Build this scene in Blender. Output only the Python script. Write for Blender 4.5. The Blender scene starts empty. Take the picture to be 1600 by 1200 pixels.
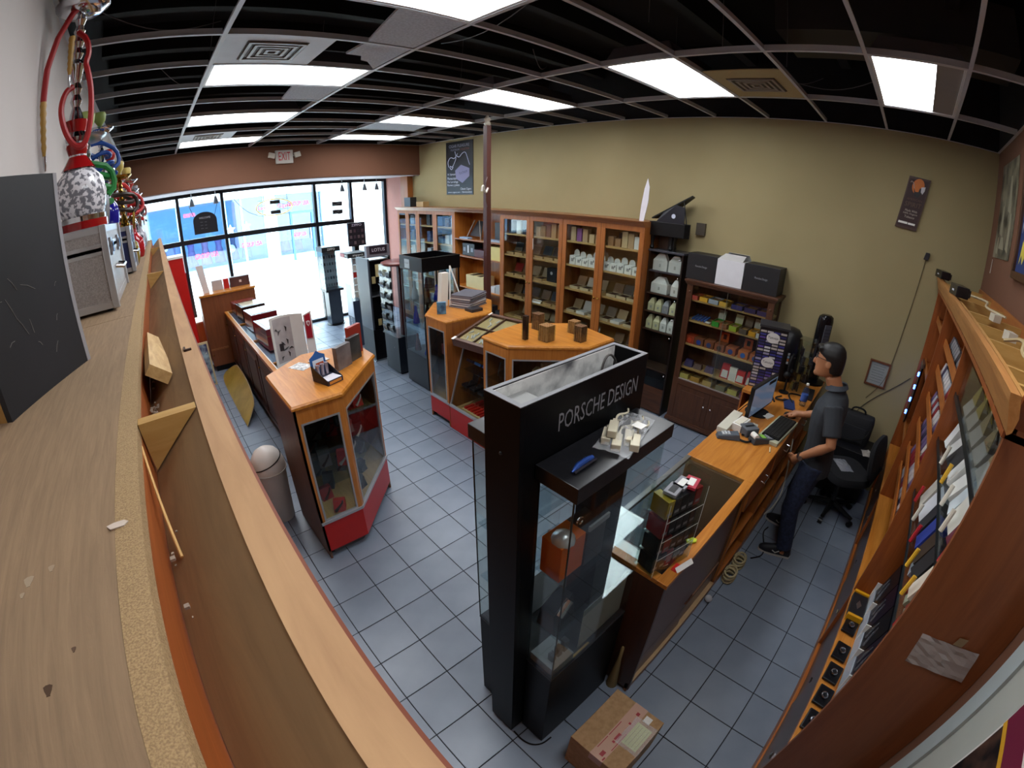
import bpy, bmesh, math, random
from mathutils import Vector, Matrix
random.seed(7)
PI = math.pi
scene = bpy.context.scene
COL = scene.collection

# ------------------------------------------------------------------ camera (wide fisheye lens)
CAM_Z = 2.6653
cd = bpy.data.cameras.new('camera'); cam = bpy.data.objects.new('camera', cd); COL.objects.link(cam)
cd.type = 'PANO'
cd.sensor_fit = 'HORIZONTAL'; cd.sensor_width = 36.0; cd.sensor_height = 27.0
for holder in (cd, getattr(cd, 'cycles', None)):
    try:
        holder.panorama_type = 'FISHEYE_LENS_POLYNOMIAL'
        holder.fisheye_fov = PI
        holder.fisheye_polynomial_k0 = 0.0
        holder.fisheye_polynomial_k1 = -0.06461232923
        holder.fisheye_polynomial_k2 = -0.00011411531
        holder.fisheye_polynomial_k3 = 4.78748375e-05
        holder.fisheye_polynomial_k4 = -1.5471199e-06
    except Exception:
        pass
cd.clip_start = 0.01; cd.clip_end = 200
cam.matrix_world = Matrix((( 0.7344954, 0.2732094, -0.6211869, 0.0),
                           (-0.6784890, 0.3131942, -0.6645013, 0.0),
                           ( 0.0130041, 0.9095417,  0.4154093, CAM_Z),
                           (0, 0, 0, 1)))
scene.camera = cam

# ------------------------------------------------------------------ world, sun, exposure
w = bpy.data.worlds.new('world'); scene.world = w; w.use_nodes = True
bg = w.node_tree.nodes['Background']; bg.inputs[0].default_value = (0.72, 0.86, 1.0, 1); bg.inputs[1].default_value = 8.0
sun = bpy.data.lights.new('sun', 'SUN'); sun.energy = 4.0; sun.angle = 0.02; sun.color = (1, 0.95, 0.88)
so = bpy.data.objects.new('sun', sun); COL.objects.link(so); so.rotation_euler = (math.radians(-32), math.radians(18), 0)
scene.view_settings.view_transform = 'Standard'; scene.view_settings.look = 'None'
scene.view_settings.gamma = 1.0; scene.view_settings.use_curve_mapping = False
scene.view_settings.exposure = 0.35
LAMP = 12.0            # brightness of the ceiling diffusers
scene.cycles.max_bounces = 10
scene.cycles.diffuse_bounces = 4
scene.cycles.glossy_bounces = 3
scene.cycles.transmission_bounces = 6
scene.cycles.transparent_max_bounces = 24
scene.cycles.caustics_reflective = False; scene.cycles.caustics_refractive = False
scene.cycles.sample_clamp_indirect = 6.0

# ------------------------------------------------------------------ materials
def lin(h):
    h = h.lstrip('#'); r = []
    for i in (0, 2, 4):
        c = int(h[i:i+2], 16) / 255
        r.append(c / 12.92 if c <= .04045 else ((c + .055) / 1.055) ** 2.4)
    return (*r, 1)
_m = {}
def mat(h, rough=.5, metal=0.0, emit=0.0, spec=.5):
    k = (h, rough, metal, emit, spec)
    if k in _m: return _m[k]
    m = bpy.data.materials.new('paint_' + h.strip('#')); m.use_nodes = True
    n = m.node_tree.nodes; b = n['Principled BSDF']
    b.inputs['Base Color'].default_value = lin(h); b.inputs['Roughness'].default_value = rough
    b.inputs['Metallic'].default_value = metal; b.inputs['Specular IOR Level'].default_value = spec
    if emit:
        b.inputs['Emission Color'].default_value = lin(h); b.inputs['Emission Strength'].default_value = emit
    else:
        # faint procedural unevenness of tone
        l = m.node_tree.links
        tc = n.new('ShaderNodeTexCoord'); nz = n.new('ShaderNodeTexNoise'); nz.inputs['Scale'].default_value = 9
        mr = n.new('ShaderNodeMapRange'); mr.inputs[3].default_value = .93; mr.inputs[4].default_value = 1.07
        hs = n.new('ShaderNodeHueSaturation'); hs.inputs['Color'].default_value = lin(h)
        l.new(tc.outputs['Object'], nz.inputs['Vector']); l.new(nz.outputs[0], mr.inputs[0])
        l.new(mr.outputs[0], hs.inputs['Value']); l.new(hs.outputs[0], b.inputs['Base Color'])
    _m[k] = m; return m
def wood(name, c1, c2, axis='z', scale=3.0, rough=.35, stretch=14, bump=.05, blotch=.0, blotch_col='#5a3b22'):
    if name in _m: return _m[name]
    m = bpy.data.materials.new(name); m.use_nodes = True
    n = m.node_tree.nodes; l = m.node_tree.links; b = n['Principled BSDF']
    tc = n.new('ShaderNodeTexCoord'); mp = n.new('ShaderNodeMapping')
    s = [stretch, stretch, stretch]; s['xyz'.index(axis)] = 1.0
    mp.inputs['Scale'].default_value = s
    nz = n.new('ShaderNodeTexNoise'); nz.inputs['Scale'].default_value = scale; nz.inputs['Detail'].default_value = 6
    nz.inputs['Roughness'].default_value = .6; nz.inputs['Distortion'].default_value = .6
    cr = n.new('ShaderNodeValToRGB'); cr.color_ramp.elements[0].color = lin(c1); cr.color_ramp.elements[1].color = lin(c2)
    cr.color_ramp.elements[0].position = .3; cr.color_ramp.elements[1].position = .72
    l.new(tc.outputs['Object'], mp.inputs[0]); l.new(mp.outputs[0], nz.inputs['Vector']); l.new(nz.outputs[0], cr.inputs[0])
    out = cr.outputs[0]
    if blotch:
        n2 = n.new('ShaderNodeTexNoise'); n2.inputs['Scale'].default_value = 2.2; n2.inputs['Detail'].default_value = 5
        r2 = n.new('ShaderNodeValToRGB'); r2.color_ramp.elements[0].position = .5; r2.color_ramp.elements[1].position = .75
        mx = n.new('ShaderNodeMixRGB'); mx.inputs[2].default_value = lin(blotch_col)
        ml = n.new('ShaderNodeMath'); ml.operation = 'MULTIPLY'; ml.inputs[1].default_value = blotch
        l.new(tc.outputs['Object'], n2.inputs['Vector']); l.new(n2.outputs[0], r2.inputs[0]); l.new(r2.outputs[0], ml.inputs[0])
        l.new(ml.outputs[0], mx.inputs[0]); l.new(out, mx.inputs[1]); out = mx.outputs[0]
    l.new(out, b.inputs['Base Color']); b.inputs['Roughness'].default_value = rough
    if bump:
        bp = n.new('ShaderNodeBump'); bp.inputs['Strength'].default_value = bump; bp.inputs['Distance'].default_value = .01
        l.new(nz.outputs[0], bp.inputs['Height']); l.new(bp.outputs[0], b.inputs['Normal'])
    _m[name] = m; return m
def speck(name, c1, c2, scale=120, rough=.6, bump=.1, lo=.35, hi=.65, detail=4, metal=0.0, spec=.5):
    if name in _m: return _m[name]
    m = bpy.data.materials.new(name); m.use_nodes = True
    n = m.node_tree.nodes; l = m.node_tree.links; b = n['Principled BSDF']
    tc = n.new('ShaderNodeTexCoord'); nz = n.new('ShaderNodeTexNoise'); nz.inputs['Scale'].default_value = scale; nz.inputs['Detail'].default_value = detail
    cr = n.new('ShaderNodeValToRGB'); cr.color_ramp.elements[0].color = lin(c1); cr.color_ramp.elements[1].color = lin(c2)
    cr.color_ramp.elements[0].position = lo; cr.color_ramp.elements[1].position = hi
    l.new(tc.outputs['Object'], nz.inputs['Vector']); l.new(nz.outputs[0], cr.inputs[0]); l.new(cr.outputs[0], b.inputs['Base Color'])
    b.inputs['Roughness'].default_value = rough; b.inputs['Metallic'].default_value = metal; b.inputs['Specular IOR Level'].default_value = spec
    if bump:
        bp = n.new('ShaderNodeBump'); bp.inputs['Strength'].default_value = bump; bp.inputs['Distance'].default_value = .005
        l.new(nz.outputs[0], bp.inputs['Height']); l.new(bp.outputs[0], b.inputs['Normal'])
    _m[name] = m; return m
def glass(name='clear_glass', tint='#f6faf9', refl=.55, base=.035):
    if name in _m: return _m[name]
    m = bpy.data.materials.new(name); m.use_nodes = True
    n = m.node_tree.nodes; l = m.node_tree.links; n.remove(n['Principled BSDF'])
    o = n['Material Output']; t = n.new('ShaderNodeBsdfTransparent'); t.inputs[0].default_value = lin(tint)
    g = n.new('ShaderNodeBsdfGlossy'); g.inputs['Roughness'].default_value = .02
    lw = n.new('ShaderNodeLayerWeight'); lw.inputs[0].default_value = .5
    p = n.new('ShaderNodeMath'); p.operation = 'POWER'; p.inputs[1].default_value = 4
    q = n.new('ShaderNodeMath'); q.operation = 'MULTIPLY_ADD'; q.inputs[1].default_value = refl; q.inputs[2].default_value = base
    mx = n.new('ShaderNodeMixShader')
    l.new(lw.outputs['Facing'], p.inputs[0]); l.new(p.outputs[0], q.inputs[0]); l.new(q.outputs[0], mx.inputs[0])
    l.new(t.outputs[0], mx.inputs[1]); l.new(g.outputs[0], mx.inputs[2]); l.new(mx.outputs[0], o.inputs[0])
    _m[name] = m; return m
def film():
    m = bpy.data.materials.new('crinkled_film'); m.use_nodes = True; n = m.node_tree.nodes; l = m.node_tree.links
    b = n['Principled BSDF']; b.inputs['Base Color'].default_value = (.8,.82,.85,1); b.inputs['Roughness'].default_value = .3
    t = n.new('ShaderNodeBsdfTransparent'); mx = n.new('ShaderNodeMixShader'); mx.inputs[0].default_value = .28
    l.new(t.outputs[0], mx.inputs[1]); l.new(b.outputs[0], mx.inputs[2]); l.new(mx.outputs[0], n['Material Output'].inputs[0]); return m
FILM = film()
GLASS = glass(); GLASS_T = glass('thin_plastic_film', '#f4f6f8', .6, .10); GLASS_B = glass('bluish_glass', '#ecf3f6', .6, .05)
SMOKE = glass('smoked_acrylic', '#b9b2b4', .6, .05)
ORANGE = wood('honey_wood', '#a4601c', '#c8853a', 'x', 2.5, .3, 12, .03)
ORANGE_Z = wood('honey_wood_upright', '#a05c1e', '#c07c38', 'z', 2.5, .35, 12, .03)
ORANGE_Y = wood('honey_wood_long', '#ab651d', '#cf8b3c', 'y', 2.5, .28, 12, .03)
CHERRY = wood('cherry_wood', '#84481c', '#a4652e', 'z', 2.5, .4, 12, .03)
CHERRY_Y = wood('cherry_wood_long', '#86502c', '#a06a40', 'y', 2.5, .35, 12, .03)
CHERRY_X = wood('cherry_wood_cross', '#86491c', '#a4622a', 'x', 2.5, .4, 12, .03)
WALNUT = wood('dark_walnut', '#3a2114', '#54331f', 'z', 3, .4, 12, .04)
WALNUT_Y = wood('dark_walnut_long', '#3a2114', '#573521', 'y', 3, .4, 12, .04)
TANWOOD = wood('tan_shelf_wood', '#a07c4a', '#b8945c', 'y', 3, .5, 10, .03)
PLYTOP = wood('dusty_plywood', '#82694f', '#997d5f', 'y', 9, .8, 14, .10, .45, '#7a6550')
PARTICLE = speck('particle_board', '#8f7350', '#b09268', 500, .85, .3)
CROWNTOP = wood('raw_crown_edge', '#a9805a', '#c0976c', 'y', 4, .75, 9, .08, .35, '#8a5f38')
CROWNBACK = wood('raw_crown_back', '#8a6c4a', '#a5835a', 'y', 4, .8, 8, .06, .3, '#6b5236')
STAINED = wood('stained_strip', '#8f481c', '#aa5c28', 'y', 4, .5, 10, .04)
BLACK = mat('#060608', .3, 0, 0, .3); BLACKM = mat('#08080a', .6, 0, 0, .3); NAVY = mat('#1b2029', .35, 0, 0, .4)
CHROME = mat('#c8c8cc', .12, 1.0); STEEL = mat('#a9acb2', .3, 1.0); BRASS = mat('#a8843a', .25, 1.0)
WHITE = mat('#e4e2dc', .5); CREAM = mat('#d3cca6', .6); SILVER = mat('#b6b6b8', .35, .6)
RED = mat('#a3160f', .35); REDK = mat('#b3170f', .3)

# ------------------------------------------------------------------ mesh helpers
class MB:
    def __init__(s): s.v = []; s.f = []; s.smooth = False
    def mark(s): return len(s.v)
    def box(s, x0, x1, y0, y1, z0, z1):
        i = len(s.v)
        s.v += [(x0,y0,z0),(x1,y0,z0),(x1,y1,z0),(x0,y1,z0),(x0,y0,z1),(x1,y0,z1),(x1,y1,z1),(x0,y1,z1)]
        s.f += [tuple(i+k for k in q) for q in ((0,3,2,1),(4,5,6,7),(0,1,5,4),(1,2,6,5),(2,3,7,6),(3,0,4,7))]
        return s
    def hexa(s, b, t):                       # 4 bottom points, 4 top points
        i = len(s.v); s.v += list(b) + list(t)
        s.f += [tuple(i+k for k in q) for q in ((0,3,2,1),(4,5,6,7),(0,1,5,4),(1,2,6,5),(2,3,7,6),(3,0,4,7))]
        return s
    def prism(s, poly, z0, z1, poly2=None):
        i = len(s.v); n = len(poly); p2 = poly2 or poly
        s.v += [(x,y,z0) for x,y in poly] + [(x,y,z1) for x,y in p2]
        s.f += [tuple(i+n-1-k for k in range(n)), tuple(i+n+k for k in range(n))]
        s.f += [(i+k, i+(k+1)%n, i+n+(k+1)%n, i+n+k) for k in range(n)]
        return s
    def extr(s, pts, d):                     # planar polygon of 3D points swept along vector d
        i = len(s.v); n = len(pts)
        s.v += [tuple(p) for p in pts] + [(p[0]+d[0], p[1]+d[1], p[2]+d[2]) for p in pts]
        s.f += [tuple(i+n-1-k for k in range(n)), tuple(i+n+k for k in range(n))]
        s.f += [(i+k, i+(k+1)%n, i+n+(k+1)%n, i+n+k) for k in range(n)]
        return s
    def lathe(s, c, prof, n=18):
        i = len(s.v); m = len(prof)
        for r, z in prof:
            for k in range(n):
                a = 2*PI*k/n; s.v.append((c[0]+r*math.cos(a), c[1]+r*math.sin(a), c[2]+z))
        for j in range(m-1):
            for k in range(n):
                s.f.append((i+j*n+k, i+j*n+(k+1)%n, i+(j+1)*n+(k+1)%n, i+(j+1)*n+k))
        s.f.append(tuple(i+n-1-k for k in range(n))); s.f.append(tuple(i+(m-1)*n+k for k in range(n)))
        s.smooth = True
        return s
    def cyl(s, c, r, h, n=14): return s.lathe(c, [(r,0),(r,h)], n)
    def rod(s, a, b, r, n=8, r2=None): return s.tube([a, b], r, n, r2)
    def tube(s, pts, r, n=8, r2=None):
        pts = [Vector(p) for p in pts]; i = len(s.v); m = len(pts); up = None
        for j, p in enumerate(pts):
            t = (pts[min(j+1,m-1)] - pts[max(j-1,0)]).normalized()
            if up is None: up = t.orthogonal().normalized()
            else:
                up = (up - t*up.dot(t))
                up = up.normalized() if up.length > 1e-6 else t.orthogonal().normalized()
            sd = t.cross(up); rr = r if not isinstance(r, (list,tuple)) else r[j]
            if r2 is not None: rr = r + (r2-r)*j/(m-1)
            for k in range(n):
                a = 2*PI*k/n; q = p + up*math.cos(a)*rr + sd*math.sin(a)*rr; s.v.append(tuple(q))
        for j in range(m-1):
            for k in range(n):
                s.f.append((i+j*n+k, i+j*n+(k+1)%n, i+(j+1)*n+(k+1)%n, i+(j+1)*n+k))
        s.f.append(tuple(i+n-1-k for k in range(n))); s.f.append(tuple(i+(m-1)*n+k for k in range(n)))
        s.smooth = True
        return s
    def ball(s, c, r, n=12, sz=1.0):
        return s.lathe(c, [(max(1e-4, r*math.sin(PI*j/8)), -r*sz*math.cos(PI*j/8)) for j in range(9)], n)
    def loft(s, rings):                      # rings: lists of points, equal count
        i = len(s.v); n = len(rings[0])
        for rg in rings: s.v += [tuple(p) for p in rg]
        for j in range(len(rings)-1):
            for k in range(n):
                s.f.append((i+j*n+k, i+j*n+(k+1)%n, i+(j+1)*n+(k+1)%n, i+(j+1)*n+k))
        s.f.append(tuple(i+n-1-k for k in range(n))); s.f.append(tuple(i+(len(rings)-1)*n+k for k in range(n)))
        s.smooth = True
        return s
    def xf(s, i0, M):
        for k in range(i0, len(s.v)): s.v[k] = tuple(M @ Vector(s.v[k]))
        return s
    def rot(s, i0, ang, c=(0,0,0), axis='Z'):
        return s.xf(i0, Matrix.Translation(c) @ Matrix.Rotation(ang, 4, axis) @ Matrix.Translation(-Vector(c)))
    def mesh(s, name, off=(0,0,0)):
        me = bpy.data.meshes.new(name)
        me.from_pydata([(a-off[0], b-off[1], c-off[2]) for a,b,c in s.v], [], s.f)
        bm = bmesh.new(); bm.from_mesh(me); bmesh.ops.recalc_face_normals(bm, faces=bm.faces); bm.to_mesh(me); bm.free()
        if s.smooth:
            me.polygons.foreach_set('use_smooth', [True]*len(me.polygons))
            try: me.set_sharp_from_angle(angle=math.radians(40))
            except Exception: pass
        return me
OFF = {}
def tagp(o, label=None, cat=None, group=None, kind=None):
    if label: o['label'] = label
    if cat: o['category'] = cat
    if group: o['group'] = group
    if kind: o['kind'] = kind
    return o
def thing(name, label, cat, loc=(0,0,0), group=None, rotz=0):
    o = bpy.data.objects.new(name, None); COL.objects.link(o); o.empty_display_size = .05
    o.location = loc; o.rotation_euler = (0,0,rotz); OFF[o] = tuple(loc)
    return tagp(o, label, cat, group)
def part(name, mb, m, parent, bev=0, label=None, kind=None, local=False):
    off = (0,0,0) if local else OFF.get(parent, (0,0,0))
    me = mb.mesh(name, off); me.materials.append(m)
    o = bpy.data.objects.new(name, me); COL.objects.link(o); o.parent = parent; OFF[o] = off
    if bev:
        b = o.modifiers.new('bevel', 'BEVEL'); b.width = bev; b.segments = 2; b.limit_method = 'ANGLE'
    return tagp(o, label, None, None, kind)
def single(name, mb, m, label, cat, group=None, bev=0, kind=None):
    xs = [v[0] for v in mb.v]; ys = [v[1] for v in mb.v]; zs = [v[2] for v in mb.v]
    off = ((min(xs)+max(xs))/2, (min(ys)+max(ys))/2, min(zs))
    me = mb.mesh(name, off); me.materials.append(m)
    o = bpy.data.objects.new(name, me); COL.objects.link(o); o.location = off; OFF[o] = off
    if bev:
        b = o.modifiers.new('bevel', 'BEVEL'); b.width = bev; b.segments = 2; b.limit_method = 'ANGLE'
    return tagp(o, label, cat, group, kind)
def struct(name, mb, m, label=None, parent=None):
    me = mb.mesh(name); me.materials.append(m)
    o = bpy.data.objects.new(name, me); COL.objects.link(o); OFF[o] = (0,0,0)
    if parent: o.parent = parent
    else:
        o['kind'] = 'structure'
        if label: o['label'] = label
    return o
def dup(root, loc, label=None, group=None, rotz=None):
    r = root.copy(); COL.objects.link(r); r.location = loc; OFF[r] = tuple(loc)
    if rotz is not None: r.rotation_euler = (0,0,rotz)
    if label: r['label'] = label
    if group: r['group'] = group
    for ch in list(root.children):
        c = ch.copy(); COL.objects.link(c); c.parent = r
        for g in ch.children:
            d = g.copy(); COL.objects.link(d); d.parent = c
    return r
def text(s, origin, right, up, h, m, parent, w=None, name='lettering', depth=.002, top=False, mirror=False):
    cu = bpy.data.curves.new('t', 'FONT'); cu.body = s; cu.resolution_u = 2
    ob = bpy.data.objects.new('t', cu)
    me = ob.to_mesh(); vs = [v.co.copy() for v in me.vertices]; fs = [tuple(p.vertices) for p in me.polygons]
    ob.to_mesh_clear(); bpy.data.objects.remove(ob); bpy.data.curves.remove(cu)
    x0 = min(v.x for v in vs); x1 = max(v.x for v in vs); y0 = min(v.y for v in vs); y1 = max(v.y for v in vs)
    sy = h/(y1-y0); sx = sy if w is None else w/(x1-x0)
    R = Vector(right).normalized(); U = Vector(up).normalized(); N = R.cross(U); O = Vector(origin)
    mb = MB()
    mb.v = [tuple(O + R*((v.x-(x0+x1)/2)*sx) + U*((v.y-(y0+y1)/2)*sy) + N*depth) for v in vs]; mb.f = fs
    off = OFF.get(parent, (0,0,0))
    me = bpy.data.meshes.new(name); me.from_pydata([(a-off[0], b-off[1], c-off[2]) for a,b,c in mb.v], [], mb.f)
    me.materials.append(m); o = bpy.data.objects.new(name, me); COL.objects.link(o); o.parent = parent; OFF[o] = off
    if h < .06: o['kind'] = 'stuff'
    return o
ORD = ['first','second','third','fourth','fifth','sixth','seventh','eighth','ninth','tenth','eleventh','twelfth','thirteenth','fourteenth','fifteenth','sixteenth','seventeenth','eighteenth','nineteenth','twentieth']
# ================================================================== THE ROOM
XL, XR, YB, YF, YS, CE, DECK = -0.43, 5.03, -0.82, 8.25, 9.65, 3.652, 4.5
def wallpaint(name, h, h2, scale=1.2):
    return speck(name, h, h2, scale, .85, .02, .3, .7)
W_L = wallpaint('pale_wall_paint', '#c2bab6', '#cdc6c2'); W_K = wallpaint('khaki_wall_paint', '#948660', '#9c8e68')
W_B = wallpaint('brown_wall_paint', '#6c4733', '#744d38')
struct('wall_left', MB().box(XL-.1, XL, YB-.1, YS+.1, -.06, DECK), W_L)
struct('wall_right', MB().box(XR, XR+.1, YB-.1, 8.55, -.06, DECK), W_K)
struct('wall_back', MB().box(XL, XR, YB-.1, YB, -.06, DECK), W_B)
struct('wall_front', MB().box(XL, XR, YF, YS+.1, 3.05, DECK), W_B)
struct('trim_1', MB().box(XL, XR, YF+.02, YS-.05, 3.035, 3.05), mat('#b9b4bd', .7))
struct('wall_return', MB().box(4.93, XR+.1, 8.85, YS+.1, 0, 3.035), mat('#a8746a', .8))
struct('trim_2', MB().box(4.90, XR+.02, 8.55, 8.85, 0, 3.035), CHERRY)
# floor: recessed grout bed with square tiles laid on it
FX, FY, T = 1.0372, 2.5635, 0.3048
fm = speck('grout', '#12151a', '#1a1e24', 30, .9, 0)
floor = struct('floor', MB().box(XL, XR, YB, YS, -.06, -.004), fm)
TILE = speck('glazed_floor_tile', '#707a89', '#7d8796', 3.0, .32, .01, .3, .7)
g = .0065
def tile_mesh():
    a = T/2-g/2; mb = MB(); mb.prism([(-a,-a),(a,-a),(a,a),(-a,a)], -.010, -.0012)
    b = a-.0012; mb.prism([(-a,-a),(a,-a),(a,a),(-a,a)], -.0012, 0, [(-b,-b),(b,-b),(b,b),(-b,b)])
    return mb
tm = tile_mesh().mesh('floor_tile'); tm.materials.append(TILE)
hide = [(.84,1.42,3.6,7.9),(2.6,3.5,2.9,4.6),(4.62,5.03,1.13,9),(1.45,4.9,.5,.92),(1.33,5.03,-.82,-.42),(2.92,3.5,4.82,5.35),(.6,1.3,2.8,3.6),(.9,1.4,.65,1.1)]
tiles = []
for i in range(-6, 15):
    for j in range(-13, 26):
        x0, x1 = FX+i*T, FX+(i+1)*T; y0, y1 = FY+j*T, FY+(j+1)*T
        if x1 < XL or x0 > XR or y1 < YB or y0 > YS: continue
        cx, cy = (x0+x1)/2, (y0+y1)/2
        full = x0 > XL and x1 < XR and y0 > YB and y1 < YS
        d2 = cx*cx+cy*cy+CAM_Z**2; sc = CAM_Z/d2**1.5
        if cx < .28 or any(a < cx < b and c < cy < d for a,b,c,d in hide) or not full or cy < -.45: sc *= .01
        tiles.append((sc, max(x0,XL), min(x1,XR), max(y0,YB), min(y1,YS), full))
tiles.sort(reverse=True)
rest = MB()
n = 0
for sc, x0, x1, y0, y1, full in tiles:
    if full and n < 300:
        o = bpy.data.objects.new('floor_tile', tm); COL.objects.link(o); o.parent = floor; o.location = ((x0+x1)/2, (y0+y1)/2, 0); n += 1
    else: rest.box(x0+g/2, x1-g/2, y0+g/2, y1-g/2, -.010, 0)
o = struct('floor_tile_field', rest, TILE, parent=floor); o['kind'] = 'stuff'

# ---------------------------------------------------------------- open ceiling with suspended grid
ceiling = struct('ceiling', MB().box(XL-.1, XR+.1, YB-.1, YF, DECK, DECK+.1), speck('plenum_deck', '#03040a', '#080a14', 6, .95, 0))
TB = mat('#b9bcc2', .5); GX = [0.43, 1.649, 2.868, 4.087]
def ky(k): return 2.1448 + .6096*k
def tbar(name, x0, x1, y0, y1, along, m=TB):
    mb = MB(); mb.box(x0, x1, y0, y1, CE-.004, CE)
    if along == 'y': c = (x0+x1)/2; mb.box(c-.003, c+.003, y0, y1, CE, CE+.04)
    else: c = (y0+y1)/2; mb.box(x0, x1, c-.003, c+.003, CE, CE+.035)
    return struct(name, mb, m, parent=ceiling)
for x in GX: tbar('main_runner', x-.014, x+.014, YB, YF, 'y')
KS = [k for k in range(-6, 11) if YB+.05 < ky(k) < YF-.02]
gx = [XL] + GX + [XR]
for k in KS:
    for a, b in zip(gx, gx[1:]):
        tbar('cross_tee', a+(.014 if a in GX else 0), b-(.014 if b in GX else 0), ky(k)-.012, ky(k)+.012, 'x')
PLN = speck('plenum_wall', '#04050a', '#0b0c14', 5, .95, 0)
for nm_, a_ in (('plenum_wall',(XL,XL+.006,YB,YF)),('plenum_wall',(XR-.006,XR,YB,YF)),('plenum_wall',(XL,XR,YF-.006,YF)),('plenum_wall',(XL,XR,YB,YB+.006))): struct(nm_, MB().box(*a_,CE+.002,DECK), PLN, parent=ceiling)
struct('wall_angle', MB().box(XL, XL+.024, YB, YF, CE-.004, CE).box(XR-.024, XR, YB, YF, CE-.004, CE).box(XL, XR, YF-.024, YF, CE-.004, CE).box(XL, XR, YB, YB+.024, CE-.004, CE), TB, parent=ceiling)
# joists and ducts up in the dark plenum
dk = mat('#07070a', .9)
for i in range(9): struct('joist', MB().box(XL, XR, -.3+i*1.0, -.2+i*1.0, DECK-.28, DECK), dk, parent=ceiling)
struct('duct', MB().box(3.35, 4.0, YB+.1, 1.0, 3.98, 4.35), mat('#2a2628', .6), parent=ceiling)
wm = mat('#5c5a5e', .6)
random.seed(3)
for (x0,y0,x1,y1,sag) in [(-.35,2.7,.55,3.0,.05),(-.35,3.0,.5,3.4,.12),(.1,4.4,.6,5.2,.1),(1.9,1.5,2.3,3.4,.15),(4.2,.2,4.8,1.2,.12),(4.3,1.3,4.6,.9,.1),(3.0,3.0,3.5,3.3,.1)]:
    pts = [(x0+(x1-x0)*t/10, y0+(y1-y0)*t/10, 3.98-sag*math.sin(PI*t/10)) for t in range(11)]
    struct('loose_wire', MB().tube(pts, .004, 5), wm, parent=ceiling)
for (x,y) in [(1.65,2.45),(2.87,1.2),(4.09,.3),(4.09,2.2),(2.87,3.9),(1.65,4.6),(.43,3.4),(2.3,1.4),(3.3,.9)]:
    struct('hanger_wire', MB().rod((x,y,CE+.03),(x+.05,y,DECK), .0025, 5), wm, parent=ceiling)
# ceiling lights: recessed fluorescent troffers
DIFF = bpy.data.materials.new('lit_diffuser'); DIFF.use_nodes = True
_n = DIFF.node_tree.nodes; _b = _n['Principled BSDF']; _b.inputs['Base Color'].default_value = (.9,.9,.9,1)
_b.inputs['Emission Color'].default_value = (.94, .97, 1, 1); _b.inputs['Emission Strength'].default_value = LAMP
DIM = DIFF.copy(); DIM.node_tree.nodes['Principled BSDF'].inputs['Emission Strength'].default_value = LAMP*.45
HOUS = mat('#5d5a60', .5, .3)
def troffer(xi, k, label, lit=(0,1)):
    x0, x1, y0, y1 = GX[xi]+.016, GX[xi+1]-.016, ky(k)+.014, ky(k+1)-.014
    t = thing('ceiling_light', label, 'ceiling light', ((x0+x1)/2, (y0+y1)/2, CE), 'fluorescent ceiling lights in the grid')
    h = MB()
    h.hexa([(x0,y0,CE+.03),(x1,y0,CE+.03),(x1,y1,CE+.03),(x0,y1,CE+.03)], [(x0+.03,y0+.06,CE+.14),(x1-.03,y0+.06,CE+.14),(x1-.03,y1-.06,CE+.14),(x0+.03,y1-.06,CE+.14)])
    part('housing', h, HOUS, t)
    f = MB(); e = .018
    f.box(x0,x1,y0,y0+e,CE,CE+.03).box(x0,x1,y1-e,y1,CE,CE+.03).box(x0,x0+e,y0+e,y1-e,CE,CE+.03).box(x1-e,x1,y0+e,y1-e,CE,CE+.03)
    part('frame', f, mat('#d8d8d8', .4), t)
    L0 = y0+e+(y1-y0-2*e)*lit[0]; L1 = y0+e+(y1-y0-2*e)*lit[1]
    part('diffuser', MB().box(x0+e,x1-e,L0,L1,CE+.008,CE+.012), DIFF if lit == (0,1) else DIM, t, label='glowing white diffuser')
    if lit != (0,1):
        part('dark_diffuser', MB().box(x0+e,x1-e,y0+e,L0,CE+.008,CE+.012), mat('#8d8a8a', .5), t, label='unlit grey half of the diffuser')
troffer(0, -1, 'bright ceiling light at the top edge, nearest above the shelf')
troffer(0, -4, 'ceiling light straight above the plywood cabinet top, out of frame')
troffer(0, 2, 'bright ceiling light beside the square air vent, above the wooden counter')
troffer(0, 5, 'ceiling light in the left row, second from the brown header')
troffer(0, 8, 'ceiling light in the left row closest to the brown header')
troffer(2, 2, 'ceiling light behind the tip of the brown post')
troffer(2, 5, 'ceiling light in the middle row, second from the brown header')
troffer(2, 8, 'ceiling light in the middle row closest to the brown header')
troffer(2, -1, 'ceiling light beside the stained yellowish vent tile')
troffer(2, -4, 'half-lit ceiling light above the desk near the khaki wall', (.30,1))
# air vents
def vent(x0, x1, y0, y1, m, label, cm):
    t = thing('air_vent', label, 'air vent', ((x0+x1)/2, (y0+y1)/2, CE))
    part('panel', MB().box(x0,x1,y0,y1,CE,CE+.008), m, t)
    cx, cy = (x0+x1)/2, (y0+y1)/2; a = .19
    part('grille', MB().box(cx-a,cx+a,cy-a,cy+a,CE-.004,CE), cm, t)
    mm = mat('#8a7f78', .5)
    for i in range(4):
        r0, r1 = a-.01-i*.045, a-.03-i*.045
        mb = MB(); z0, z1 = CE-.012, CE-.004
        mb.box(cx-r0,cx+r0,cy-r0,cy-r1,z0,z1).box(cx-r0,cx+r0,cy+r1,cy+r0,z0,z1).box(cx-r0,cx-r1,cy-r1,cy+r1,z0,z1).box(cx+r1,cx+r0,cy-r1,cy+r1,z0,z1)
        part('louvre', mb, mm, t)
vent(GX[0]+.016, GX[0]+.68, ky(1)+.014, ky(2)-.014, mat('#c9cfd8', .6), 'square white air vent in the ceiling grid', mat('#3a2f2a', .7))
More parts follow.
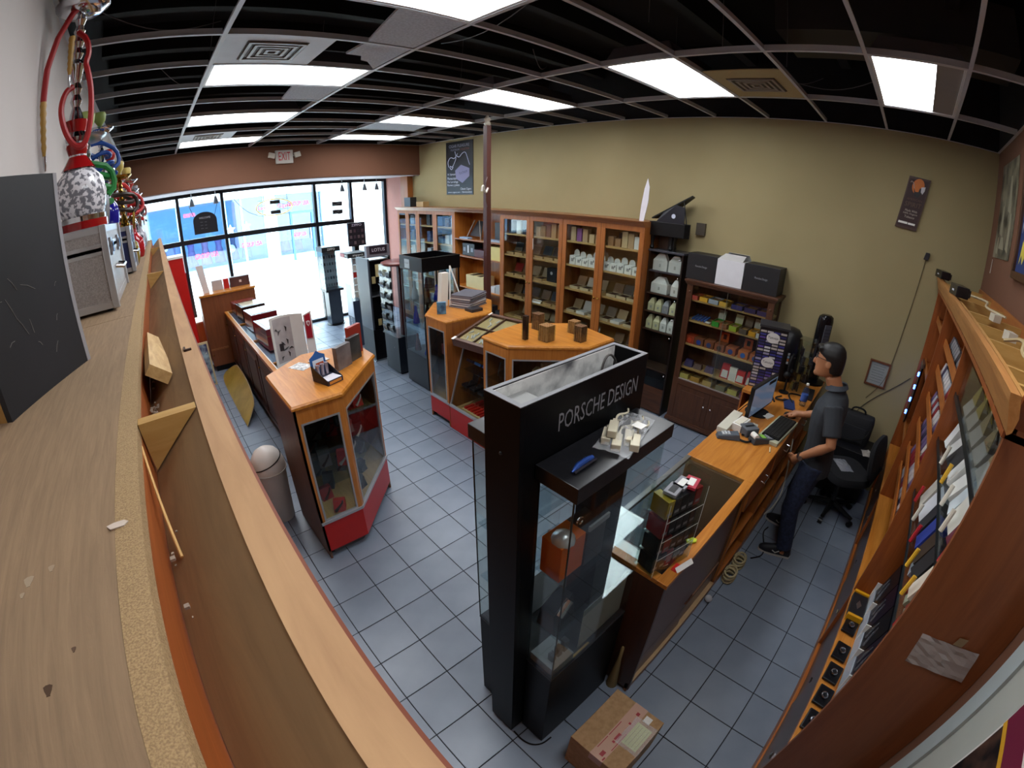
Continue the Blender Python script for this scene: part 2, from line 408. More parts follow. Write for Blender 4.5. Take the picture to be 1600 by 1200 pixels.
vent(GX[2]+.40, GX[2]+1.2, ky(-2)+.014, ky(-1)-.014, mat('#a8966a', .7), 'stained yellowish ceiling tile with a dark air vent', mat('#453a2a', .7))
vent(GX[0]+.016, GX[0]+.72, ky(7)+.014, ky(8)-.014, mat('#b9bcc4', .6), 'pale air vent panel near the brown header', mat('#4a4644', .7))
# remaining ceiling tile fragments
ct = speck('ceiling_tile', '#a9b0ba', '#c2c9d2', 60, .9, .1)
def frag(poly, label):
    single('ceiling_tile', MB().prism(poly, CE+.001, CE+.016), ct, label, 'ceiling tile')
frag([(1.2,ky(0)+.02),(1.63,ky(0)+.02),(1.63,ky(1)-.02),(1.3,ky(1)-.02)], 'broken white ceiling tile touching the brightest ceiling light')
frag([(1.3,ky(1)+.02),(1.63,ky(1)+.02),(1.63,ky(2)-.03),(1.5,ky(2)-.2),(1.44,ky(2)-.22),(1.40,ky(2)-.32),(1.28,ky(2)-.33)], 'torn white ceiling tile with a ragged edge')
frag([(1.2,ky(3)+.02),(1.63,ky(3)+.02),(1.63,ky(4)-.02),(1.25,ky(4)-.02)], 'pale ceiling tile remnant beyond the first left row light')
frag([(2.9,ky(6)+.02),(3.7,ky(6)+.02),(3.8,ky(7)-.02),(2.9,ky(7)-.02)], 'grey ceiling tile between the two far middle row lights')
# ================================================================== LEFT WALL CABINET (camera looks over its top)
ZT = 2.385
t = thing('wall_cabinet', 'long plywood-topped wall cabinet with a raw slanted crown board', 'cabinet', (-.2, 3.3, 0))
part('top_panel', MB().box(XL+.004, -.127, YB+.01, 1.62, ZT-.02, ZT), PLYTOP, t)
part('top_panel', MB().box(XL+.004, -.127, 1.623, 4.05, ZT-.02, ZT), PLYTOP, t)
part('top_panel', MB().box(XL+.004, -.127, 4.053, 7.45, ZT-.02, ZT), PLYTOP, t)
part('edge_strip', MB().box(-.1265, -.095, YB+.01, 7.45, ZT-.02, ZT+.0005), PARTICLE, t, label='crumbly particle-board edge strip')
part('face_strip', MB().box(-.113, -.095, YB+.01, 7.45, ZT-.16, ZT-.0205), STAINED, t, label='orange stained face strip')
cb = MB()
cb.extr([(-.094,YB+.02,ZT-.090),(-.066,YB+.02,ZT-.112),(.036,YB+.02,ZT-.018),(.036,YB+.02,ZT),(.001,YB+.02,ZT)], (0,7.46-YB,0))
part('crown_board', cb, CROWNBACK, t, label='slanted crown board, bare wood inside')
part('crown_edge', MB().box(.0005, .0365, YB+.02, 7.48, ZT-.001, ZT+.0015), CROWNTOP, t, label='pale rough top edge of the crown board')
part('crown_lip', MB().box(.0366,.040,YB+.02,7.48,ZT-.016,ZT-.001), mat('#7a3c22',.5), t, label='reddish painted outer lip'); part('carcass', MB().box(XL+.004, -.114, YB+.01, 7.45, .08, ZT-.021), CHERRY, t)
part('plinth', MB().box(XL+.004, -.16, YB+.01, 7.45, 0, .08), BLACKM, t)
for yy in (.70, 2.75, 5.2):
    part('corner_block', MB().extr([(-.094,yy,ZT+.001),(-.001,yy,ZT+.001),(-.090,yy,ZT-.080)], (0,.024,0)), wood('pale_block', '#a67c3e', '#c09a5c', 'x', 4, .7, 8, .05), t, label='triangular wooden corner block')
for i in range(7):
    y0 = YB+.05 + i*1.18
    d = part('door', MB().box(-.113, -.098, y0, y0+1.15, .1, 2.2), CHERRY, t)
    part('knob', MB().ball((-.085, y0+1.05, 1.15), .014), BRASS, d)
for (cx_,cy_,rr_,cc_) in [(-.206,.274,.006,'#4a3422'),(-.176,.307,.003,'#5a4230'),(-.233,.418,.008,'#a08c74'),(-.204,.426,.005,'#a08a72'),(-.24,.40,.004,'#a08c74')]:
    part('stain', MB().prism([(cx_+rr_*math.cos(a)*(.7+.3*math.sin(a*3)),cy_+1.6*rr_*math.sin(a)*(.8+.2*math.cos(a*2)),) for a in [i*PI/6 for i in range(12)]], ZT, ZT+.0003), mat(cc_,.9), t)
bl = MB(); i0 = bl.mark()
bl.box(-.045, 0.005, .0, .50, -.012, .012); bl.rot(i0, math.radians(38), (0,0,0), 'Y'); bl.rot(i0, math.radians(2)); bl.rot(i0, math.radians(-5), (0,0,0), 'X')
bl.xf(i0, Matrix.Translation((-.04, .96, ZT-.025)))
single('wood_offcut', bl, wood('ply_offcut', '#a9834c', '#d0ad76', 'y', 6, .7, 10, .1), 'loose plywood offcut lying in the crown trough', 'wood piece')
random.seed(11)
lb = MB()
for i in range(120):
    y = .80+.14*random.random() if i < 90 else random.uniform(.2, 1.6); x = -.088+.014*random.random(); z = ZT-.083+.02*random.random()
    r = random.uniform(.001,.003); lb.box(x-r, x+r, y-r, y+r, z-r*.6, z+r*.6)
single('lint', lb, mat('#9a8a7a', .95), 'grey lint and dust gathered at the bottom of the crown trough', 'dust', kind='stuff')
ch = MB(); ch.prism([(-.009,.004),(-.004,-.004),(.012,-.005),(.017,0),(.012,.005),(.0,.006)], 0, .0012); ch.xf(0, Matrix.Translation((-.127,.456,ZT+.001)))
single('plaster_chip', ch, mat('#cdbcae', .8), 'tiny pale chip lying on the plywood top', 'chip')
single('toothpick', MB().rod((-.096,.67,ZT-.02),(-.075,.46,ZT-.07), .0022, 6), mat('#cfa565', .7), 'thin wooden toothpick stuck in the crown trough', 'toothpick')
for x,y in [(-.005,1.62),(-.002,1.05),(.02,1.33)]:
    pass
single('brown_staple', MB().box(.006,.022,1.02,1.026,ZT+.0015,ZT+.006).box(.006,.010,1.02,1.05,ZT+.0015,ZT+.005), mat('#3a2214', .7), 'small brown staple on the raw crown edge', 'staple')

# black painted plywood box standing on the shelf
t = thing('speaker_box', 'black painted plywood box with scuffs and a raw wooden side', 'box', (-.36,.911,ZT))
a = Vector((-.36,.911)); b = Vector((-.222,1.197)); d = (b-a).normalized(); nrm = Vector((-d.y, d.x))   # away from the room
def q(u, v): p = a + d*u + nrm*v; return (p.x, p.y)
L = (b-a).length
bm_ = speck('scuffed_black_paint', '#0e0e13', '#16161d', 6, .6, .02)
part('panel', MB().prism([q(0,0), q(L-.014,0), q(L-.014,.016), q(0,.016)], ZT, ZT+.43), bm_, t, label='scuffed black front panel')
part('edge_strip', MB().prism([q(L-.0138,-.001), q(L,-.001), q(L,.017), q(L-.0138,.017)], ZT, ZT+.43), mat('#8d8a8e', .6), t, label='grey edge strip')
part('side_panel', MB().prism([q(0,.0165), q(.016,.0165), q(.016,.075), q(0,.075)], ZT, ZT+.43), wood('raw_side', '#9a7436', '#b98f50', 'z', 4, .7, 8, .05), t, label='raw wooden side')
sc = mat('#77736f', .8)
random.seed(5)
for u, z, l_, an in [(.10,.24,.035,-.9),(.135,.22,.05,-.4),(.08,.205,.05,-1.1),(.10,.165,.05,-1.0),(.14,.15,.03,-1.4),(.2,.06,.025,.9),(.06,.12,.02,.3),(.15,.10,.015,-.8),(.05,.2,.02,.2),(.23,.12,.015,1.0),(.25,.19,.012,.7)]:
    p = a + d*u; mb = MB(); e = Vector((d.x*math.cos(an), d.y*math.cos(an), math.sin(an)))*l_
    base = Vector((p.x, p.y, ZT+z)) - Vector((nrm.x,nrm.y,0))*.0004
    mb.tube([base, base+e*.5+Vector((0,0,.003)), base+e], .0006, 4); part('scratch', mb, sc, t)

# ---------------------------------------------------------------- hookah cases and hookahs
ALU = speck('embossed_aluminium', '#8f8a88', '#a7a2a0', 240, .45, .25, metal=.3)
def hookah_case(x0, x1, y0, y1, h, m, label, detail=True):
    z = ZT+.012
    t = thing('hookah_case', label, 'case', ((x0+x1)/2, (y0+y1)/2, ZT), 'hard cases on the cabinet top')
    part('body', MB().box(x0,x1,y0,y1,z,z+h*.70), m, t, .003); part('lid', MB().box(x0,x1,y0,y1,z+h*.70,z+h), m, t, .003)
    e = .022; mb = MB()
    for zz in (z-.001, z+h*.655, z+h*.70, z+h-.024): mb.box(x0-.002,x1+.002,y0-.002,y1+.002,zz,zz+.025)
    part('band', mb, SILVER, t)
    for xx in (x0, x1):
        for yy in (y0, y1): part('corner_rail', MB().box(xx-.012,xx+.012,yy-.012,yy+.012,z-.002,z+h+.002), SILVER, t, .003)
    for xx in (x0+.03,x1-.03):
        for yy in (y0+.03,y1-.03): part('foot', MB().cyl((xx,yy,ZT),.012,.012,8), BLACKM, t)
    if detail:
        for yy in (y0+(y1-y0)*.25, y0+(y1-y0)*.75):
            l = part('latch', MB().box(x1+.001,x1+.010,yy-.03,yy+.03,z+h*.6,z+h*.83), STEEL, t); part('latch_hook', MB().box(x1+.010,x1+.015,yy-.012,yy+.012,z+h*.64,z+h*.78), CHROME, l)
        ym = (y0+y1)/2
        part('handle', MB().tube([(x1+.002,ym-.08,z+h*.42),(x1+.03,ym-.075,z+h*.40),(x1+.03,ym+.075,z+h*.40),(x1+.002,ym+.08,z+h*.42)], .008, 8), CHROME, t)
    return t
hookah_case(-.42,-.19,1.80,2.48,.285, ALU, 'silver aluminium hookah case nearest on the cabinet top')
hookah_case(-.42,-.17,3.0,3.4,.26, mat('#1c2550',.4), 'blue hookah case with silver edges behind the silver one')
def smooth(pts, k=3):
    pts = [Vector(p) for p in pts]
    for _ in range(k):
        o = [pts[0]]
        for a_, b_ in zip(pts, pts[1:]): o += [a_*.75+b_*.25, a_*.25+b_*.75]
        pts = o+[pts[-1]]
    return pts
random.seed(21)
def hookah(x, y, z, h, basem, metalm, hosem, bowlm, label, big=False, hose_side=1, seed=0):
    rnd = random.Random(seed)
    t = thing('hookah', label, 'hookah', (x,y,z), 'hookahs on the cabinet top'); c = (x,y,z)
    bh = h*(.27 if not big else .215); br = h*(.105 if not big else .10)
    part('base', MB().lathe(c, [(br*.72,0),(br*.82,.01),(br*.98,bh*.25),(br*1.05,bh*.5),(br*.95,bh*.75),(br*.55,bh*.95),(br*.38,bh*1.05),(br*.36,bh*1.3),(br*.45,bh*1.4)], 22), basem, t, label='glass vase base')
    part('collar', MB().lathe((x,y,z), [(br*.72,0),(br*.9,.0),(br*.92,.022),(br*.74,.024)], 22), metalm, t) if big else None
    prof = []; z0 = bh*1.38; z1 = h*.82; n = 22
    for i in range(n+1):
        f = i/n; r = br*.16 + br*.09*(i % 2)
        if f < .22: r = br*(.42 - .6*f) + br*.1*(i % 2)
        if .5 < f < .6: r += br*.12
        prof.append((r, z0+(z1-z0)*f))
    part('stem', MB().lathe(c, prof, 14), metalm, t, label='ribbed metal stem')
    part('tray', MB().lathe(c, [(br*.15,h*.82),(br*.8,h*.825),(br*1.15,h*.85),(br*1.2,h*.862),(br*1.12,h*.86),(br*.7,h*.838),(br*.15,h*.84)], 22), metalm, t)
    part('bowl', MB().lathe(c, [(br*.16,h*.84),(br*.2,h*.89),(br*.48,h*.93),(br*.55,h*.985),(br*.46,h),(br*.4,h*.97),(br*.15,h*.95)], 16), bowlm, t, label='clay bowl')
    pts = []; s = hose_side
    if big:
        return t, br
    for i in range(60):
        a = i/59*2.8*2*PI; r = br*(.7+.55*math.sin(i*.13+seed)**2); zz = h*(.44+.27*(i/59)+.03*math.sin(i*.35+seed))
        pts.append((x+r*math.cos(a), y+r*math.sin(a), z+zz))
    last = pts[-1]
    pts += [(x+br*1.3, y-br*.3, z+h*.66), (x+br*1.5, y-br*.2, z+h*.55), (x+br*1.0, y-br*.6, z+h*.5)]
    part('hose', MB().tube(smooth(pts,1), h*.019, 7), hosem, t, label='coiled hose')
    part('mouthpiece', MB().tube([pts[-1], (x+br*.9,y-br*.7,z+h*.42), (x+br*.85,y-br*.75,z+h*.34)], [h*.012,h*.016,h*.008], 8), metalm, t)
    part('port', MB().rod((x,y,z+bh*1.55),(x+br*.8,y-br*.2,z+bh*1.7), br*.1, 8), metalm, t)
    return t, br
GLITTER = speck('cut_glass_vase', '#77777f', '#dddbe0', 55, .1, .2, .46, .52)
HB = .70
t, br = hookah(-.282,2.02,ZT+.325,1.0, GLITTER, CHROME, mat('#9c1216',.5), mat('#b8b0a0',.5), 'tall hookah with cut-glass base and red hose on the silver case', True)
c = Vector((-.282,2.02,ZT+.30))
redm = mat('#a01216',.45); redg = mat('#8e0f12',.15)
part('base_ring', MB().lathe(c,[(.07,0),(.096,0),(.096,.028),(.07,.032)],22), redg, t, label='red ring under the glass base')
part('neck', MB().lathe(c,[(.07,.225),(.055,.245),(.036,.275),(.046,.31),(.034,.35),(.046,.39),(.048,.41)],18), redg, t, label='red glass neck')
rp = [(.03,-.03,.90),(-.03,-.05,.84),(-.08,-.06,.74),(-.112,-.07,.62),(-.124,-.06,.50)]
part('hose', MB().tube([c+Vector(p) for p in rp], .0135, 10), redm, t, label='red ribbed hose')
rp2 = [(.0,-.03,.76),(.04,-.05,.72),(.055,-.05,.66),(.04,-.055,.62),(.055,-.06,.58),(.07,-.06,.50),(.068,-.065,.40),(.05,-.07,.32),(.02,-.075,.29),(-.02,-.075,.33),(-.045,-.07,.40),(-.052,-.065,.46),(-.035,-.055,.52),(-.01,-.03,.54)]
part('hose', MB().tube([c+p for p in smooth(rp2)], .012, 8), redm, t, label='looped red hose')
YH = wood('gilded_wood','#a57f34','#c49c50','z',5,.4,6,.02)
for (px_, py_, z0, z1) in [(-.124,-.06,.50,.29),(-.022,-.05,.74,.58)]:
    hh = c+Vector((px_,py_,0)); n = 12
    part('hose_handle', MB().lathe((hh.x,hh.y,hh.z+z1), [(.006,0)]+[(.0125+.003*(i%2)-.004*(1-i/n), (z0-z1)*(.1+.9*i/n)) for i in range(n+1)], 10), YH, t, label='carved yellow hose handle')
    part('hose_tip', MB().lathe((hh.x,hh.y,hh.z+z1-.05), [(.003,0),(.006,.02),(.007,.055)],10), CHROME, t)
BLUEV = mat('#1d1a86',.12); 
spec = [(-.29,3.15,ZT+.274,.70,BLUEV,CHROME,mat('#15479a',.5),mat('#8da052',.5),'hookah with deep blue base and pale green bowl'),
        (-.33,2.75,ZT,.90,mat('#20204a',.15),STEEL,mat('#1f7a35',.5),mat('#9aa860',.5),'hookah with thick green hose and pale bowl'),
        (-.22,3.62,ZT,.72,mat('#7d6a2a',.15),BRASS,mat('#2a1c14',.5),mat('#b5a050',.5),'brass hookah with a dark brown hose'),
        (-.30,3.95,ZT,.86,mat('#7d1518',.15),CHROME,mat('#b0181a',.5),mat('#a02020',.4),'hookah with red base and bright red hose'),
        (-.20,4.3,ZT,.74,mat('#a01a22',.15),CHROME,mat('#b01a1a',.5),mat('#c8b060',.5),'short hookah with a crimson hose loop'),
        (-.33,4.7,ZT,.82,mat('#3a3a44',.15),STEEL,mat('#6a5a20',.5),mat('#2a2a30',.5),'hookah with olive yellow hose and grey base'),
        (-.21,5.05,ZT,.70,mat('#2a1420',.15),CHROME,mat('#2a2024',.5),mat('#b03a30',.5),'small hookah with black hose sticking out sideways'),
        (-.31,5.5,ZT,.80,mat('#c8c4c8',.15),CHROME,mat('#b0201c',.5),mat('#d8d0c8',.5),'hookah with clear base far down the cabinet'),
        (-.20,5.95,ZT,.70,mat('#9a9aa4',.15),CHROME,mat('#7a2a22',.5),mat('#8a8a90',.5),'silver hookah near the far end of the cabinet'),
        (-.28,6.5,ZT,.72,mat('#5a6aa0',.15),CHROME,mat('#1c1c20',.5),mat('#8a8a90',.5),'grey-blue hookah second from the storefront'),
        (-.22,7.0,ZT,.70,mat('#c0c0c8',.15),CHROME,mat('#3a3a40',.5),mat('#a0a0a8',.5),'last silver hookah at the storefront end of the cabinet')]
for i, s_ in enumerate(spec): hookah(*s_, seed=i+1)
# ================================================================== ANGLED DISPLAY COUNTERS
def inset(poly, d):
    n = len(poly); out = []
    for i in range(n):
        p0, p1, p2 = Vector(poly[i-1]), Vector(poly[i]), Vector(poly[(i+1)%n])
        e1 = (p1-p0).normalized(); e2 = (p2-p1).normalized(); n1 = Vector((-e1.y,e1.x)); n2 = Vector((-e2.y,e2.x))
        b = (n1+n2); k = d/max(.2, b.dot(n1)); out.append(tuple(p1+b*k))
    return out
def strip(poly, i, d0, d1, u0=0, u1=0):       # wall piece along edge i of a ccw polygon, from inset d0 to d1
    p, q_ = Vector(poly[i]), Vector(poly[(i+1)%len(poly)]); e = (q_-p).normalized(); nn = Vector((-e.y,e.x))
    a = p+e*u0; b = q_-e*u1
    return [tuple(a+nn*d0), tuple(b+nn*d0), tuple(b+nn*d1), tuple(a+nn*d1)]
def angled_counter(label, poly, H, faces, group=None, red=True, z_glass=.385, gl_top=1.245, sidem=CHERRY):
    xs = [p[0] for p in poly]; ys = [p[1] for p in poly]
    t = thing('display_counter', label, 'display counter', ((min(xs)+max(xs))/2, (min(ys)+max(ys))/2, 0), group)
    part('kick', MB().prism(inset(poly,.06), 0, .08), mat('#77777a',.4,.4), t)
    part('floor_panel', MB().prism(inset(poly,.012), z_glass-.045, z_glass-.022), TANWOOD, t)
    part('top', MB().prism(inset(poly,-.012), H-.032, H-.014).prism(inset(poly,-.012), H-.014, H, inset(poly,-.002)), ORANGE_Y, t, label='honey-coloured wooden top with a moulded edge')
    n = len(poly)
    for i in range(n):
        kind = faces[i]
        p, q_ = Vector(poly[i]), Vector(poly[(i+1)%n]); L = (q_-p).length
        if kind == 'wood':
            part('side_panel', MB().prism(strip(poly,i,0,.016), .08 if not red else .005, H-.032), sidem, t); continue
        part('plinth_panel', MB().prism(strip(poly,i,0,.016), .08, z_glass-.025), REDK if red else CHERRY, t, label='glossy red plinth panel' if red else None)
        part('sill', MB().prism(strip(poly,i,-.008,.014), z_glass-.025, z_glass), SILVER, t, label='silver sill strip')
        part('apron', MB().prism(strip(poly,i,0,.016), gl_top, H-.032), ORANGE_Z, t)
        u = .035 if kind == 'glass' else .012
        part('post', MB().prism(strip(poly,i,0,.016,0,L-u), z_glass, gl_top), ORANGE_Z, t)
        part('post', MB().prism(strip(poly,i,0,.016,L-u,0), z_glass, gl_top), ORANGE_Z, t)
        f = MB(); e = .014
        f.prism(strip(poly,i,-.003,.012,u,u), z_glass, z_glass+e).prism(strip(poly,i,-.003,.012,u,u), gl_top-e, gl_top)
        f.prism(strip(poly,i,-.003,.012,u,L-u-e), z_glass+e, gl_top-e).prism(strip(poly,i,-.003,.012,L-u-e,u), z_glass+e, gl_top-e)
        part('metal_frame', f, SILVER, t)
        part('pane', MB().prism(strip(poly,i,.003,.007,u+e,u+e), z_glass+e, gl_top-e), GLASS, t, label='clear glass pane')
    for zz in (z_glass+.28, z_glass+.56):
        part('shelf', MB().prism(inset(poly,.03), zz, zz+.006), GLASS_B, t, label='glass shelf')
    return t
OCT = [(.575,2.72),(.93,2.72),(1.44,3.25),(1.44,3.62),(.95,3.68),(.575,3.40)]
angled_counter('honey wood corner display case with red base beside the trash bin', OCT, 1.39, ['glass','glass','wood','wood','wood','wood'], sidem=wood('aged_brown','#5a3c26','#6e4a2e','z',2.5,.45,12,.03))
# pipes, knives and boxes inside it
def inside_goods(poly, zs, n, cols, lab, seed, dx=.05, ins=.085):
    rnd = random.Random(seed); c = [sum(p[0] for p in poly)/len(poly), sum(p[1] for p in poly)/len(poly)]
    def inside(x, y):
        P = inset(poly, ins); ok = True
        for i in range(len(P)):
            a, b = P[i], P[(i+1)%len(P)]
            if (b[0]-a[0])*(y-a[1])-(b[1]-a[1])*(x-a[0]) < 0: ok = False
        return ok
    for zi, z in enumerate(zs):
        placed = []
        for tr in range(400):
            if len(placed) >= n: break
            x = rnd.uniform(min(p[0] for p in poly), max(p[0] for p in poly)); y = rnd.uniform(min(p[1] for p in poly), max(p[1] for p in poly))
            if not inside(x,y) or any(math.hypot(x-a,y-b) < .125 for a,b in placed): continue
            placed.append((x,y)); k = len(placed)-1
            row = ['floor','middle shelf','upper shelf'][zi]
            col, cn = rnd.choice(cols)
            # a display stand: wedge block with item leaning on it
            t = thing('display_stand', f'{cn} {lab} on the {row}, {ORD[k]} of its row', 'display stand', (x,y,z), lab+' goods')
            mb = MB(); i0 = 0; r_ = rnd.uniform(.04,.055); hh = rnd.uniform(.08,.15); mb.hexa([(-r_,-.04,0),(r_,-.04,0),(r_,.04,0),(-r_,.04,0)], [(-r_,.0,hh),(r_,.0,hh),(r_,.04,hh),(-r_,.04,hh)])
            an = rnd.uniform(-.5,.5); mb.rot(0, an)
            part('stand', mb, mat(col,.6), t, local=True)
            it = MB()
            it.tube([(-.03,-.05,.02),(0,-.045,.05),(.03,-.03,.08),(.035,-.025,.10)], [.014,.009,.007,.006], 8); it.rot(0, an)
            part('item', it, mat(rnd.choice(['#2a1410','#4a1a14','#b0a8a0','#7a1a14','#1a1a1e']),.3), t, local=True)
inside_goods(OCT, [.364,.671,.951], 9, [('#a01a16','dark red'),('#15151a','black'),('#5c5450','grey'),('#b02018','crimson')], 'display stand inside the corner case', 4)
random.seed(9)
for i in range(10):
    x, y = random.uniform(.7,1.25), random.uniform(2.8,3.3)
    if y < 2.75+max(0,(x-.9))*1.05+.08: continue
# ---- things on the corner case
Z = 1.39
def flat(name, cx, cy, w, l, rot, z, h, m, label, cat, group=None):
    mb = MB(); mb.box(-w/2,w/2,-l/2,l/2,0,h); mb.rot(0, rot); mb.xf(0, Matrix.Translation((cx,cy,z)))
    return single(name, mb, m, label, cat, group)
flat('leaflet', .86,3.40,.13,.17,.5,Z+.0005,.0015, speck('printed_leaflet','#8a8a8c','#e8e6e4',30,.6,0), 'white printed leaflet lying on the corner case', 'leaflet')
flat('booklet', 1.02,3.42,.15,.10,.2,Z+.0005,.008, mat('#c9c2c4',.5), 'thin pinkish booklet behind the lighter box on the corner case', 'booklet')
# counter display of lighters: open wedge carton with printed header
t = thing('lighter_display', 'blue cardboard counter display holding three silver tubes on the corner case', 'display carton', (.93,2.98,Z), rotz=math.radians(18))
part('tray', MB().hexa([(-.07,-.10,0),(.07,-.10,0),(.07,.08,0),(-.07,.08,0)],[(-.07,-.10,.035),(.07,-.10,.035),(.07,.08,.035),(-.07,.08,.035)]), mat('#1b2036',.5), t, .001, local=True)
part('side', MB().extr([(-.07,-.10,.035),(-.07,.08,.035),(-.07,.08,.12)], (.003,0,0)), mat('#12131c',.5), t, local=True)
part('side', MB().extr([(.067,-.10,.035),(.067,.08,.035),(.067,.08,.12)], (.003,0,0)), mat('#12131c',.5), t, local=True)
part('header', MB().extr([(-.07,.078,.035),(.07,.078,.035),(.07,.085,.17),(.03,.087,.19),(0,.088,.215),(-.03,.087,.19),(-.07,.085,.17)], (0,.003,0)), mat('#2f62a6',.5), t, label='blue printed header card', local=True)
part('header_print', MB().extr([(-.05,.077,.09),(.05,.077,.09),(.05,.0815,.15),(-.05,.0815,.15)], (0,-.001,0)), mat('#d7e2ee',.5), t, local=True)
part('header_print', MB().extr([(-.025,.0755,.105),(.045,.0755,.105),(.045,.078,.125),(-.025,.078,.125)], (0,-.001,0)), mat('#a8441c',.5), t, local=True)
part('tray_card', MB().box(-.06,.06,-.095,.0,.0352,.037), mat('#d8d4dc',.5), t, local=True)
part('side_print', MB().box(-.055,.055,-.1012,-.1,.008,.028), mat('#c98a3a',.5), t, local=True)
for i in range(3): part('tube', MB().cyl((-.045+.04*i,.035,.036),.014,.09,12), mat('#a79aa4',.3,.5), t, local=True)
# upright packs
def pack(cx, cy, w, d_, h, rot, m, label, z=Z, cat='box'):
    mb = MB(); mb.box(-w/2,w/2,-d_/2,d_/2,0,h); mb.rot(0,rot); mb.xf(0, Matrix.Translation((cx,cy,z)))
    return single('gift_box', mb, m, label, cat, None, .002)
pack(1.13,3.14,.17,.04,.185,math.radians(28), speck('brushed_grey_card','#5d5656','#7d7676',8,.35,.0), 'grey flat gift box standing on the corner case')
pack(1.27,3.24,.15,.035,.20,math.radians(30), speck('dark_grey_card','#2c3032','#474b4c',8,.3,.0), 'dark grey gift box standing behind the lighter grey one')
pack(1.33,3.36,.17,.035,.25,math.radians(30), mat('#8f2a20',.4), 'red gift box standing at the edge of the corner case')

# ---------------------------------------------------------------- swing-lid bin, oval board, picture, red cabinet
t = thing('trash_bin', 'beige swing-lid trash bin beside the corner case', 'trash bin', (.42,3.50,0))
part('body', MB().lathe((.42,3.5,0), [(.10,0),(.105,.006),(.14,.50),(.148,.52),(.148,.54)], 28), mat('#d6cec6',.5), t)
part('dome_lid', MB().lathe((.42,3.5,0), [(.150,.53),(.152,.55),(.148,.60),(.13,.66),(.098,.71),(.05,.74),(.002,.75)], 28), mat('#dcd4cc',.45), t)
part('rim', MB().lathe((.42,3.5,0), [(.146,.525),(.156,.528),(.156,.54),(.146,.543)], 28), mat('#c0b8b0',.45), t)
def dome_r(z): return .152-.004*max(0,(z-.55)/.05) if z < .60 else .148-.018*(z-.60)/.06 if z < .66 else .13-.032*(z-.66)/.05
fl_ = []
for i in range(25):
    f = i/24; a = PI*(.85+1.2*f); g2 = f*f*(3-2*f); z = .572+.10*g2; fl_.append((.42+(dome_r(z)+.0015)*math.cos(a), 3.5+(dome_r(z)+.0015)*math.sin(a), z))
part('flap_gap', MB().tube(fl_, .005, 5), BLACKM, t, label='dark gap of the swing flap')
# leaning pointed-oval board
def lean(pts2, x0, y0, th, out=.0):
    r = []
    for u, v in pts2:                           # u along y, v up the slope
        r.append((x0+v*math.sin(th)-out*math.cos(th), y0+u, v*math.cos(th)+out*math.sin(th)))
    return r
t = thing('oval_board', 'long yellow pointed-oval board leaning low against the panelled counter', 'board', (.65,6.5,0))
V2 = [(-1.01,.015),(-.90,.17),(-.79,.29),(-.4,.35),(0,.378),(.45,.385),(.78,.37),(.95,.25),(1.08,.10),(1.02,.03),(.77,.004),(0,.002),(-.6,.002)]
V2 = [(p.x,p.y) for p in smooth([Vector((a,b)) for a,b in V2+V2[:1]],1)][:-1]
def shrink(pl, d):
    cx = sum(p[0] for p in pl)/len(pl); cy = sum(p[1] for p in pl)/len(pl)
    return [(cx+(a-cx)*(1-d/1.0), cy+(b-cy)*(1-d/.19)) for a,b in pl]
th = math.radians(45)
part('board', MB().extr(lean(V2,.53,6.5,th), (.016*math.cos(th),0,-.016*math.sin(th)) if False else (.0,0,.012)), mat('#b9a88a',.5), t, label='pale rim edge')
part('face', MB().extr([(x-.002,y,z+.0125) for x,y,z in lean(shrink(V2,.012),.53,6.5,th)], (-.002,0,.003)), speck('mottled_yellow','#97822c','#b49a48',4,.35,.02), t, label='mottled yellow face')
# abstract picture leaning further back
t = thing('framed_picture', 'small abstract picture in a pale frame leaning near the storefront', 'picture', (.33,7.37,0))
part('frame', MB().extr([(.21,7.36,.0),(.43,7.36,.0),(.43,7.42,.71),(.21,7.42,.71)],(0,.02,0)), mat('#c9b489',.6), t)
part('canvas', MB().extr([(.235,7.358,.03),(.405,7.358,.03),(.405,7.414,.68),(.235,7.414,.68)],(0,-.003,0)), speck('abstract_paint','#3a3a60','#a8c0cc',7,.5,0,.4,.6,2), t)
for (x,z,w_,h_,cc) in [(.36,.15,.07,.1,'#b03a20'),(.28,.5,.06,.08,'#b02a24'),(.33,.33,.05,.08,'#2a4a2c'),(.27,.25,.04,.09,'#1a1a24'),(.36,.55,.05,.06,'#d8d4d0')]:
    yb = 7.353+z*.0845
    part('paint_patch', MB().extr([(x-w_/2,yb,z-h_/2),(x+w_/2,yb-.0,z-h_/3),(x+w_/3,yb+.006,z+h_/2),(x-w_/2.5,yb+.006,z+h_/2.2)],(0,-.002,0)), mat(cc,.5), t)
t = thing('red_display_cabinet', 'bright red display cabinet with white frame by the storefront window', 'cabinet', (.2,8.0,0))
part('body', MB().box(-.05,.33,7.95,8.4,.0,2.0), mat('#c01410',.35), t, .004)
part('door', MB().box(.332,.345,7.97,8.38,.05,1.75), mat('#a0121c',.35), t)
part('white_frame', MB().box(-.06,.345,7.94,8.41,2.0,2.035).box(.346,.36,8.39,8.42,0,2.03), WHITE, t)
part('hinge_gap', MB().box(.331,.347,8.13,8.14,.05,1.75), BLACKM, t)
t = thing('low_wood_box', 'low dark wood box in front of the storefront window', 'box', (.3,8.9,0))
part('body', MB().box(-.02,.62,8.75,9.2,0,.72), CHERRY, t); part('rim', MB().box(-.035,.635,8.735,9.215,.72,.745), mat('#b9a48c',.5), t)

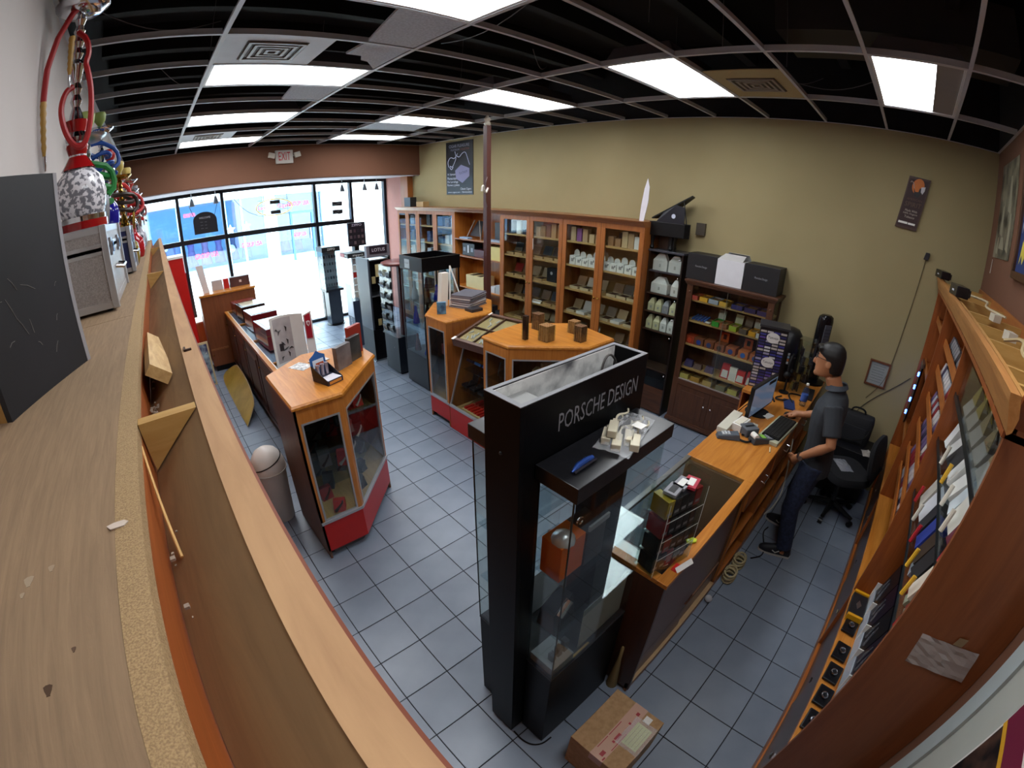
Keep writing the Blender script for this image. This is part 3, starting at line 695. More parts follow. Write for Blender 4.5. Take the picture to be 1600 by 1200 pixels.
# ---------------------------------------------------------------- long panelled counter with glass top
t = thing('long_counter', 'long dark panelled counter with a glass-inset top', 'counter', (1.13,5.8,0))
X0, X1, Y0, Y1 = .84, 1.42, 3.70, 7.93
part('body', MB().box(X0+.02,X1,Y0,Y1,.10,.955), WALNUT, t)
part('kick', MB().box(X0+.06,X1-.03,Y0,Y1,0,.10), BLACKM, t)
part('base_moulding', MB().box(X0,X0+.02,Y0,Y1,.10,.16), WALNUT_Y, t)
rim = MB(); e = .05
rim.box(X0,X0+e,Y0,Y1,.955,1.0).box(X1-e,X1,Y0,Y1,.955,1.0).box(X0+e,X1-e,Y0,Y0+e,.955,1.0).box(X0+e,X1-e,Y1-e,Y1,.955,1.0)
part('rim', rim, ORANGE_Y, t)
n = 4
for i in range(n):
    y0 = Y0+e+(Y1-Y0-2*e)*i/n; y1 = Y0+e+(Y1-Y0-2*e)*(i+1)/n
    if i: part('cross_bar', MB().box(X0+e,X1-e,y0-.012,y0+.012,.965,.9985), ORANGE_Y, t)
    part('top_pane', MB().box(X0+e+.012,X1-e-.012,y0+.016,y1-.016,.985,.992), GLASS_B, t, label='glass top pane')
    fr = MB(); fr.box(X0+e,X0+e+.012,y0,y1,.99,1.0).box(X1-e-.012,X1-e,y0,y1,.99,1.0); part('white_edge', fr, WHITE, t)
    part('tray_lining', MB().box(X0+e,X1-e,y0+.014,y1-.014,.956,.962), mat('#9aa6b8',.6), t)
for i in range(5):
    y0 = Y0+.04+i*.84; y1 = y0+.78
    d_ = part('door', MB().box(X0+.004,X0+.02,y0,y1,.18,.94), WALNUT, t)
    mb = MB(); mb.hexa([(X0+.004,y0+.09,.27),(X0+.004,y1-.09,.27),(X0+.004,y1-.09,.85),(X0+.004,y0+.09,.85)],[(X0-.008,y0+.12,.30),(X0-.008,y1-.12,.30),(X0-.008,y1-.12,.82),(X0-.008,y0+.12,.82)])
    part('raised_panel', mb, WALNUT, d_)
    part('knob', MB().ball((X0-.008,y1-.04,.80),.012,8), BRASS, d_)
# humidor boxes on it
def humidor(cx, cy, w_, l_, h, rot, m, topm, label):
    t = thing('humidor_box', label, 'humidor', (cx,cy,1.0005), 'humidors on the long counter', rot)
    part('body', MB().box(-w_/2,w_/2,-l_/2,l_/2,0,h*.66), m, t, .003, local=True)
    part('lid', MB().box(-w_/2-.002,w_/2+.002,-l_/2-.002,l_/2+.002,h*.68,h), m, t, .003, local=True)
    part('seam', MB().box(-w_/2+.001,w_/2-.001,-l_/2+.001,l_/2-.001,h*.66,h*.68), BRASS, t, local=True)
    part('lid_window', MB().box(-w_/2+.04,w_/2-.04,-l_/2+.05,l_/2-.05,h,h+.003), topm, t, local=True)
    part('clasp', MB().box(-.012,.012,-l_/2-.006,-l_/2-.002,h*.58,h*.74), BRASS, t, local=True)
MAROON = mat('#5a1418',.15)
humidor(1.14,7.60,.36,.34,.18,.06, mat('#6a2420',.25), mat('#7a3028',.15), 'reddish brown humidor farthest along the long counter')
humidor(1.15,7.06,.36,.42,.23,.06, mat('#24140f',.15), mat('#b8a888',.1), 'black humidor with a shiny pale lid on the long counter')
humidor(1.16,6.40,.36,.46,.24,.06, MAROON, mat('#7d8694',.08), 'maroon humidor with a divided glass lid on the long counter')
humidor(1.15,5.50,.38,.56,.26,.06, mat('#5a121e',.15), mat('#a4b4bc',.08), 'large maroon humidor closest to the curved white sign')
# curved white sign with pocket knife picture and a red side banner
t = thing('counter_sign', 'curved white counter sign with knife drawing and red shield banner', 'sign', (1.08,4.55,1.0))
def curve_pts(n=12):
    r = []
    for i in range(n+1):
        f = i/n; r.append((.90+.34*f, 4.54+.08*math.sin(PI*f)-.04*f))
    return r
cp = curve_pts(); poly = cp + [(x,y+.012) for x,y in reversed(cp)]
part('panel', MB().prism(poly,1.0005,1.54), mat('#d9d5cf',.45), t, label='curved off-white panel')
bx0 = [(x,y-.003) for x,y in cp[1:9]]
part('picture', MB().prism(bx0+[(x,y+.001) for x,y in reversed(bx0)],1.04,1.52), speck('sign_picture','#a39a98','#b8afad',6,.5,0), t)
kn = mat('#2a2426',.4)
for (i_, z, r) in [(3,1.37,.035),(6,1.40,.03),(4,1.24,.03),(5,1.17,.04),(6,1.26,.03),(3,1.09,.025),(6,1.12,.03),(7,1.18,.03),(2,1.40,.02)]:
    x, y = cp[i_]; an = i_*1.3
    part('knife_print', MB().tube([(x-r*math.cos(an),y-.006,z-r*math.sin(an)),(x,y-.008,z+.01),(x+r*math.cos(an+.5),y-.006,z+r*math.sin(an+.5))], [.003,.009,.002], 6), kn, t)
part('knife_print', MB().box(cp[2][0],cp[3][0]+.03,cp[3][1]-.010,cp[3][1]-.004,1.17,1.25), kn, t)
part('side_wing', MB().extr([(1.243,4.4950,1.0),(1.33,4.4600,1.0),(1.325,4.4600,1.56),(1.243,4.4950,1.52)],(.003,.01,0)), mat('#ded8d4',.45), t)
part('red_banner', MB().extr([(1.255,4.4860,1.27),(1.312,4.4630,1.27),(1.312,4.4630,1.54),(1.255,4.4860,1.515)],(-.002,-.004,0)), mat('#9c1428',.4), t)
sh = MB(); sh.extr([(1.283,4.4680,1.40),(1.299,4.4616,1.425),(1.301,4.4608,1.455),(1.283,4.4680,1.462),(1.265,4.4750,1.455),(1.267,4.4740,1.425)],(-.002,-.004,0))
part('shield_emblem', sh, mat('#e8e2e2',.4), t, label='white shield emblem with a cross')
cr_ = MB(); cr_.extr([(1.279,4.4650,1.418),(1.287,4.4620,1.418),(1.287,4.4620,1.452),(1.279,4.4650,1.452)],(-.002,-.004,0)); cr_.extr([(1.271,4.4680,1.431),(1.295,4.4590,1.431),(1.295,4.4590,1.439),(1.271,4.4680,1.439)],(-.002,-.004,0))
part('shield_cross', cr_, mat('#9c1428',.4), t)
# tall end cabinet by the storefront
FAR = [(.49,7.96),(.80,7.94),(1.42,7.94),(1.46,8.5),(.60,8.6),(.49,8.45)]
t = thing('end_cabinet', 'tall reddish wood end cabinet at the storefront end of the long counter', 'cabinet', (.95,8.2,0))
part('body', MB().prism(FAR,.10,1.30), wood('aged_red','#6e3c20','#824a2a','z',2.5,.4,12,.03), t); part('kick', MB().prism(inset(FAR,.03),0,.10), BLACKM, t)
part('top', MB().prism(inset(FAR,-.015),1.30,1.335), ORANGE_Y, t, .004)
part('base_moulding', MB().prism(strip(FAR,0,-.012,0),.38,.41), CHERRY_Y, t); part('knob', MB().ball((.52,7.95,.30),.012,8), BRASS, t)
single('packing_box', MB().box(.75,.93,8.2,8.32,1.336,1.50), mat('#b0a6a4',.6), 'pale grey box on the tall end cabinet', 'box')
single('white_card', MB().extr([(.58,8.12,1.336),(.68,8.12,1.336),(.64,8.16,1.80),(.52,8.16,1.80)],(0,.012,0)), mat('#cfc7c4',.6), 'tall pale card leaning on the tall end cabinet', 'card')
single('gift_carton', MB().box(.95,1.04,8.2,8.33,1.336,1.50), mat('#b01c16',.4), 'small red carton in the box row on the end cabinet', 'box')
t = thing('gift_carton', 'dark brown carton with a small white emblem on the end cabinet', 'box', (1.23,8.27,1.336))
part('carton', MB().box(1.06,1.40,8.2,8.34,1.336,1.50), mat('#4a2c2a',.4), t); part('emblem', MB().box(1.22,1.26,8.1985,8.2,1.40,1.44), mat('#d8c8c0',.4), t)
# ================================================================== ISLAND OF DISPLAY CASES
PA = [(2.58,3.83),(3.20,3.80),(3.58,4.25),(3.58,4.62),(2.95,4.62),(2.58,4.23)]
PA = [(2.58,4.23),(2.58,3.83),(3.20,3.80),(3.58,4.25),(3.58,4.62),(2.95,4.62)]
PB = [(2.565,3.165),(2.565,2.80),(3.11,2.29),(3.49,2.29),(3.60,2.86),(3.13,3.24)]
angled_counter('honey wood display case with red base beneath the newspaper pile', PA, 1.32, ['glass','wood','wood','wood','wood','wood'], z_glass=.32, gl_top=1.19)
angled_counter('honey wood display case with five bundles on its top', PB, 1.32, ['glass','glass','wood','wood','wood','wood'], z_glass=.32, gl_top=1.18)
inside_goods(PA, [.30,.607,.887], 3, [('#5a1a1a','maroon'),('#22324a','blue'),('#15151a','black'),('#2a3440','slate')], 'stand inside the newspaper case', 14)
inside_goods(PB, [.30,.607,.887], 4, [('#c8b48a','tan'),('#7a4a2a','brown'),('#b8a890','beige'),('#2a2420','black')], 'stand inside the bundle case', 15)
# slanted case between the two
t = thing('slanted_case', 'slant-fronted glass case with red base between two honey wood cases', 'display case', (2.9,3.5,0))
y0, y1 = 3.175, 3.82
part('plinth', MB().box(2.58,2.60,y0,y1,.005,.295), REDK, t, label='glossy red plinth'); part('sill', MB().box(2.572,2.60,y0,y1,.295,.32), SILVER, t)
part('back', MB().box(3.18,3.2,y0+.02,y1-.06,.005,1.08), CHERRY, t); part('floor_panel', MB().box(2.60,3.18,y0,y1-.06,.27,.29), TANWOOD, t)
part('top', MB().hexa([(2.86,y0,1.06),(3.2,y0,1.06),(3.2,y1-.05,1.06),(2.86,y1-.05,1.06)],[(2.86,y0,1.095),(3.2,y0,1.095),(3.2,y1-.05,1.095),(2.86,y1-.05,1.095)]), ORANGE, t, .003)
part('head_rail', MB().extr([(2.80,y0,.98),(2.815,y0,.975),(2.875,y0,1.06),(2.86,y0,1.06)],(0,y1-y0,0)), ORANGE, t)
def sl(u, z0=.32, z1=.98, x0=2.585, x1=2.80): return (x0+(x1-x0)*u, z0+(z1-z0)*u)
a0, a1 = sl(0), sl(1)
part('slanted_pane', MB().extr([(a0[0],y0+.02,a0[1]),(a0[0],y1-.02,a0[1]),(a1[0],y1-.02,a1[1]),(a1[0],y0+.02,a1[1])],(.005,0,-.002)), GLASS, t, label='slanted glass pane')
for yy in (y0, y1-.018):
    part('slanted_rail', MB().extr([(a0[0]-.004,yy,a0[1]),(a0[0]+.014,yy,a0[1]),(a1[0]+.014,yy,a1[1]),(a1[0]-.004,yy,a1[1])],(0,.018,0)), SILVER, t)
for zz, xx in ((.52,2.68),(.74,2.74)): part('shelf', MB().box(xx,3.17,y0+.02,y1-.07,zz,zz+.006), GLASS_B, t)
# contents: blue boxes on top shelf, black cases, tray of red lighters
for i in range(4):
    mb = MB(); mb.box(-.055,.055,-.055,.055,0,.03); mb.rot(0,.5,axis='Y'); mb.xf(0, Matrix.Translation((2.84,3.27+.145*i,.80)))
    single('watch_box', mb, mat(['#24346a','#4a5aa0','#2f6fc0','#26264a'][i],.25), f'{ORD[i]} blue box on the top shelf of the slanted case, counted from the bundles', 'box', 'blue boxes in the slanted case', .002)
for i in range(4):
    yy = 3.28+.145*i
    t = thing('pen_case', f'{ORD[i]} black open case on the middle shelf of the slanted case', 'case', (2.80,yy,.528), 'black cases in the slanted case')
    part('case', MB().box(-.08,.08,-.05,.05,0,.03), mat('#101014',.3), t, .002, local=True)
    part('lid', MB().extr([(.08,-.05,.03),(.08,.05,.03),(.10,.05,.10),(.10,-.05,.10)],(.004,0,0)), mat('#16161c',.3), t, local=True)
    part('metal_item', MB().tube([(-.04,-.02,.036),(.02,.02,.04)],.012,8), mat('#c8c8d0',.15,1), t, local=True)
t = thing('lighter_tray', 'open tray of red lighters at the bottom of the slanted case', 'tray', (2.76,3.5,.29))
part('tray', MB().box(2.64,2.98,3.26,3.68,.2905,.30).box(2.64,2.98,3.26,3.265,.30,.32).box(2.64,2.98,3.675,3.68,.30,.32), mat('#b8a070',.6), t)
for i in range(7):
    for j in range(2): part('lighter', MB().box(2.66+.15*j,2.79+.15*j,3.28+.056*i,3.315+.056*i,.3005,.325), mat('#b01a10',.3), t, .003)
# wooden sampler box of small white spoons tilted on top
t = thing('sampler_box', 'brown glass-lidded tray of white cutters lying tilted on the slanted case', 'tray', (2.9,3.48,1.1))
SB = wood('sampler_brown','#4a2a1a','#5c3824','x',4,.4,8,.03)
M_ = Matrix.Translation((2.93,3.50,1.20)) @ Matrix.Rotation(math.radians(8),4,'Z') @ Matrix.Rotation(math.radians(-14),4,'Y')
def tp(name, mb, m, **k): mb.xf(0, M_); return part(name, mb, m, t, **k)
tp('body', MB().box(-.32,.32,-.27,.27,-.06,.0), SB)
fr = MB(); fr.box(-.32,-.28,-.27,.27,0,.03).box(.28,.32,-.27,.27,0,.03).box(-.28,.28,-.27,-.23,0,.03).box(-.28,.28,.23,.27,0,.03); tp('rim', fr, SB)
dv = MB(); dv.box(-.28,.28,-.006,.006,0,.026).box(-.006,.006,-.23,.23,0,.026); tp('divider', dv, SB)
tp('lining', MB().box(-.28,.28,-.23,.23,0,.002), mat('#b59a6a',.7))
for (x,y) in [(-.30,.25),(.30,.25),(-.30,-.25)]: tp('corner_tag', MB().box(x-.03,x+.03,y-.018,y+.018,.030,.034), WHITE)
random.seed(4)
for i in range(22):
    x, y = random.choice([(-.14,-.12),(-.14,.12),(.14,.12)]); x += random.uniform(-.09,.09); y += random.uniform(-.07,.07); a = random.uniform(-.5,.9)
    mb = MB(); mb.tube([(x-.03*math.cos(a),y-.03*math.sin(a),.008),(x+.03*math.cos(a),y+.03*math.sin(a),.012)],[.005,.009],6); tp('cutter', mb, mat('#c4c0bc',.4))
tp('lid_pane', MB().box(-.285,.285,-.235,.235,.027,.030), GLASS)
# ---- things on the newspaper case
single('blue_pack', MB().hexa([(2.665,4.12,1.321),(2.75,4.06,1.321),(2.775,4.095,1.321),(2.69,4.155,1.321)],[(2.665,4.12,1.46),(2.75,4.06,1.46),(2.775,4.095,1.46),(2.69,4.155,1.46)]), speck('blue_foil','#2a4a68','#5a8aa8',16,.3,0), 'small blue pack standing on the corner of the newspaper case', 'box', None, .002)
random.seed(2)
for i in range(12):
    mb = MB(); w_, l_ = .36+random.uniform(-.02,.02), .28+random.uniform(-.02,.02); h = .013
    mb.box(-w_/2,w_/2,-l_/2,l_/2,0,h-.0008); mb.rot(0, .35+random.uniform(-.08,.08)); mb.xf(0, Matrix.Translation((3.20+random.uniform(-.01,.01),4.22+random.uniform(-.01,.01),1.3205+h*i)))
    cn = random.choice(['#8e8a90','#a7a3a8','#77747c','#5a5860','#c4c0c0'])
    single('newspaper', mb, mat(cn,.7), 'bottom grey newspaper of the pile on the honey wood case' if i == 0 else ('top newspaper of the pile on the honey wood case' if i == 11 else f'{ORD[i]} newspaper from the bottom of the pile on the case'), 'newspaper', 'newspaper pile')
single('magazine', MB().box(3.0,3.16,3.90,4.04,1.3205,1.355), mat('#2a2a30',.4), 'dark thick magazine lying before the newspaper pile', 'magazine')
# white easel stand and box
t = thing('card_easel', 'white A-shaped easel holding a tall cream box above the newspapers', 'easel', (3.0,4.42,1.32))
part('box', MB().hexa([(2.88,4.36,1.322),(2.98,4.36,1.322),(2.98,4.44,1.322),(2.88,4.44,1.322)],[(2.94,4.40,1.72),(3.04,4.40,1.72),(3.04,4.48,1.72),(2.94,4.48,1.72)]), mat('#cfc6b8',.6), t, .002)
part('leg', MB().rod((3.0,4.34,1.322),(3.07,4.42,1.80),.009,6), WHITE, t); part('leg', MB().rod((3.17,4.30,1.322),(3.07,4.42,1.80),.009,6), WHITE, t)
# bundles on the bundle case
BAM = wood('bundle_wood','#5a3a24','#8a6242','z',30,.5,1,.05); BAM2 = wood('bundle_wood_light','#8a6238','#a87c4e','z',30,.5,1,.05)
def bundle(x, y, h, nx, m, label, r=.012):
    t = thing('cigar_bundle', label, 'cigar bundle', (x,y,1.3205), 'bundles on the honey wood case')
    for i in range(nx):
        for j in range(nx): part('cigar', MB().cyl((x+(i-(nx-1)/2)*r*2, y+(j-(nx-1)/2)*r*2, 1.3205), r, h, 8), m, t)
    a = nx*r+.001; fm_ = MB()
    fm_.box(x-a,x+a,y-a,y-a+.0008,1.321,1.3205+h).box(x-a,x+a,y+a-.0008,y+a,1.321,1.3205+h).box(x-a,x-a+.0008,y-a,y+a,1.321,1.3205+h).box(x+a-.0008,x+a,y-a,y+a,1.321,1.3205+h)
    part('wrapper', fm_, GLASS, t, label='clear cellophane wrapper')
bundle(2.80,2.82,.235,2,mat('#2a1614',.4),'thin dark tube bundle standing on the bundle case')
bundle(3.14,2.98,.165,4,BAM,'cigar bundle at the back of the bundle case')
bundle(2.935,2.67,.155,4,BAM2,'light brown cigar bundle at the front of the bundle case',.0145)
bundle(3.33,2.66,.125,4,BAM2,'short light brown cigar bundle near the glass-door cabinets')
bundle(3.17,2.45,.155,4,BAM,'dark cigar bundle nearest the black tower',.0115)
# tall brown post with hooks
t = thing('hook_post', 'tall brown wooden post with a white scroll hook and pale finial', 'post', (3.715,4.485,0))
PX, PY = 3.715, 4.485
PM = mat('#4e2c26',.4)
part('post', MB().box(PX-.035,PX+.035,PY-.035,PY+.035,.02,3.50), PM, t, .003); part('foot', MB().box(PX-.10,PX+.10,PY-.06,PY+.10,0,.02), PM, t)
part('finial', MB().lathe((PX,PY,3.50),[(.03,0),(.045,.02),(.03,.05),(.042,.08),(.02,.11),(.008,.13)],12), mat('#c9c0b0',.5), t)
part('back_plate', MB().extr([(PX-.055,PY-.036,2.55),(PX-.03,PY-.036,2.48),(PX+.0,PY-.036,2.55),(PX+.0,PY-.036,2.80),(PX-.03,PY-.036,2.86),(PX-.055,PY-.036,2.80)],(0,-.012,0)), PM, t)
part('scroll_hook', MB().tube(smooth([(PX-.03,PY-.05,2.72),(PX-.09,PY-.09,2.66),(PX-.15,PY-.13,2.68),(PX-.19,PY-.16,2.75),(PX-.24,PY-.2,2.74),(PX-.25,PY-.2,2.68)],2), .012, 8), mat('#c9c2b8',.4), t)

# ================================================================== FREE-STANDING TOWERS
t = thing('glass_tower', 'tall square glass display tower with black rim and slate base', 'display tower', (3.2,5.1,0))
gx0,gx1,gy0,gy1 = 2.92,3.50,4.82,5.38
part('base', MB().box(gx0,gx1,gy0,gy1,.03,.50), NAVY, t, .003); part('kick', MB().box(gx0+.03,gx1-.03,gy0+.03,gy1-.03,0,.03), BLACK, t)
for a_ in ((gx0,gx1,gy0,gy0+.006),(gx0,gx1,gy1-.006,gy1),(gx0,gx0+.006,gy0+.006,gy1-.006),(gx1-.006,gx1,gy0+.006,gy1-.006)):
    part('pane', MB().box(*a_,.50,1.68), GLASS_B, t)
for xx in (gx0-.002,gx1-.014):
    for yy in (gy0-.002,gy1-.014): part('corner_strip', MB().box(xx,xx+.016,yy,yy+.016,.50,1.68), BLACK, t)
h = MB(); h.box(gx0-.01,gx1+.01,gy0-.01,gy0+.012,1.68,1.86).box(gx0-.01,gx1+.01,gy1-.012,gy1+.01,1.68,1.86).box(gx0-.01,gx0+.012,gy0+.012,gy1-.012,1.68,1.86).box(gx1-.012,gx1+.01,gy0+.012,gy1-.012,1.68,1.86)
part('rim', h, BLACK, t); part('rim_floor', MB().box(gx0,gx1,gy0,gy1,1.68,1.69), BLACKM, t)
lb_ = part('label_card', MB().box(gx0-.013,gx0-.0105,5.12,5.25,1.70,1.82), mat('#b9c6cc',.5), t)
text('PULSAR', (gx0-.0132,5.185,1.77),(0,-1,0),(0,0,1),.022,mat('#4a5a60',.5),lb_,w=.09)
for zz in (.9,1.25): part('shelf', MB().box(gx0+.01,gx1-.01,gy0+.01,gy1-.01,zz,zz+.006), GLASS_B, t)
for i,(x,y,cc) in enumerate([(3.2,5.1,'#d8d4ca'),(3.3,5.0,'#b9b4ac'),(3.12,5.2,'#c9c2b0')]):
    single('paper_scrap', MB().box(x-.06,x+.06,y-.03,y+.03,1.6905,1.71+.008*i), mat(cc,.7), f'{ORD[i]} pale paper packet lying in the open top of the glass tower', 'packet')
random.seed(8)
cols = [('#1c2c88','blue'),('#15161c','black'),('#a8b0b4','silver'),('#4a1a14','dark red'),('#5a4a3c','brown')]
for lv, zz in enumerate((.505,.907,1.257)):
    for k in range(5):
        x, y = 3.02+.19*(k%3), 4.95+.26*(k//3); cc, cn = cols[(k+lv*2)%5]
        if lv == 0 and k > 3: continue
        mb = MB(); mb.lathe((x,y,zz),[(.045,0),(.05,.02),(.03,.08+.02*k),(.018,.12+.02*k),(.022,.16+.02*k),(.012,.19+.02*k)],12)
        single('glass_pipe', mb, mat(cc,.15), f'{cn} glass pipe on the {["lowest","middle","upper"][lv]} level of the glass tower, {ORD[k]} piece', 'glass pipe', 'pipes in the glass tower')
# lighter spinner rack with slanted acrylic pockets
t = thing('pocket_rack', 'clear acrylic pocket rack with reddish post on a slate base', 'display rack', (3.1,5.85,0))
part('base', MB().box(2.92,3.28,5.62,6.05,.03,.60), NAVY, t, .003); part('kick', MB().box(2.95,3.25,5.65,6.02,0,.03), BLACK, t)
part('keyhole', MB().ball((2.917,5.75,.42),.008,8), CHROME, t)
part('deck', MB().box(2.90,3.30,5.60,6.07,.60,.62), GLASS_B, t)
part('post', MB().box(3.02,3.09,5.63,5.70,.62,1.66), mat('#5c2018',.4), t); part('cap', MB().lathe((3.1,5.80,1.66),[(.22,0),(.25,.02),(.25,.04),(.20,.06)],24), mat('#6a2a26',.35), t)
part('panel', MB().box(2.905,2.911,5.62,6.05,.62,1.66), GLASS_B, t); part('panel', MB().box(2.92,3.28,5.605,5.611,.62,1.66), GLASS_B, t)
for i in range(6):
    z = .66+.165*i
    for yy in (5.66,5.86):
        pk = part('pocket', MB().extr([(2.90,yy,z),(2.86,yy,z+.06),(2.858,yy,z+.06),(2.898,yy,z)],(0,.15,0)), GLASS_T, t)
        part('card', MB().extr([(2.895,yy+.02,z+.005),(2.87,yy+.02,z+.10),(2.867,yy+.02,z+.10),(2.892,yy+.02,z+.005)],(0,.11,0)), mat(random.choice(['#2a2c30','#55504a','#8a8478','#1a1a1e']),.4), pk)
# lotus rack
t = thing('lotus_rack', 'dark lighter rack with a lettered purple-grey header', 'display rack', (3.1,6.6,0))
part('base', MB().box(2.90,3.30,6.42,6.85,.02,.54), BLACK, t, .003); part('plinth', MB().box(2.88,3.32,6.40,6.87,0,.02), STEEL, t)
part('side_panel', MB().box(2.90,2.93,6.42,6.85,.54,1.70), mat('#3c424c',.4,0), t); part('back', MB().box(2.93,3.30,6.72,6.85,.54,1.70), BLACKM, t)
part('side_panel', MB().box(3.27,3.30,6.44,6.72,.54,1.70), BLACK, t)
for z in (.56,1.08,1.66): part('shelf', MB().box(2.93,3.27,6.43,6.72,z,z+.02), STEEL if z > .6 else BLACK, t)
hd = part('header', MB().box(2.90,3.30,6.42,6.50,1.72,1.90), mat('#6c6870',.4), t); pl = part('header_plate', MB().box(2.95,3.25,6.412,6.42,1.77,1.89), mat('#241a26',.3), t)
text('LOTUS',(3.10,6.412,1.83),(1,0,0),(0,0,1),.05,mat('#d8d0d8',.4),pl,w=.22)
tx = part('sign_card', MB().box(3.03,3.24,6.425,6.43,1.40,1.60), mat('#b8a878',.5), t); text('bb',(3.16,6.425,1.46),(1,0,0),(0,0,1),.06,WHITE,tx)
k = 0
for (x,z) in [(2.99,1.30),(3.22,1.30),(3.12,.84),(3.12,.66),(3.04,.50),(3.2,1.12)]:
    k += 1
    if z < .56: z = .60
    part('lighter_card', MB().box(x-.03,x+.03,6.43,6.435,z,z+.11), mat('#a8986a',.5), t); 
# slim cardboard tower with glossy dark side
t = thing('lighter_tower', 'tall pale lighter tower with dark lower half and rows of packets', 'display tower', (3.1,7.5,0))
part('base', MB().box(2.98,3.30,7.35,7.65,.0,.85), mat('#3a4a60',.3), t, .003); part('back', MB().box(3.14,3.30,7.40,7.65,.85,1.62), mat('#24242c',.4), t)
part('front_panel', MB().box(2.975,2.98,7.36,7.64,.55,1.15), mat('#b9c6d8',.3), t); part('header', MB().box(2.95,3.33,7.33,7.67,1.62,1.70), mat('#1a1c22',.4), t)
part('red_stripe', MB().box(2.944,2.95,7.48,7.67,1.63,1.69), mat('#b02a24',.4), t); text('ZIPPO',(2.943,7.41,1.66),(0,-1,0),(0,0,1),.035,WHITE,t,w=.11)
text('zippo',(3.14,7.329,1.66),(1,0,0),(0,0,1),.04,WHITE,t,w=.2); text('swiss',(2.974,7.5,.45),(0,0,1),(0,1,0),.05,mat('#b8c4d0',.4),t,w=.3)
for i in range(6):
    for j in range(3): part('packet', MB().box(3.05+.08*j,3.115+.08*j,7.385,7.395,.90+.12*i,1.0+.12*i), mat(random.choice(['#8d8a90','#b02a2a','#4a4a54','#c8c4c0']),.4), t)
t = thing('zippo_cabinet', 'glass lighter cabinet with lettered black header on a slim slate pedestal', 'display cabinet', (3.25,9.1,0))
part('foot', MB().lathe((3.26,9.16,0),[(.20,0),(.20,.015),(.15,.03)],20), BLACK, t); part('pedestal', MB().box(3.12,3.40,9.03,9.30,.03,.74), mat('#2a3440',.3), t, .003)
part('tray', MB().box(3.06,3.46,8.98,9.35,.74,.79), mat('#1c2028',.35), t); part('header', MB().box(3.06,3.46,8.98,9.35,1.58,1.68), mat('#16181c',.35), t)
text('ZIPPO',(3.26,8.979,1.63),(1,0,0),(0,0,1),.045,WHITE,t,w=.17)
part('back', MB().box(3.06,3.46,9.30,9.35,.79,1.58), mat('#a8b8c0',.5), t)
for a_ in ((3.06,3.066,8.98,9.30),(3.454,3.46,8.98,9.30),(3.066,3.454,8.98,8.986)): part('pane', MB().box(*a_,.79,1.58), GLASS_B, t)
for i in range(5):
    for j in range(6): part('lighter', MB().box(3.09+.06*j,3.125+.06*j,9.20,9.22,.82+.15*i,.88+.15*i), mat(random.choice(['#7a8a90','#4a5a64','#3a444c','#8a949a']),.3,.5), t, .003)
t = thing('zippo_board', 'small dark lighter board with white lettering standing by the window', 'display board', (3.75,8.7,0))
part('post', MB().box(3.70,3.80,8.75,8.85,0,1.70), BLACK, t); bd = part('board', MB().box(3.56,3.94,8.70,8.75,1.66,2.14), mat('#1a1620',.35), t)
text('ZIPPO',(3.75,8.70,2.09),(1,0,0),(0,0,1),.05,mat('#b8b0c0',.4),bd,w=.22)
for i in range(3):
    for j in range(4): part('lighter', MB().box(3.59+.085*j,3.635+.085*j,8.685,8.70,1.70+.12*i,1.76+.12*i), mat(random.choice(['#5a4a54','#3a3440','#7a6a70']),.3,.5), t)

# ================================================================== BLACK LETTERED TOWER (nearest fixture)
t = thing('black_tower', 'tall black tower with grey lettering and glass cases on both sides', 'display tower', (1.11,.86,0))
x0,x1,y0,y1 = .765,1.45,.782,.945
BLK = speck('black_laminate','#040405','#070709',3,.4,0,.35,.65,4,0,.15)
part('end_panel', MB().box(x0,x0+.022,y0,y1,.02,2.09), BLK, t, .001)
part('header_front', MB().box(x0+.022,x1,y0,y0+.018,1.80,2.09), BLK, t); part('header_back', MB().box(x0+.022,x1,y1-.018,y1,1.80,2.09), BLK, t)
part('column', MB().box(x0+.0222,.865,y0+.0005,y1-.0005,.02,1.80), BLK, t); part('column', MB().box(1.30,x1-.0205,y0+.0005,y1-.0005,.02,1.80), BLK, t); part('core_base', MB().box(.866,1.299,y0,y1,.02,.74), BLK, t)
part('end_panel', MB().box(x1-.02,x1,y0+.018,y1-.018,.02,2.09), BLK, t)
e = MB(); e.box(x0,x1,y0,y0+.016,2.09,2.0925).box(x0,x1,y1-.016,y1,2.09,2.0925).box(x0,x0+.02,y0+.016,y1-.016,2.09,2.0925).box(x1-.02,x1,y0+.016,y1-.016,2.09,2.0925)
part('raw_edge', e, mat('#77777a',.6), t, label='grey raw edge'); part('inner_floor', MB().box(x0+.022,x1-.02,y0+.018,y1-.018,1.90,1.905), mat('#3a3a3c',.8), t)
part('inner_shelf', MB().box(x0+.022,x0+.15,y0+.018,y1-.018,2.045,2.05), mat('#8a8a88',.6), t); part('inner_lining', MB().box(x0+.022,x1-.02,y1-.0205,y1-.0182,1.906,2.088), speck('sooty_white','#5a5a5c','#dededa',7,.7,0,.34,.54), t, label='sooty whitish inner lining')
part('cable', MB().tube(smooth([(1.25,.86,1.906),(1.24,.85,2.08),(1.30,.86,2.11),(1.36,.86,2.05),(1.35,.86,1.95)],2),.005,6), mat('#4a4644',.5), t)
part('cable', MB().tube(smooth([(1.05,.85,1.906),(1.06,.85,2.03),(1.10,.86,2.04),(1.12,.86,1.96)],2),.004,6), mat('#5a5654',.5), t)
text('PORSCHE DESIGN',(1.165,y0,1.98),(1,0,0),(0,0,1),.066,mat('#77777c',.5),t,w=.46,depth=.0015)
part('screw_cap', MB().ball((x0-.001,.865,1.90),.006,8), mat('#1a1a1c',.4), t)
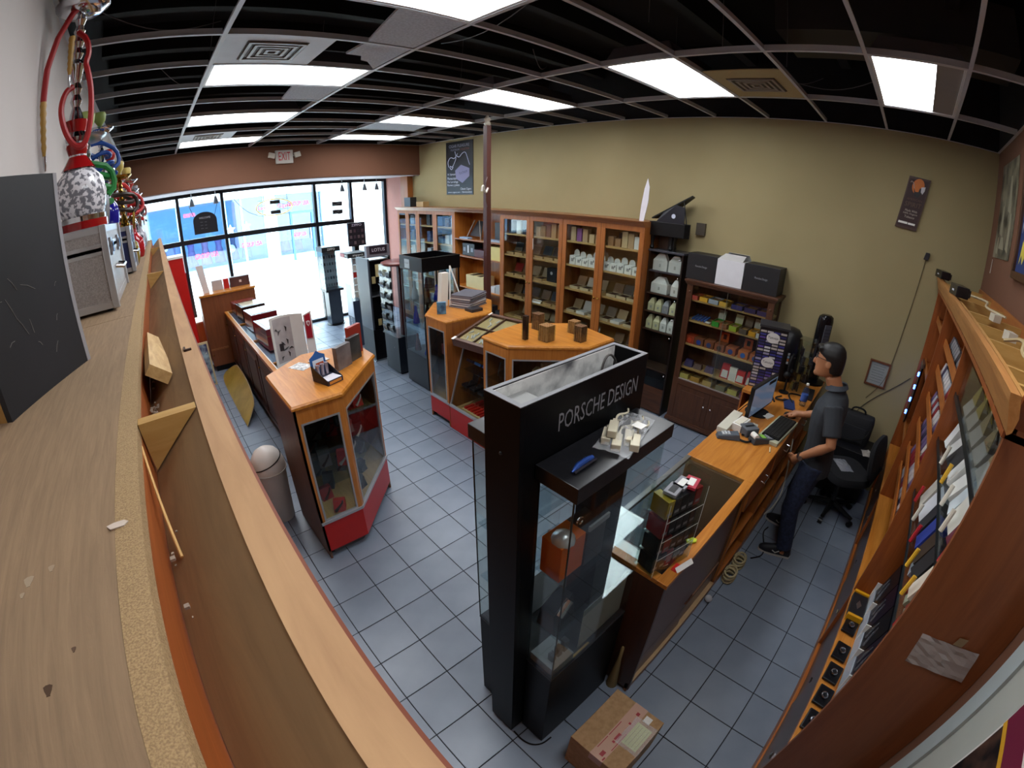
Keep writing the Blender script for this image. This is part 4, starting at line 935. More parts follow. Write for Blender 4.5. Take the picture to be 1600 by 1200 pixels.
for nm, ya, yb, inner in (('near',.622,.778,1),('far',.949,1.115,0)):
    xa, xb = .845, 1.40
    part('case_base', MB().box(xa,xb,ya,yb,0,.735), BLK, t, .002)
    part('case_deck', MB().box(xa-.002,xb+.002,ya-.002,yb+.002,.735,.745), mat('#2a2a2e',.2), t)
    part('case_lid', MB().box(xa-.012,xb+.012,ya-.02 if inner else ya,yb if inner else yb+.012,1.81,1.87), speck('brushed_black','#0d0d10','#18181c',40,.3,0), t, .002)
    g_ = [(xa,xa+.005,ya,yb),(xb-.005,xb,ya,yb),(xa+.005,xb-.005,ya,ya+.005) if inner else (xa+.005,xb-.005,yb-.005,yb)]
    for a_ in g_: part('pane', MB().box(*a_,.745,1.81), GLASS, t, label='clear glass pane')
    part('corner_seam', MB().box(xa-.001,xa+.004,(ya if inner else yb)-.002,(ya if inner else yb)+.002,.745,1.81), mat('#1c2420',.2), t)
    for z in (1.05,1.38): part('shelf', MB().box(xa+.01,xb-.01,ya+.01,yb-.005,z,z+.006), GLASS_B, t)
part('case_block', MB().box(.86,1.0,.63,.77,.746,.80), mat('#8f9296',.3), t)
part('tan_panel', MB().box(.99,1.12,.63,.64,.746,.75), mat('#a8884a',.6), t)
# goods in the near glass case
t = thing('orange_display', 'orange and black display block with a foil-wrapped knife in the glass tower case', 'display block', (.94,.70,1.386))
part('block', MB().box(.86,.99,.66,.755,1.387,1.56), mat('#d0600e',.35), t, .002); part('black_side', MB().box(.991,1.10,.652,.757,1.387,1.555), mat('#221a18',.35), t)
part('foil', MB().lathe((.90,.69,1.561),[(.045,0),(.04,.02),(.02,.035),(.005,.04)],9), mat('#c4c4c8',.25,.5), t); part('knife', MB().rod((.95,.70,1.561),(.965,.71,1.68),.005,6,.002), mat('#1a1a1e',.3), t)
part('ring', MB().tube([(1.0+.015*math.cos(a),.70,1.58+.015*math.sin(a)) for a in [i*PI/6 for i in range(13)]],.004,6), CHROME, t)
part('grey_bar', MB().box(1.0,1.12,.652,.66,1.556,1.58), mat('#8a8a8c',.3), t)
t = thing('lighter_stand', 'black stand with a silver table lighter in the glass tower case', 'display stand', (.92,.70,1.056))
part('stand', MB().hexa([(.86,.65,1.057),(.99,.65,1.057),(.99,.75,1.057),(.86,.75,1.057)],[(.88,.68,1.14),(.99,.68,1.20),(.99,.75,1.20),(.88,.75,1.14)]), mat('#16161a',.3), t); part('lighter', MB().rod((.89,.66,1.16),(.95,.66,1.21),.02,10), CHROME, t)
for i,(x,z) in enumerate([(.90,.801),(.94,.801),(.98,.801)]):
    single('table_lighter', MB().box(x-.014,x+.014,.66,.69,z,z+.05+.015*i), mat('#8a8a90',.2,.8), f'{ORD[i]} silver lighter on the grey block in the tower case', 'lighter', 'lighters in the black tower case', .003)
single('sign_board', MB().box(1.06,1.39,.652,.656,.746,1.04), mat('#aaa79e',.6), 'pale grey board leaning inside the black tower glass case', 'board')
for i in range(3):
    single('far_case_pipe', MB().lathe((.93+.15*i,1.03,1.056 if i != 1 else .746),[(.03,0),(.035,.02),(.015,.06),(.01,.10)],10), mat('#3a3030',.2), f'{ORD[i]} small dark ashtray in the far glass case of the black tower', 'ashtray')
# things on the near lid: charger bags and blue cutter
t = thing('plug_pack', 'clear bag of cream plug adapters lying on the black tower lid', 'bag', (1.2,.68,1.87))
cm = mat('#c8c0a8',.5)
for (x,y,z,a) in [(1.12,.715,1.872,.5),(1.11,.665,1.872,.5),(1.17,.655,1.872,.55),(1.13,.70,1.902,.5),(1.155,.62,1.872,.5)]:
    mb = MB(); mb.box(-.04,.04,-.016,.016,0,.028); mb.box(.04,.07,-.008,.008,.006,.02); mb.rot(0,a); mb.xf(0, Matrix.Translation((x,y,z))); part('adapter', mb, cm, t, .003)
    part('adapter_cord', MB().tube(smooth([(x+.06,y+.03,z+.012),(x+.10,y+.05,z+.015),(x+.14,y+.03,z+.012),(x+.17,y+.05,z+.012)],2),.004,6), cm, t)
def crumple(cx, cy, cz, w_, l_, h, seed, n=10, rot=0):
    rnd = random.Random(seed); mb = MB()
    hs = [[h*(.35+.65*rnd.random())*math.sin(PI*min(max(i/n,.06),.94))*math.sin(PI*min(max(j/n,.06),.94)) for j in range(n+1)] for i in range(n+1)]
    for i in range(n+1):
        for j in range(n+1): mb.v.append((-w_/2+w_*i/n+rnd.uniform(-.1,.1)*w_/n, -l_/2+l_*j/n+rnd.uniform(-.1,.1)*l_/n, hs[i][j]+.0008))
    for i in range(n):
        for j in range(n): a = i*(n+1)+j; mb.f.append((a,a+n+1,a+n+2,a+1))
    mb.rot(0,rot); mb.xf(0, Matrix.Translation((cx,cy,cz))); return mb
part('film', crumple(1.205,.69,1.871,.31,.13,.065,3,11,.25), FILM, t, label='crinkled clear film'); part('barcode_card', MB().box(1.20,1.24,.63,.67,1.915,1.917), WHITE, t)
t = thing('cigar_cutter', 'blue metal knife lying at the end of the black tower lid', 'knife', (.93,.69,1.87))
mb = MB(); mb.tube([(-.055,0,.008),(-.02,.004,.011),(.03,.002,.011),(.055,-.004,.009)],[.004,.010,.010,.009],8); mb.rot(0,.1); mb.xf(0, Matrix.Translation((.93,.67,1.871))); part('handle', mb, mat('#2a4a94',.25,.4), t)
mb = MB(); mb.tube([(-.05,-.012,.006),(.06,-.010,.008)],.005,6); mb.xf(0, Matrix.Translation((.93,.67,1.871))); part('blade', mb, mat('#3a3a44',.3,.6), t)
# cable on the floor by the tower
single('floor_cable', MB().tube(smooth([(.775,.77,.006),(.77,.70,.006),(.79,.64,.006),(.835,.605,.006),(.90,.60,.006)],3),.005,6), BLACKM, 'black cable curling on the floor around the tower foot', 'cable')
# cardboard parcel
t = thing('parcel', 'brown cardboard parcel with red printed tape beside the black tower', 'parcel', (1.05,.31,0))
CARD = speck('corrugated_card','#a27e56','#b28e66',40,.8,.03)
bx0,bx1,by0,by1,hh = .862,1.24,.15,.46,.335
part('box', MB().box(bx0,bx1,by0,by1,.001,hh), CARD, t, .002)
part('tape', MB().box(bx0-.0008,bx1+.0008,.255,.335,hh,hh+.0008).box(bx0-.0012,bx0-.0004,.255,.335,hh-.07,hh), mat('#c49a84',.35), t, label='pinkish printed tape')
for x,yy,w_,l_ in [(.90,.285,.03,.022),(.985,.285,.012,.014),(1.02,.285,.045,.02),(1.12,.285,.012,.014),(1.19,.285,.02,.018),(.88,.262,.02,.008),(1.05,.326,.10,.004),(.95,.326,.08,.004),(1.0,.262,.12,.004)]:
    part('tape_print', MB().box(x-w_/2,x+w_/2,yy-l_/2,yy+l_/2,hh+.0008,hh+.0012), mat('#a0242c',.4), t)
part('packing_slip', MB().box(1.01,1.155,.168,.258,hh+.0014,hh+.002), mat('#cfcf8e',.6), t, label='yellow packing slip')
for i in range(4): part('slip_line', MB().box(1.02,1.145,.18+.02*i,.182+.02*i,hh+.002,hh+.0022), mat('#8d8d62',.6), t)
part('slip_sleeve', crumple(1.085,.215,hh+.0015,.19,.135,.006,9,8), FILM, t); part('address_label', MB().box(1.175,1.215,.205,.245,hh+.0004,hh+.0012), WHITE, t)
# ================================================================== WALL OF CABINETS ALONG THE KHAKI WALL
CX = 4.62; ZSH = [1.06,1.40,1.73,2.05]; EPS = .0006
EDG = [2.72,3.985,5.245,6.49,7.735,8.53]
def crown(parent, ya, yb):
    mb = MB(); mb.extr([(CX-.01,ya,2.335),(CX-.03,ya,2.36),(CX-.06,ya,2.385),(CX-.07,ya,2.40),(XR-.002,ya,2.40),(XR-.002,ya,2.335)],(0,yb-ya,0))
    part('crown', mb, CHERRY_Y, parent, label='moulded crown')
def glass_cabinet(label, ya, yb, inner=TANWOOD, frame=CHERRY, low=True):
    t = thing('wall_cabinet', label, 'cabinet', (4.82,(ya+yb)/2,0), 'glass-door wall cabinets')
    part('side', MB().box(CX+.02,XR-.002,ya,ya+.02,0,2.335), frame, t); part('side', MB().box(CX+.02,XR-.002,yb-.02,yb,0,2.335), frame, t)
    part('back', MB().box(XR-.014,XR-.002,ya+.02,yb-.02,.1,2.335), inner, t)
    part('bottom', MB().box(CX+.02,XR-.014,ya+.02,yb-.02,.10,.12), inner, t); part('kick', MB().box(CX+.05,CX+.06,ya,yb,0,.1), BLACKM, t)
    crown(t, ya-.001 if ya < 2.8 else ya+.0005, yb-.0005)
    for z in [.42,.74]+ZSH: part('shelf', MB().box(CX+.03,XR-.014,ya+.02,yb-.02,z-.022,z), inner, t)
    ym = (ya+yb)/2
    for a, b, s in ((ya+.003,ym-.0015,1),(ym+.0015,yb-.003,-1)):
        d = part('door', MB().box(CX,CX+.02,a,b,.12,.20).box(CX,CX+.02,a,b,2.27,2.335).box(CX,CX+.02,a,a+.065,.20,2.27).box(CX,CX+.02,b-.065,b,.20,2.27), frame, t, .002)
        part('pane', MB().box(CX+.008,CX+.012,a+.065,b-.065,.20,2.27), GLASS, d, label='clear glass pane')
        yk = b-.03 if s > 0 else a+.03
        part('knob', MB().ball((CX-.012,yk,1.36),.014,8), BRASS, d)
    return t
glass_cabinet('glass-door cabinet beside the black shelf tower', EDG[0], EDG[1])
glass_cabinet('glass-door cabinet behind the bundles, third from the storefront', EDG[1], EDG[2])
glass_cabinet('glass-door cabinet with mirrored reflections, second from the storefront', EDG[3], EDG[4], frame=CHERRY)
glass_cabinet('glass-door cabinet closest to the storefront', EDG[4], EDG[5]+.0)
# open bay
t = thing('open_shelf_bay', 'open wooden shelf bay behind the brown post', 'shelf unit', (4.82,5.87,0))
ya, yb = EDG[2], EDG[3]
part('side', MB().box(CX,XR-.002,ya+.001,ya+.02,0,2.335), ORANGE_Z, t); part('side', MB().box(CX,XR-.002,yb-.02,yb-.001,0,2.335), ORANGE_Z, t)
part('back', MB().box(XR-.014,XR-.002,ya+.02,yb-.02,0,2.335), ORANGE_Z, t); crown(t, ya+.0005, yb-.0005)
for z in (.10,.55,1.04,1.585,1.88): part('shelf', MB().box(CX+.005,XR-.014,ya+.02,yb-.02,z-.02,z), CHERRY_Y if z > 1.5 else ORANGE, t)
def yord(k): return ORD[k]
# --- white scallop-lidded cartons (cabinet beside the black shelf tower)
WC = mat('#d9d8d2',.6); IK = mat('#3c3a3a',.6)
def carton(x, y, z, w_, h, label, grp, col=None, lid=True):
    m = col or WC
    t = thing('paper_carton', label, 'carton', (x,y,z), grp)
    part('box', MB().box(x-.05,x+.05,y-w_/2,y+w_/2,z,z+h*.6), m, t, .001)
    if lid:
        pts = [(x+.045,y-w_/2,z+h*.6)]
        for i in range(9): a = PI*i/8; pts.append((x+.045, y-w_/2*math.cos(a)*.95, z+h*.72+h*.28*math.sin(a)))
        pts.append((x+.045,y+w_/2,z+h*.6))
        part('scalloped_lid', MB().extr(pts,(.003,0,0)), m, t)
    part('print', MB().box(x-.0512,x-.05,y-.02,y+.02,z+h*.2,z+h*.42), mat('#8f8d8a',.6), t)
    part('print', MB().box(x-.0514,x-.0504,y-w_*.36,y-w_*.24,z+h*.35,z+h*.5), IK, t)
    return t
ym = (EDG[0]+EDG[1])/2; CT = 'the cabinet beside the black shelf tower'
k = 0
for i, y in enumerate([2.84,2.955,3.07,3.18,3.285]):
    carton(4.74,y,1.73+EPS,.098,.16+.015*(i%3),f'{ORD[i]} white scallop-lidded carton from the shelf tower, upper right door','white cartons on the upper shelf')
for i, y in enumerate([3.42,3.52,3.63,3.74,3.85]):
    carton(4.74,y,1.73+EPS,.10,.16+.02*((i+1)%3),f'{ORD[i]} white scallop-lidded carton behind the upper left door pane','white cartons on the upper shelf')
def plain(name, x0,x1,y0,y1,z,h,m,label,cat='box',grp=None): return single(name, MB().box(x0,x1,y0,y1,z+EPS,z+EPS+h), m, label, cat, grp, .001)
BW = mat('#a88a66',.6); BW2 = mat('#8d6a48',.6); TAN = mat('#b9a078',.6)
# top shelf of that cabinet: upright brown packs
for i,(y,h,m,cn) in enumerate([(2.86,.15,WC,'white'),(2.95,.18,BW,'tan'),(3.04,.20,TAN,'pale tan'),(3.14,.10,BW2,'brown'),(3.25,.12,BW2,'brown'),(3.45,.11,BW,'tan'),(3.55,.11,TAN,'pale tan'),(3.66,.17,BW,'tan'),(3.76,.17,mat('#7a4a80',.5),'purple'),(3.86,.19,TAN,'pale tan')]):
    plain('cigar_pack',4.70,4.78,y-.04,y+.04,2.05,h,m,f'{ORD[i]} pack from the shelf tower on the top shelf, {cn}','box','packs on the top cabinet shelf')
plain('dark_pack',4.80,4.88,2.95,3.2,2.05,.17,mat('#1a1a28',.5),'dark blue pack behind the tan packs on the top shelf')
# open cigar trays
def cigar_tray(x, y, z, w_, d_, label, grp, lidm, boxm, upright=True, cig='#5a3a24', n=6, tilt=.0):
    t = thing('cigar_box', label, 'cigar box', (x,y,z+EPS), grp)
    part('tray', MB().box(-d_/2,d_/2,-w_/2,w_/2,0,.006).box(-d_/2,-d_/2+.005,-w_/2,w_/2,.006,.035).box(d_/2-.005,d_/2,-w_/2,w_/2,.006,.035).box(-d_/2,d_/2,-w_/2,-w_/2+.005,.006,.035).box(-d_/2,d_/2,w_/2-.005,w_/2,.006,.035), boxm, t, local=True)
    for i in range(n):
        yy = -w_/2+.012+(w_-.024)*(i+.5)/n
        part('cigar', MB().rod((-d_/2+.012,yy,.022),(d_/2-.012,yy,.022),min(.010,(w_-.03)/n/2.1),6), mat(cig,.6), t, local=True)
    if upright: part('lid', MB().extr([(d_/2-.004,-w_/2,.035),(d_/2-.004,w_/2,.035),(d_/2+.05,w_/2,.035+d_*.72),(d_/2+.05,-w_/2,.035+d_*.72)],(.005,0,0)), lidm, t, local=True, label='raised lid')
    if tilt: t.rotation_euler = (0,tilt,0)
    return t
rows = [ (1.40,[(2.86,'#b8a890'),(3.02,'#5a4a3c'),(3.18,'#8a6a4c'),(3.44,'#b59a78'),(3.62,'#cfc4b4'),(3.80,'#a08060')]),
         (1.06,[(2.88,'#3a3430'),(3.08,'#b89a70'),(3.26,'#8a7a68'),(3.46,'#9a8a70'),(3.66,'#c9c4bc'),(3.84,'#a8906c')]),
         (.74,[(2.9,'#6a4a34'),(3.1,'#8a6a4c'),(3.5,'#b0a090'),(3.75,'#8a7a60')]) ]
for ri,(z,its) in enumerate(rows):
    for i,(y,c_) in enumerate(its):
        white = (ri == 1 and i in (1,4))
        cigar_tray(4.77,y,z,.145,.16,f'{ORD[i]} open cigar box from the shelf tower on its {["third","fourth","fifth"][ri]} shelf','open cigar boxes in the cabinet beside the tower', mat(c_,.6), mat('#b8a684' if not white else '#d4d0c8',.6), cig='#c4c2c0' if white else random.choice(['#5a3a24','#3a2418','#7a5a3c']))
# third cabinet (behind the bundles)
rows = [ (2.05,[(4.10,'#8a6a44',.19),(4.22,'#a88458',.20),(4.32,'#6a4630',.18),(4.42,'#8d6a44',.16),(4.52,'#b8956c',.14),(4.80,'#2a3040',.22),(4.93,'#d8dcd8',.20),(5.10,'#3a4458',.2)]) ]
for i,(y,c_,h) in enumerate(rows[0][1]):
    plain('cigar_pack',4.70,4.78,y-.045,y+.045,2.05,h,mat(c_,.5),f'{ORD[i]} upright pack counted from the tower on the top shelf, third cabinet','box','packs on the top shelf of the third cabinet')
for ri,(z,n_) in enumerate([(1.73,6),(1.40,6),(1.06,6),(.74,5)]):
    for i in range(n_):
        y = 4.09+.195*i+(.03 if i > 2 else 0)
        c_ = ['#7a5636','#a88a60','#4a3424','#8a6a48','#2a2c34','#b09a78'][(i*2+ri)%6]
        if ri == 1 and i < 2:
            tt = thing('black_cigar_box', f'{ORD[i]} black emblem box on the third shelf behind the bundles', 'box', (4.80,y,z+EPS)); part('box', MB().box(4.76,4.86,y-.09,y+.09,z+EPS,z+.20), mat('#14161e',.4), tt, .002)
            part('emblem', MB().lathe((0,0,0),[(.024,0),(.024,.001)],12).rot(0,-PI/2,(0,0,0),'Y').xf(0,Matrix.Translation((4.7595,y,z+.13))), mat('#b8b8bc',.4), tt)
            continue
        red = ri == 1 and i == 5
        cigar_tray(4.77,y,z,.165,.18,f'{ORD[i]} open cigar box from the tower side, third cabinet {["second","third","fourth","fifth"][ri]} shelf','open cigar boxes in the third cabinet', mat('#a0241c' if red else c_,.55), mat('#a4855a',.6), cig=['#4a2e1c','#6a4a2c','#3a2216'][i%3])
single('note_paper', MB().box(CX+.0022,CX+.0045,4.54,4.60,1.86,2.02), WHITE, 'white paper note taped behind a door pane of the third cabinet', 'paper')
single('price_card', MB().extr([(4.655,4.40,1.061),(4.655,4.58,1.061),(4.70,4.58,1.10),(4.70,4.40,1.10)],(.001,0,.002)), WHITE, 'white price card on the fourth shelf of the third cabinet', 'card')
# cabinets near the storefront: humidors, hookah boxes and bottles behind glass
random.seed(31)
cols = [('#2a2a34','black'),('#b8b8c0','pale grey'),('#5a3a2a','brown'),('#3a4a7a','blue'),('#7a6a54','tan'),('#c8ccd4','white')]
for ci,(ya,yb,nm) in enumerate([(EDG[3],EDG[4],'second'),(EDG[4],EDG[5],'first')]):
    for ri, z in enumerate([1.06,1.40,1.73,2.05]):
        n_ = 5 if ci == 0 else 3
        for i in range(n_):
            y = ya+.13+(yb-ya-.2)*i/n_+.03; cc, cn = random.choice(cols); h = random.uniform(.12,.24); wv = random.uniform(.05,.085)
            plain('stock_box',4.72,4.86,y-wv,y+wv,z,h,mat(cc,.45),f'{ORD[i]} stock box, {cn}, {ORD[ri]} shelf up in the {nm} cabinet from the storefront','box','stock in the storefront cabinets')
# open bay goods
OB = 'the open shelf bay'
t = thing('chess_easel', 'small dark tilted display easel on the top shelf of the open bay', 'easel', (4.78,6.05,1.88))
part('panel', MB().extr([(4.74,5.88,1.93),(4.74,6.20,1.93),(4.86,6.12,2.18),(4.86,5.98,2.18)],(.008,0,0)), mat('#24242a',.4), t); part('leg', MB().rod((4.70,6.24,1.881),(4.80,6.12,2.20),.010,6), mat('#8a8078',.5), t); part('leg', MB().rod((4.70,5.84,1.881),(4.80,6.0,2.20),.010,6), mat('#8a8078',.5), t)
plain('blue_book',4.64,4.74,6.12,6.36,1.88,.025,mat('#8aa4c0',.5),'pale blue book lying on the top shelf of the open bay','book')
plain('black_panel_box',4.82,4.9,5.30,5.62,1.88,.30,mat('#1c1c20',.4),'tall black panel at the right of the open bay top shelf')
plain('grey_tray',4.66,4.8,5.32,5.6,1.88,.03,mat('#8fa0b4',.4),'blue-grey tray on the right of the open bay top shelf','tray')
t = thing('black_safe_box', 'black box with silver emblems on the second shelf of the open bay', 'box', (4.76,6.16,1.585))
part('box', MB().box(4.68,4.86,5.99,6.33,1.586,1.80), mat('#1a1c26',.4), t, .003)
for y in (6.06,6.27): part('emblem', MB().box(4.678,4.68,y-.03,y+.03,1.66,1.73), mat('#7a8290',.4), t)
part('emblem', MB().box(4.678,4.68,6.15,6.18,1.64,1.77), mat('#c8ccd2',.4), t)
plain('maroon_box',4.66,4.82,5.70,5.97,1.585,.13,mat('#4a1c2a',.4),'maroon box next to the black emblem box in the open bay')
plain('cream_humidor',4.66,4.84,5.30,5.55,1.585,.22,mat('#c8bc78',.5),'cream yellow box right of the post in the open bay')
t = thing('cream_box', 'large cream box with dark lid stripes on the lower shelf of the open bay', 'box', (4.76,5.95,1.04))
part('box', MB().box(4.65,4.90,5.72,6.2,1.0406,1.26), mat('#cfbf8c',.5), t, .003)
for y in (5.85,6.05): part('lid_stripe', MB().box(4.66,4.89,y-.05,y+.05,1.26,1.263), mat('#3a3020',.5), t)
for i,(y,z,h,cc,cn) in enumerate([(5.36,1.04,.14,'#a8b0b4','silver'),(5.5,1.04,.10,'#c4c8cc','white'),(5.36,.55,.20,'#14161a','black'),(5.6,.55,.24,'#2a2a30','charcoal'),(5.9,.55,.2,'#4a3a2a','brown'),(6.2,.55,.22,'#15151a','jet black')]):
    plain('shelf_box',4.66,4.82,y-.06,y+.06,z,h,mat(cc,.45),f'{cn} box low in the open shelf bay')
# things standing on the cabinet tops
plain('speaker',4.75,4.9,8.20,8.45,2.40,.19,mat('#1c1e22',.4),'small black speaker on top of the cabinets near the storefront','speaker')
plain('tan_box',4.76,4.9,7.72,7.98,2.40,.10,mat('#a88a5a',.6),'small tan box on the cabinet tops beside the speaker')
single('white_feather', MB().extr([(4.70,2.86,2.401),(4.70,2.80,2.401),(4.71,2.765,2.62),(4.71,2.76,2.80),(4.71,2.79,2.90),(4.71,2.825,2.78),(4.70,2.85,2.58)],(.008,0,0)), mat('#d8d4dc',.5), 'white blade-shaped ornament standing on the cabinet crown', 'ornament')

# ================================================================== BLACK SHELF TOWER
t = thing('shelf_tower', 'narrow black shelf tower with glass doors beside the tan cabinets', 'shelf tower', (4.88,2.48,0))
ya, yb, xf_ = 2.255, 2.715, 4.75
part('side', MB().box(xf_,XR-.002,ya,ya+.02,0,2.06), mat('#1c1310',.35), t); part('side', MB().box(xf_,XR-.002,yb-.02,yb,0,2.06), mat('#2c1c14',.35), t)
part('back', MB().box(XR-.012,XR-.002,ya+.02,yb-.02,0,2.06), mat('#120d0b',.5), t); part('top', MB().box(xf_-.02,XR-.002,ya-.01,yb-.001,2.06,2.085), mat('#3a3c44',.2), t, .003)
part('base', MB().box(xf_,XR-.012,ya+.02,yb-.02,.02,.36), WALNUT_Y, t); part('lock', MB().ball((xf_-.004,2.66,.33),.010,8), CHROME, t)
TS = [.60,1.10,1.33,1.56,1.835]
for z in TS+[.36]: part('shelf', MB().box(xf_+.01,XR-.012,ya+.02,yb-.02,z-.018,z), mat('#3a2a20',.4) if z != 1.835 else mat('#3a3a40',.3), t)
zz = [.37]+TS+[2.05]
for a_, b_ in zip(zz, zz[1:]):
    d = part('door', MB().box(xf_-.003,xf_+.003,ya+.01,yb-.01,a_+.004,b_-.024), GLASS, t, label='glass flap door'); part('hinge', MB().ball((xf_-.007,ya+.04,b_-.05),.011,8), CHROME, d)
CRM = mat('#c8c29a',.6)
def house_box(y, z, w_, h, m, label, grp):
    t = thing('gable_box', label, 'carton', (4.84,y,z+EPS), grp)
    part('box', MB().box(-.05,.05,-w_/2,w_/2,0,h*.6), m, t, local=True); part('gable', MB().extr([(-.05,-w_/2,h*.6),(-.05,w_/2,h*.6),(-.02,w_/2*.4,h),(-.02,-w_/2*.4,h)],(.06,0,0)), m, t, local=True)
    part('print', MB().box(-.0512,-.05,-.012,.012,h*.2,h*.4), mat('#9a9a94',.6), t, local=True)
for i,y in enumerate([2.33,2.43,2.53,2.63]): house_box(y,1.33,.085,.15,CRM if i != 1 else mat('#8a8a90',.4),f'{ORD[i]} gabled carton from the dark cabinet, middle of the shelf tower','cartons in the shelf tower')
for i,y in enumerate([2.33,2.43,2.53,2.63]): house_box(y,1.10,.085,.17,mat('#d4d2cc',.6) if i < 2 else CRM,f'{ORD[i]} gabled carton from the dark cabinet, lower shelf of the shelf tower','cartons in the shelf tower')
for i,(y,w_) in enumerate([(2.34,.10),(2.55,.22)]): house_box(y,1.56,w_,.19,mat('#cfcdc8',.6),f'{["narrow","wide"][i]} white gabled carton on the second glass level of the shelf tower','cartons in the shelf tower')
for i,(y,w_) in enumerate([(2.37,.17),(2.57,.19)]): house_box(y,1.835,w_,.20,mat('#c2c0bc',.6),f'{["right","left"][i]} white gabled carton on the highest level of the shelf tower','cartons in the shelf tower')
# toy grand piano on the tower
t = thing('toy_piano', 'black toy grand piano with raised lid on the shelf tower', 'toy piano', (4.86,2.46,2.086))
PB_ = mat('#060608',.45,0,0,.3)
body = [(4.74,2.74),(4.74,2.28),(4.80,2.24),(4.90,2.28),(4.98,2.40),(4.98,2.60),(4.93,2.74)]
body = list(reversed(body))
part('case', MB().prism(body,2.25,2.41), PB_, t, .004)
part('keyboard', MB().box(4.80,4.92,2.70,2.80,2.28,2.31), PB_, t)
lidp = [(4.76,2.72,2.44),(4.98,2.72,2.44),(4.98,2.42,2.62),(4.90,2.26,2.72),(4.80,2.24,2.73)]
part('raised_lid', MB().extr(lidp,(0,.01,.012)), PB_, t); part('prop', MB().rod((4.76,2.27,2.41),(4.79,2.34,2.66),.006,6), PB_, t)
bd = part('music_board', MB().extr([(4.755,2.66,2.41),(4.755,2.30,2.41),(4.765,2.31,2.60),(4.765,2.42,2.62),(4.765,2.58,2.52)],(.008,0,0)), mat('#10101a',.3), t)
part('emblem', MB().lathe((0,0,0),[(.026,0),(.026,.001)],14).rot(0,-PI/2,(0,0,0),'Y').xf(0,Matrix.Translation((4.7545,2.44,2.49))), mat('#b8bccc',.4), bd)
for (x,y) in [(4.78,2.70),(4.80,2.46),(4.93,2.48)]: part('leg', MB().lathe((x,y,2.086),[(.018,0),(.03,.02),(.018,.06),(.026,.12),(.03,.19)],10), PB_, t)
part('pedestal', MB().box(4.80,4.86,2.42,2.5,2.086,2.27), PB_, t)
single('oval_plaque', MB().box(4.90,4.91,2.52,2.68,2.0855,2.26), mat('#3a2418',.4), 'brown plaque standing under the toy piano', 'plaque', None, .01)
single('grey_box', MB().box(4.985,5.02,2.14,2.25,2.30,2.44), mat('#4a4238',.5), 'small dark box mounted on the wall beside the toy piano', 'box')

# ================================================================== DARK WALNUT CABINET
t = thing('walnut_cabinet', 'dark walnut glass cabinet stocked with boxed cigars', 'cabinet', (4.87,1.63,0))
ya, yb, xf_, xb = 1.13, 2.15, 4.72, XR-.002
part('plinth', MB().box(xf_-.02,xb,ya-.02,yb+.02,.03,.06).box(xf_-.012,xb,ya-.012,yb+.012,.06,.085), WALNUT_Y, t, .003); part('foot', MB().box(xf_+.02,xb,ya+.02,yb-.02,0,.03), BLACKM, t)
for yy in (ya,yb-.07): part('post', MB().box(xf_,xf_+.03,yy,yy+.07,.085,1.76), WALNUT, t)
for yy in (ya+.012,yb-.058):
    for i in range(3): part('flute', MB().box(xf_-.003,xf_,yy+.004+.016*i,yy+.012+.016*i,.62,1.62), WALNUT, t)
    part('rosette', MB().lathe((0,0,0),[(.024,0),(.024,.004),(.014,.004),(.010,.008)],14).rot(0,-PI/2,(0,0,0),'Y').xf(0,Matrix.Translation((xf_,yy+.023,1.68))), WALNUT, t)
part('back', MB().box(xb-.012,xb,ya+.01,yb-.01,.085,1.76), WALNUT, t); part('lower_side', MB().box(xf_+.03,xb-.012,ya,ya+.015,.085,.62), WALNUT, t); part('side', MB().box(xf_+.03,xb-.012,yb-.015,yb,.085,1.76), WALNUT, t)
part('rear_post', MB().box(xb-.06,xb-.012,ya,ya+.04,.62,1.76), WALNUT, t); part('side_pane', MB().box(xf_+.03,xb-.06,ya+.006,ya+.01,.62,1.76), GLASS, t)
part('cornice', MB().box(xf_-.01,xb,ya-.01,yb+.01,1.76,1.775).box(xf_-.02,xb,ya-.02,yb+.02,1.775,1.795).box(xf_-.03,xb,ya-.03,yb+.03,1.795,1.82), WALNUT_Y, t, .003)
part('mid_rail', MB().box(xf_,xf_+.03,ya+.07,yb-.07,.54,.61), WALNUT_Y, t); part('track', MB().box(xf_-.004,xf_+.02,ya+.07,yb-.07,.61,.622), mat('#8a8078',.4), t)
for a_, b_, kn_ in ((ya+.07,1.638,-1),(1.642,yb-.07,1)):
    d = part('door', MB().box(xf_+.004,xf_+.028,a_,b_,.09,.535), WALNUT, t); mb = MB(); mb.box(xf_-.002,xf_+.004,a_+.06,b_-.06,.15,.475); part('raised_panel', mb, WALNUT, d, .003)
    part('knob', MB().ball((xf_-.012,1.64-kn_*.045*-1,.36),.015,10), CHROME, d)
for a_, b_, xo in ((ya+.07,1.655,.006),(1.625,yb-.07,.016)): part('sliding_pane', MB().box(xf_+xo,xf_+xo+.004,a_,b_,.622,1.755), GLASS, t, label='sliding glass pane')
part('pane_edge', MB().box(xf_+.005,xf_+.010,1.655,1.66,.622,1.755), mat('#5a5a50',.3), t)
WS = [.62,.765,1.06,1.345,1.59]
for z in WS: part('shelf', MB().box(xf_+.035,xb-.012,ya+.016,yb-.016,z-.02,z), TANWOOD, t)
random.seed(17)
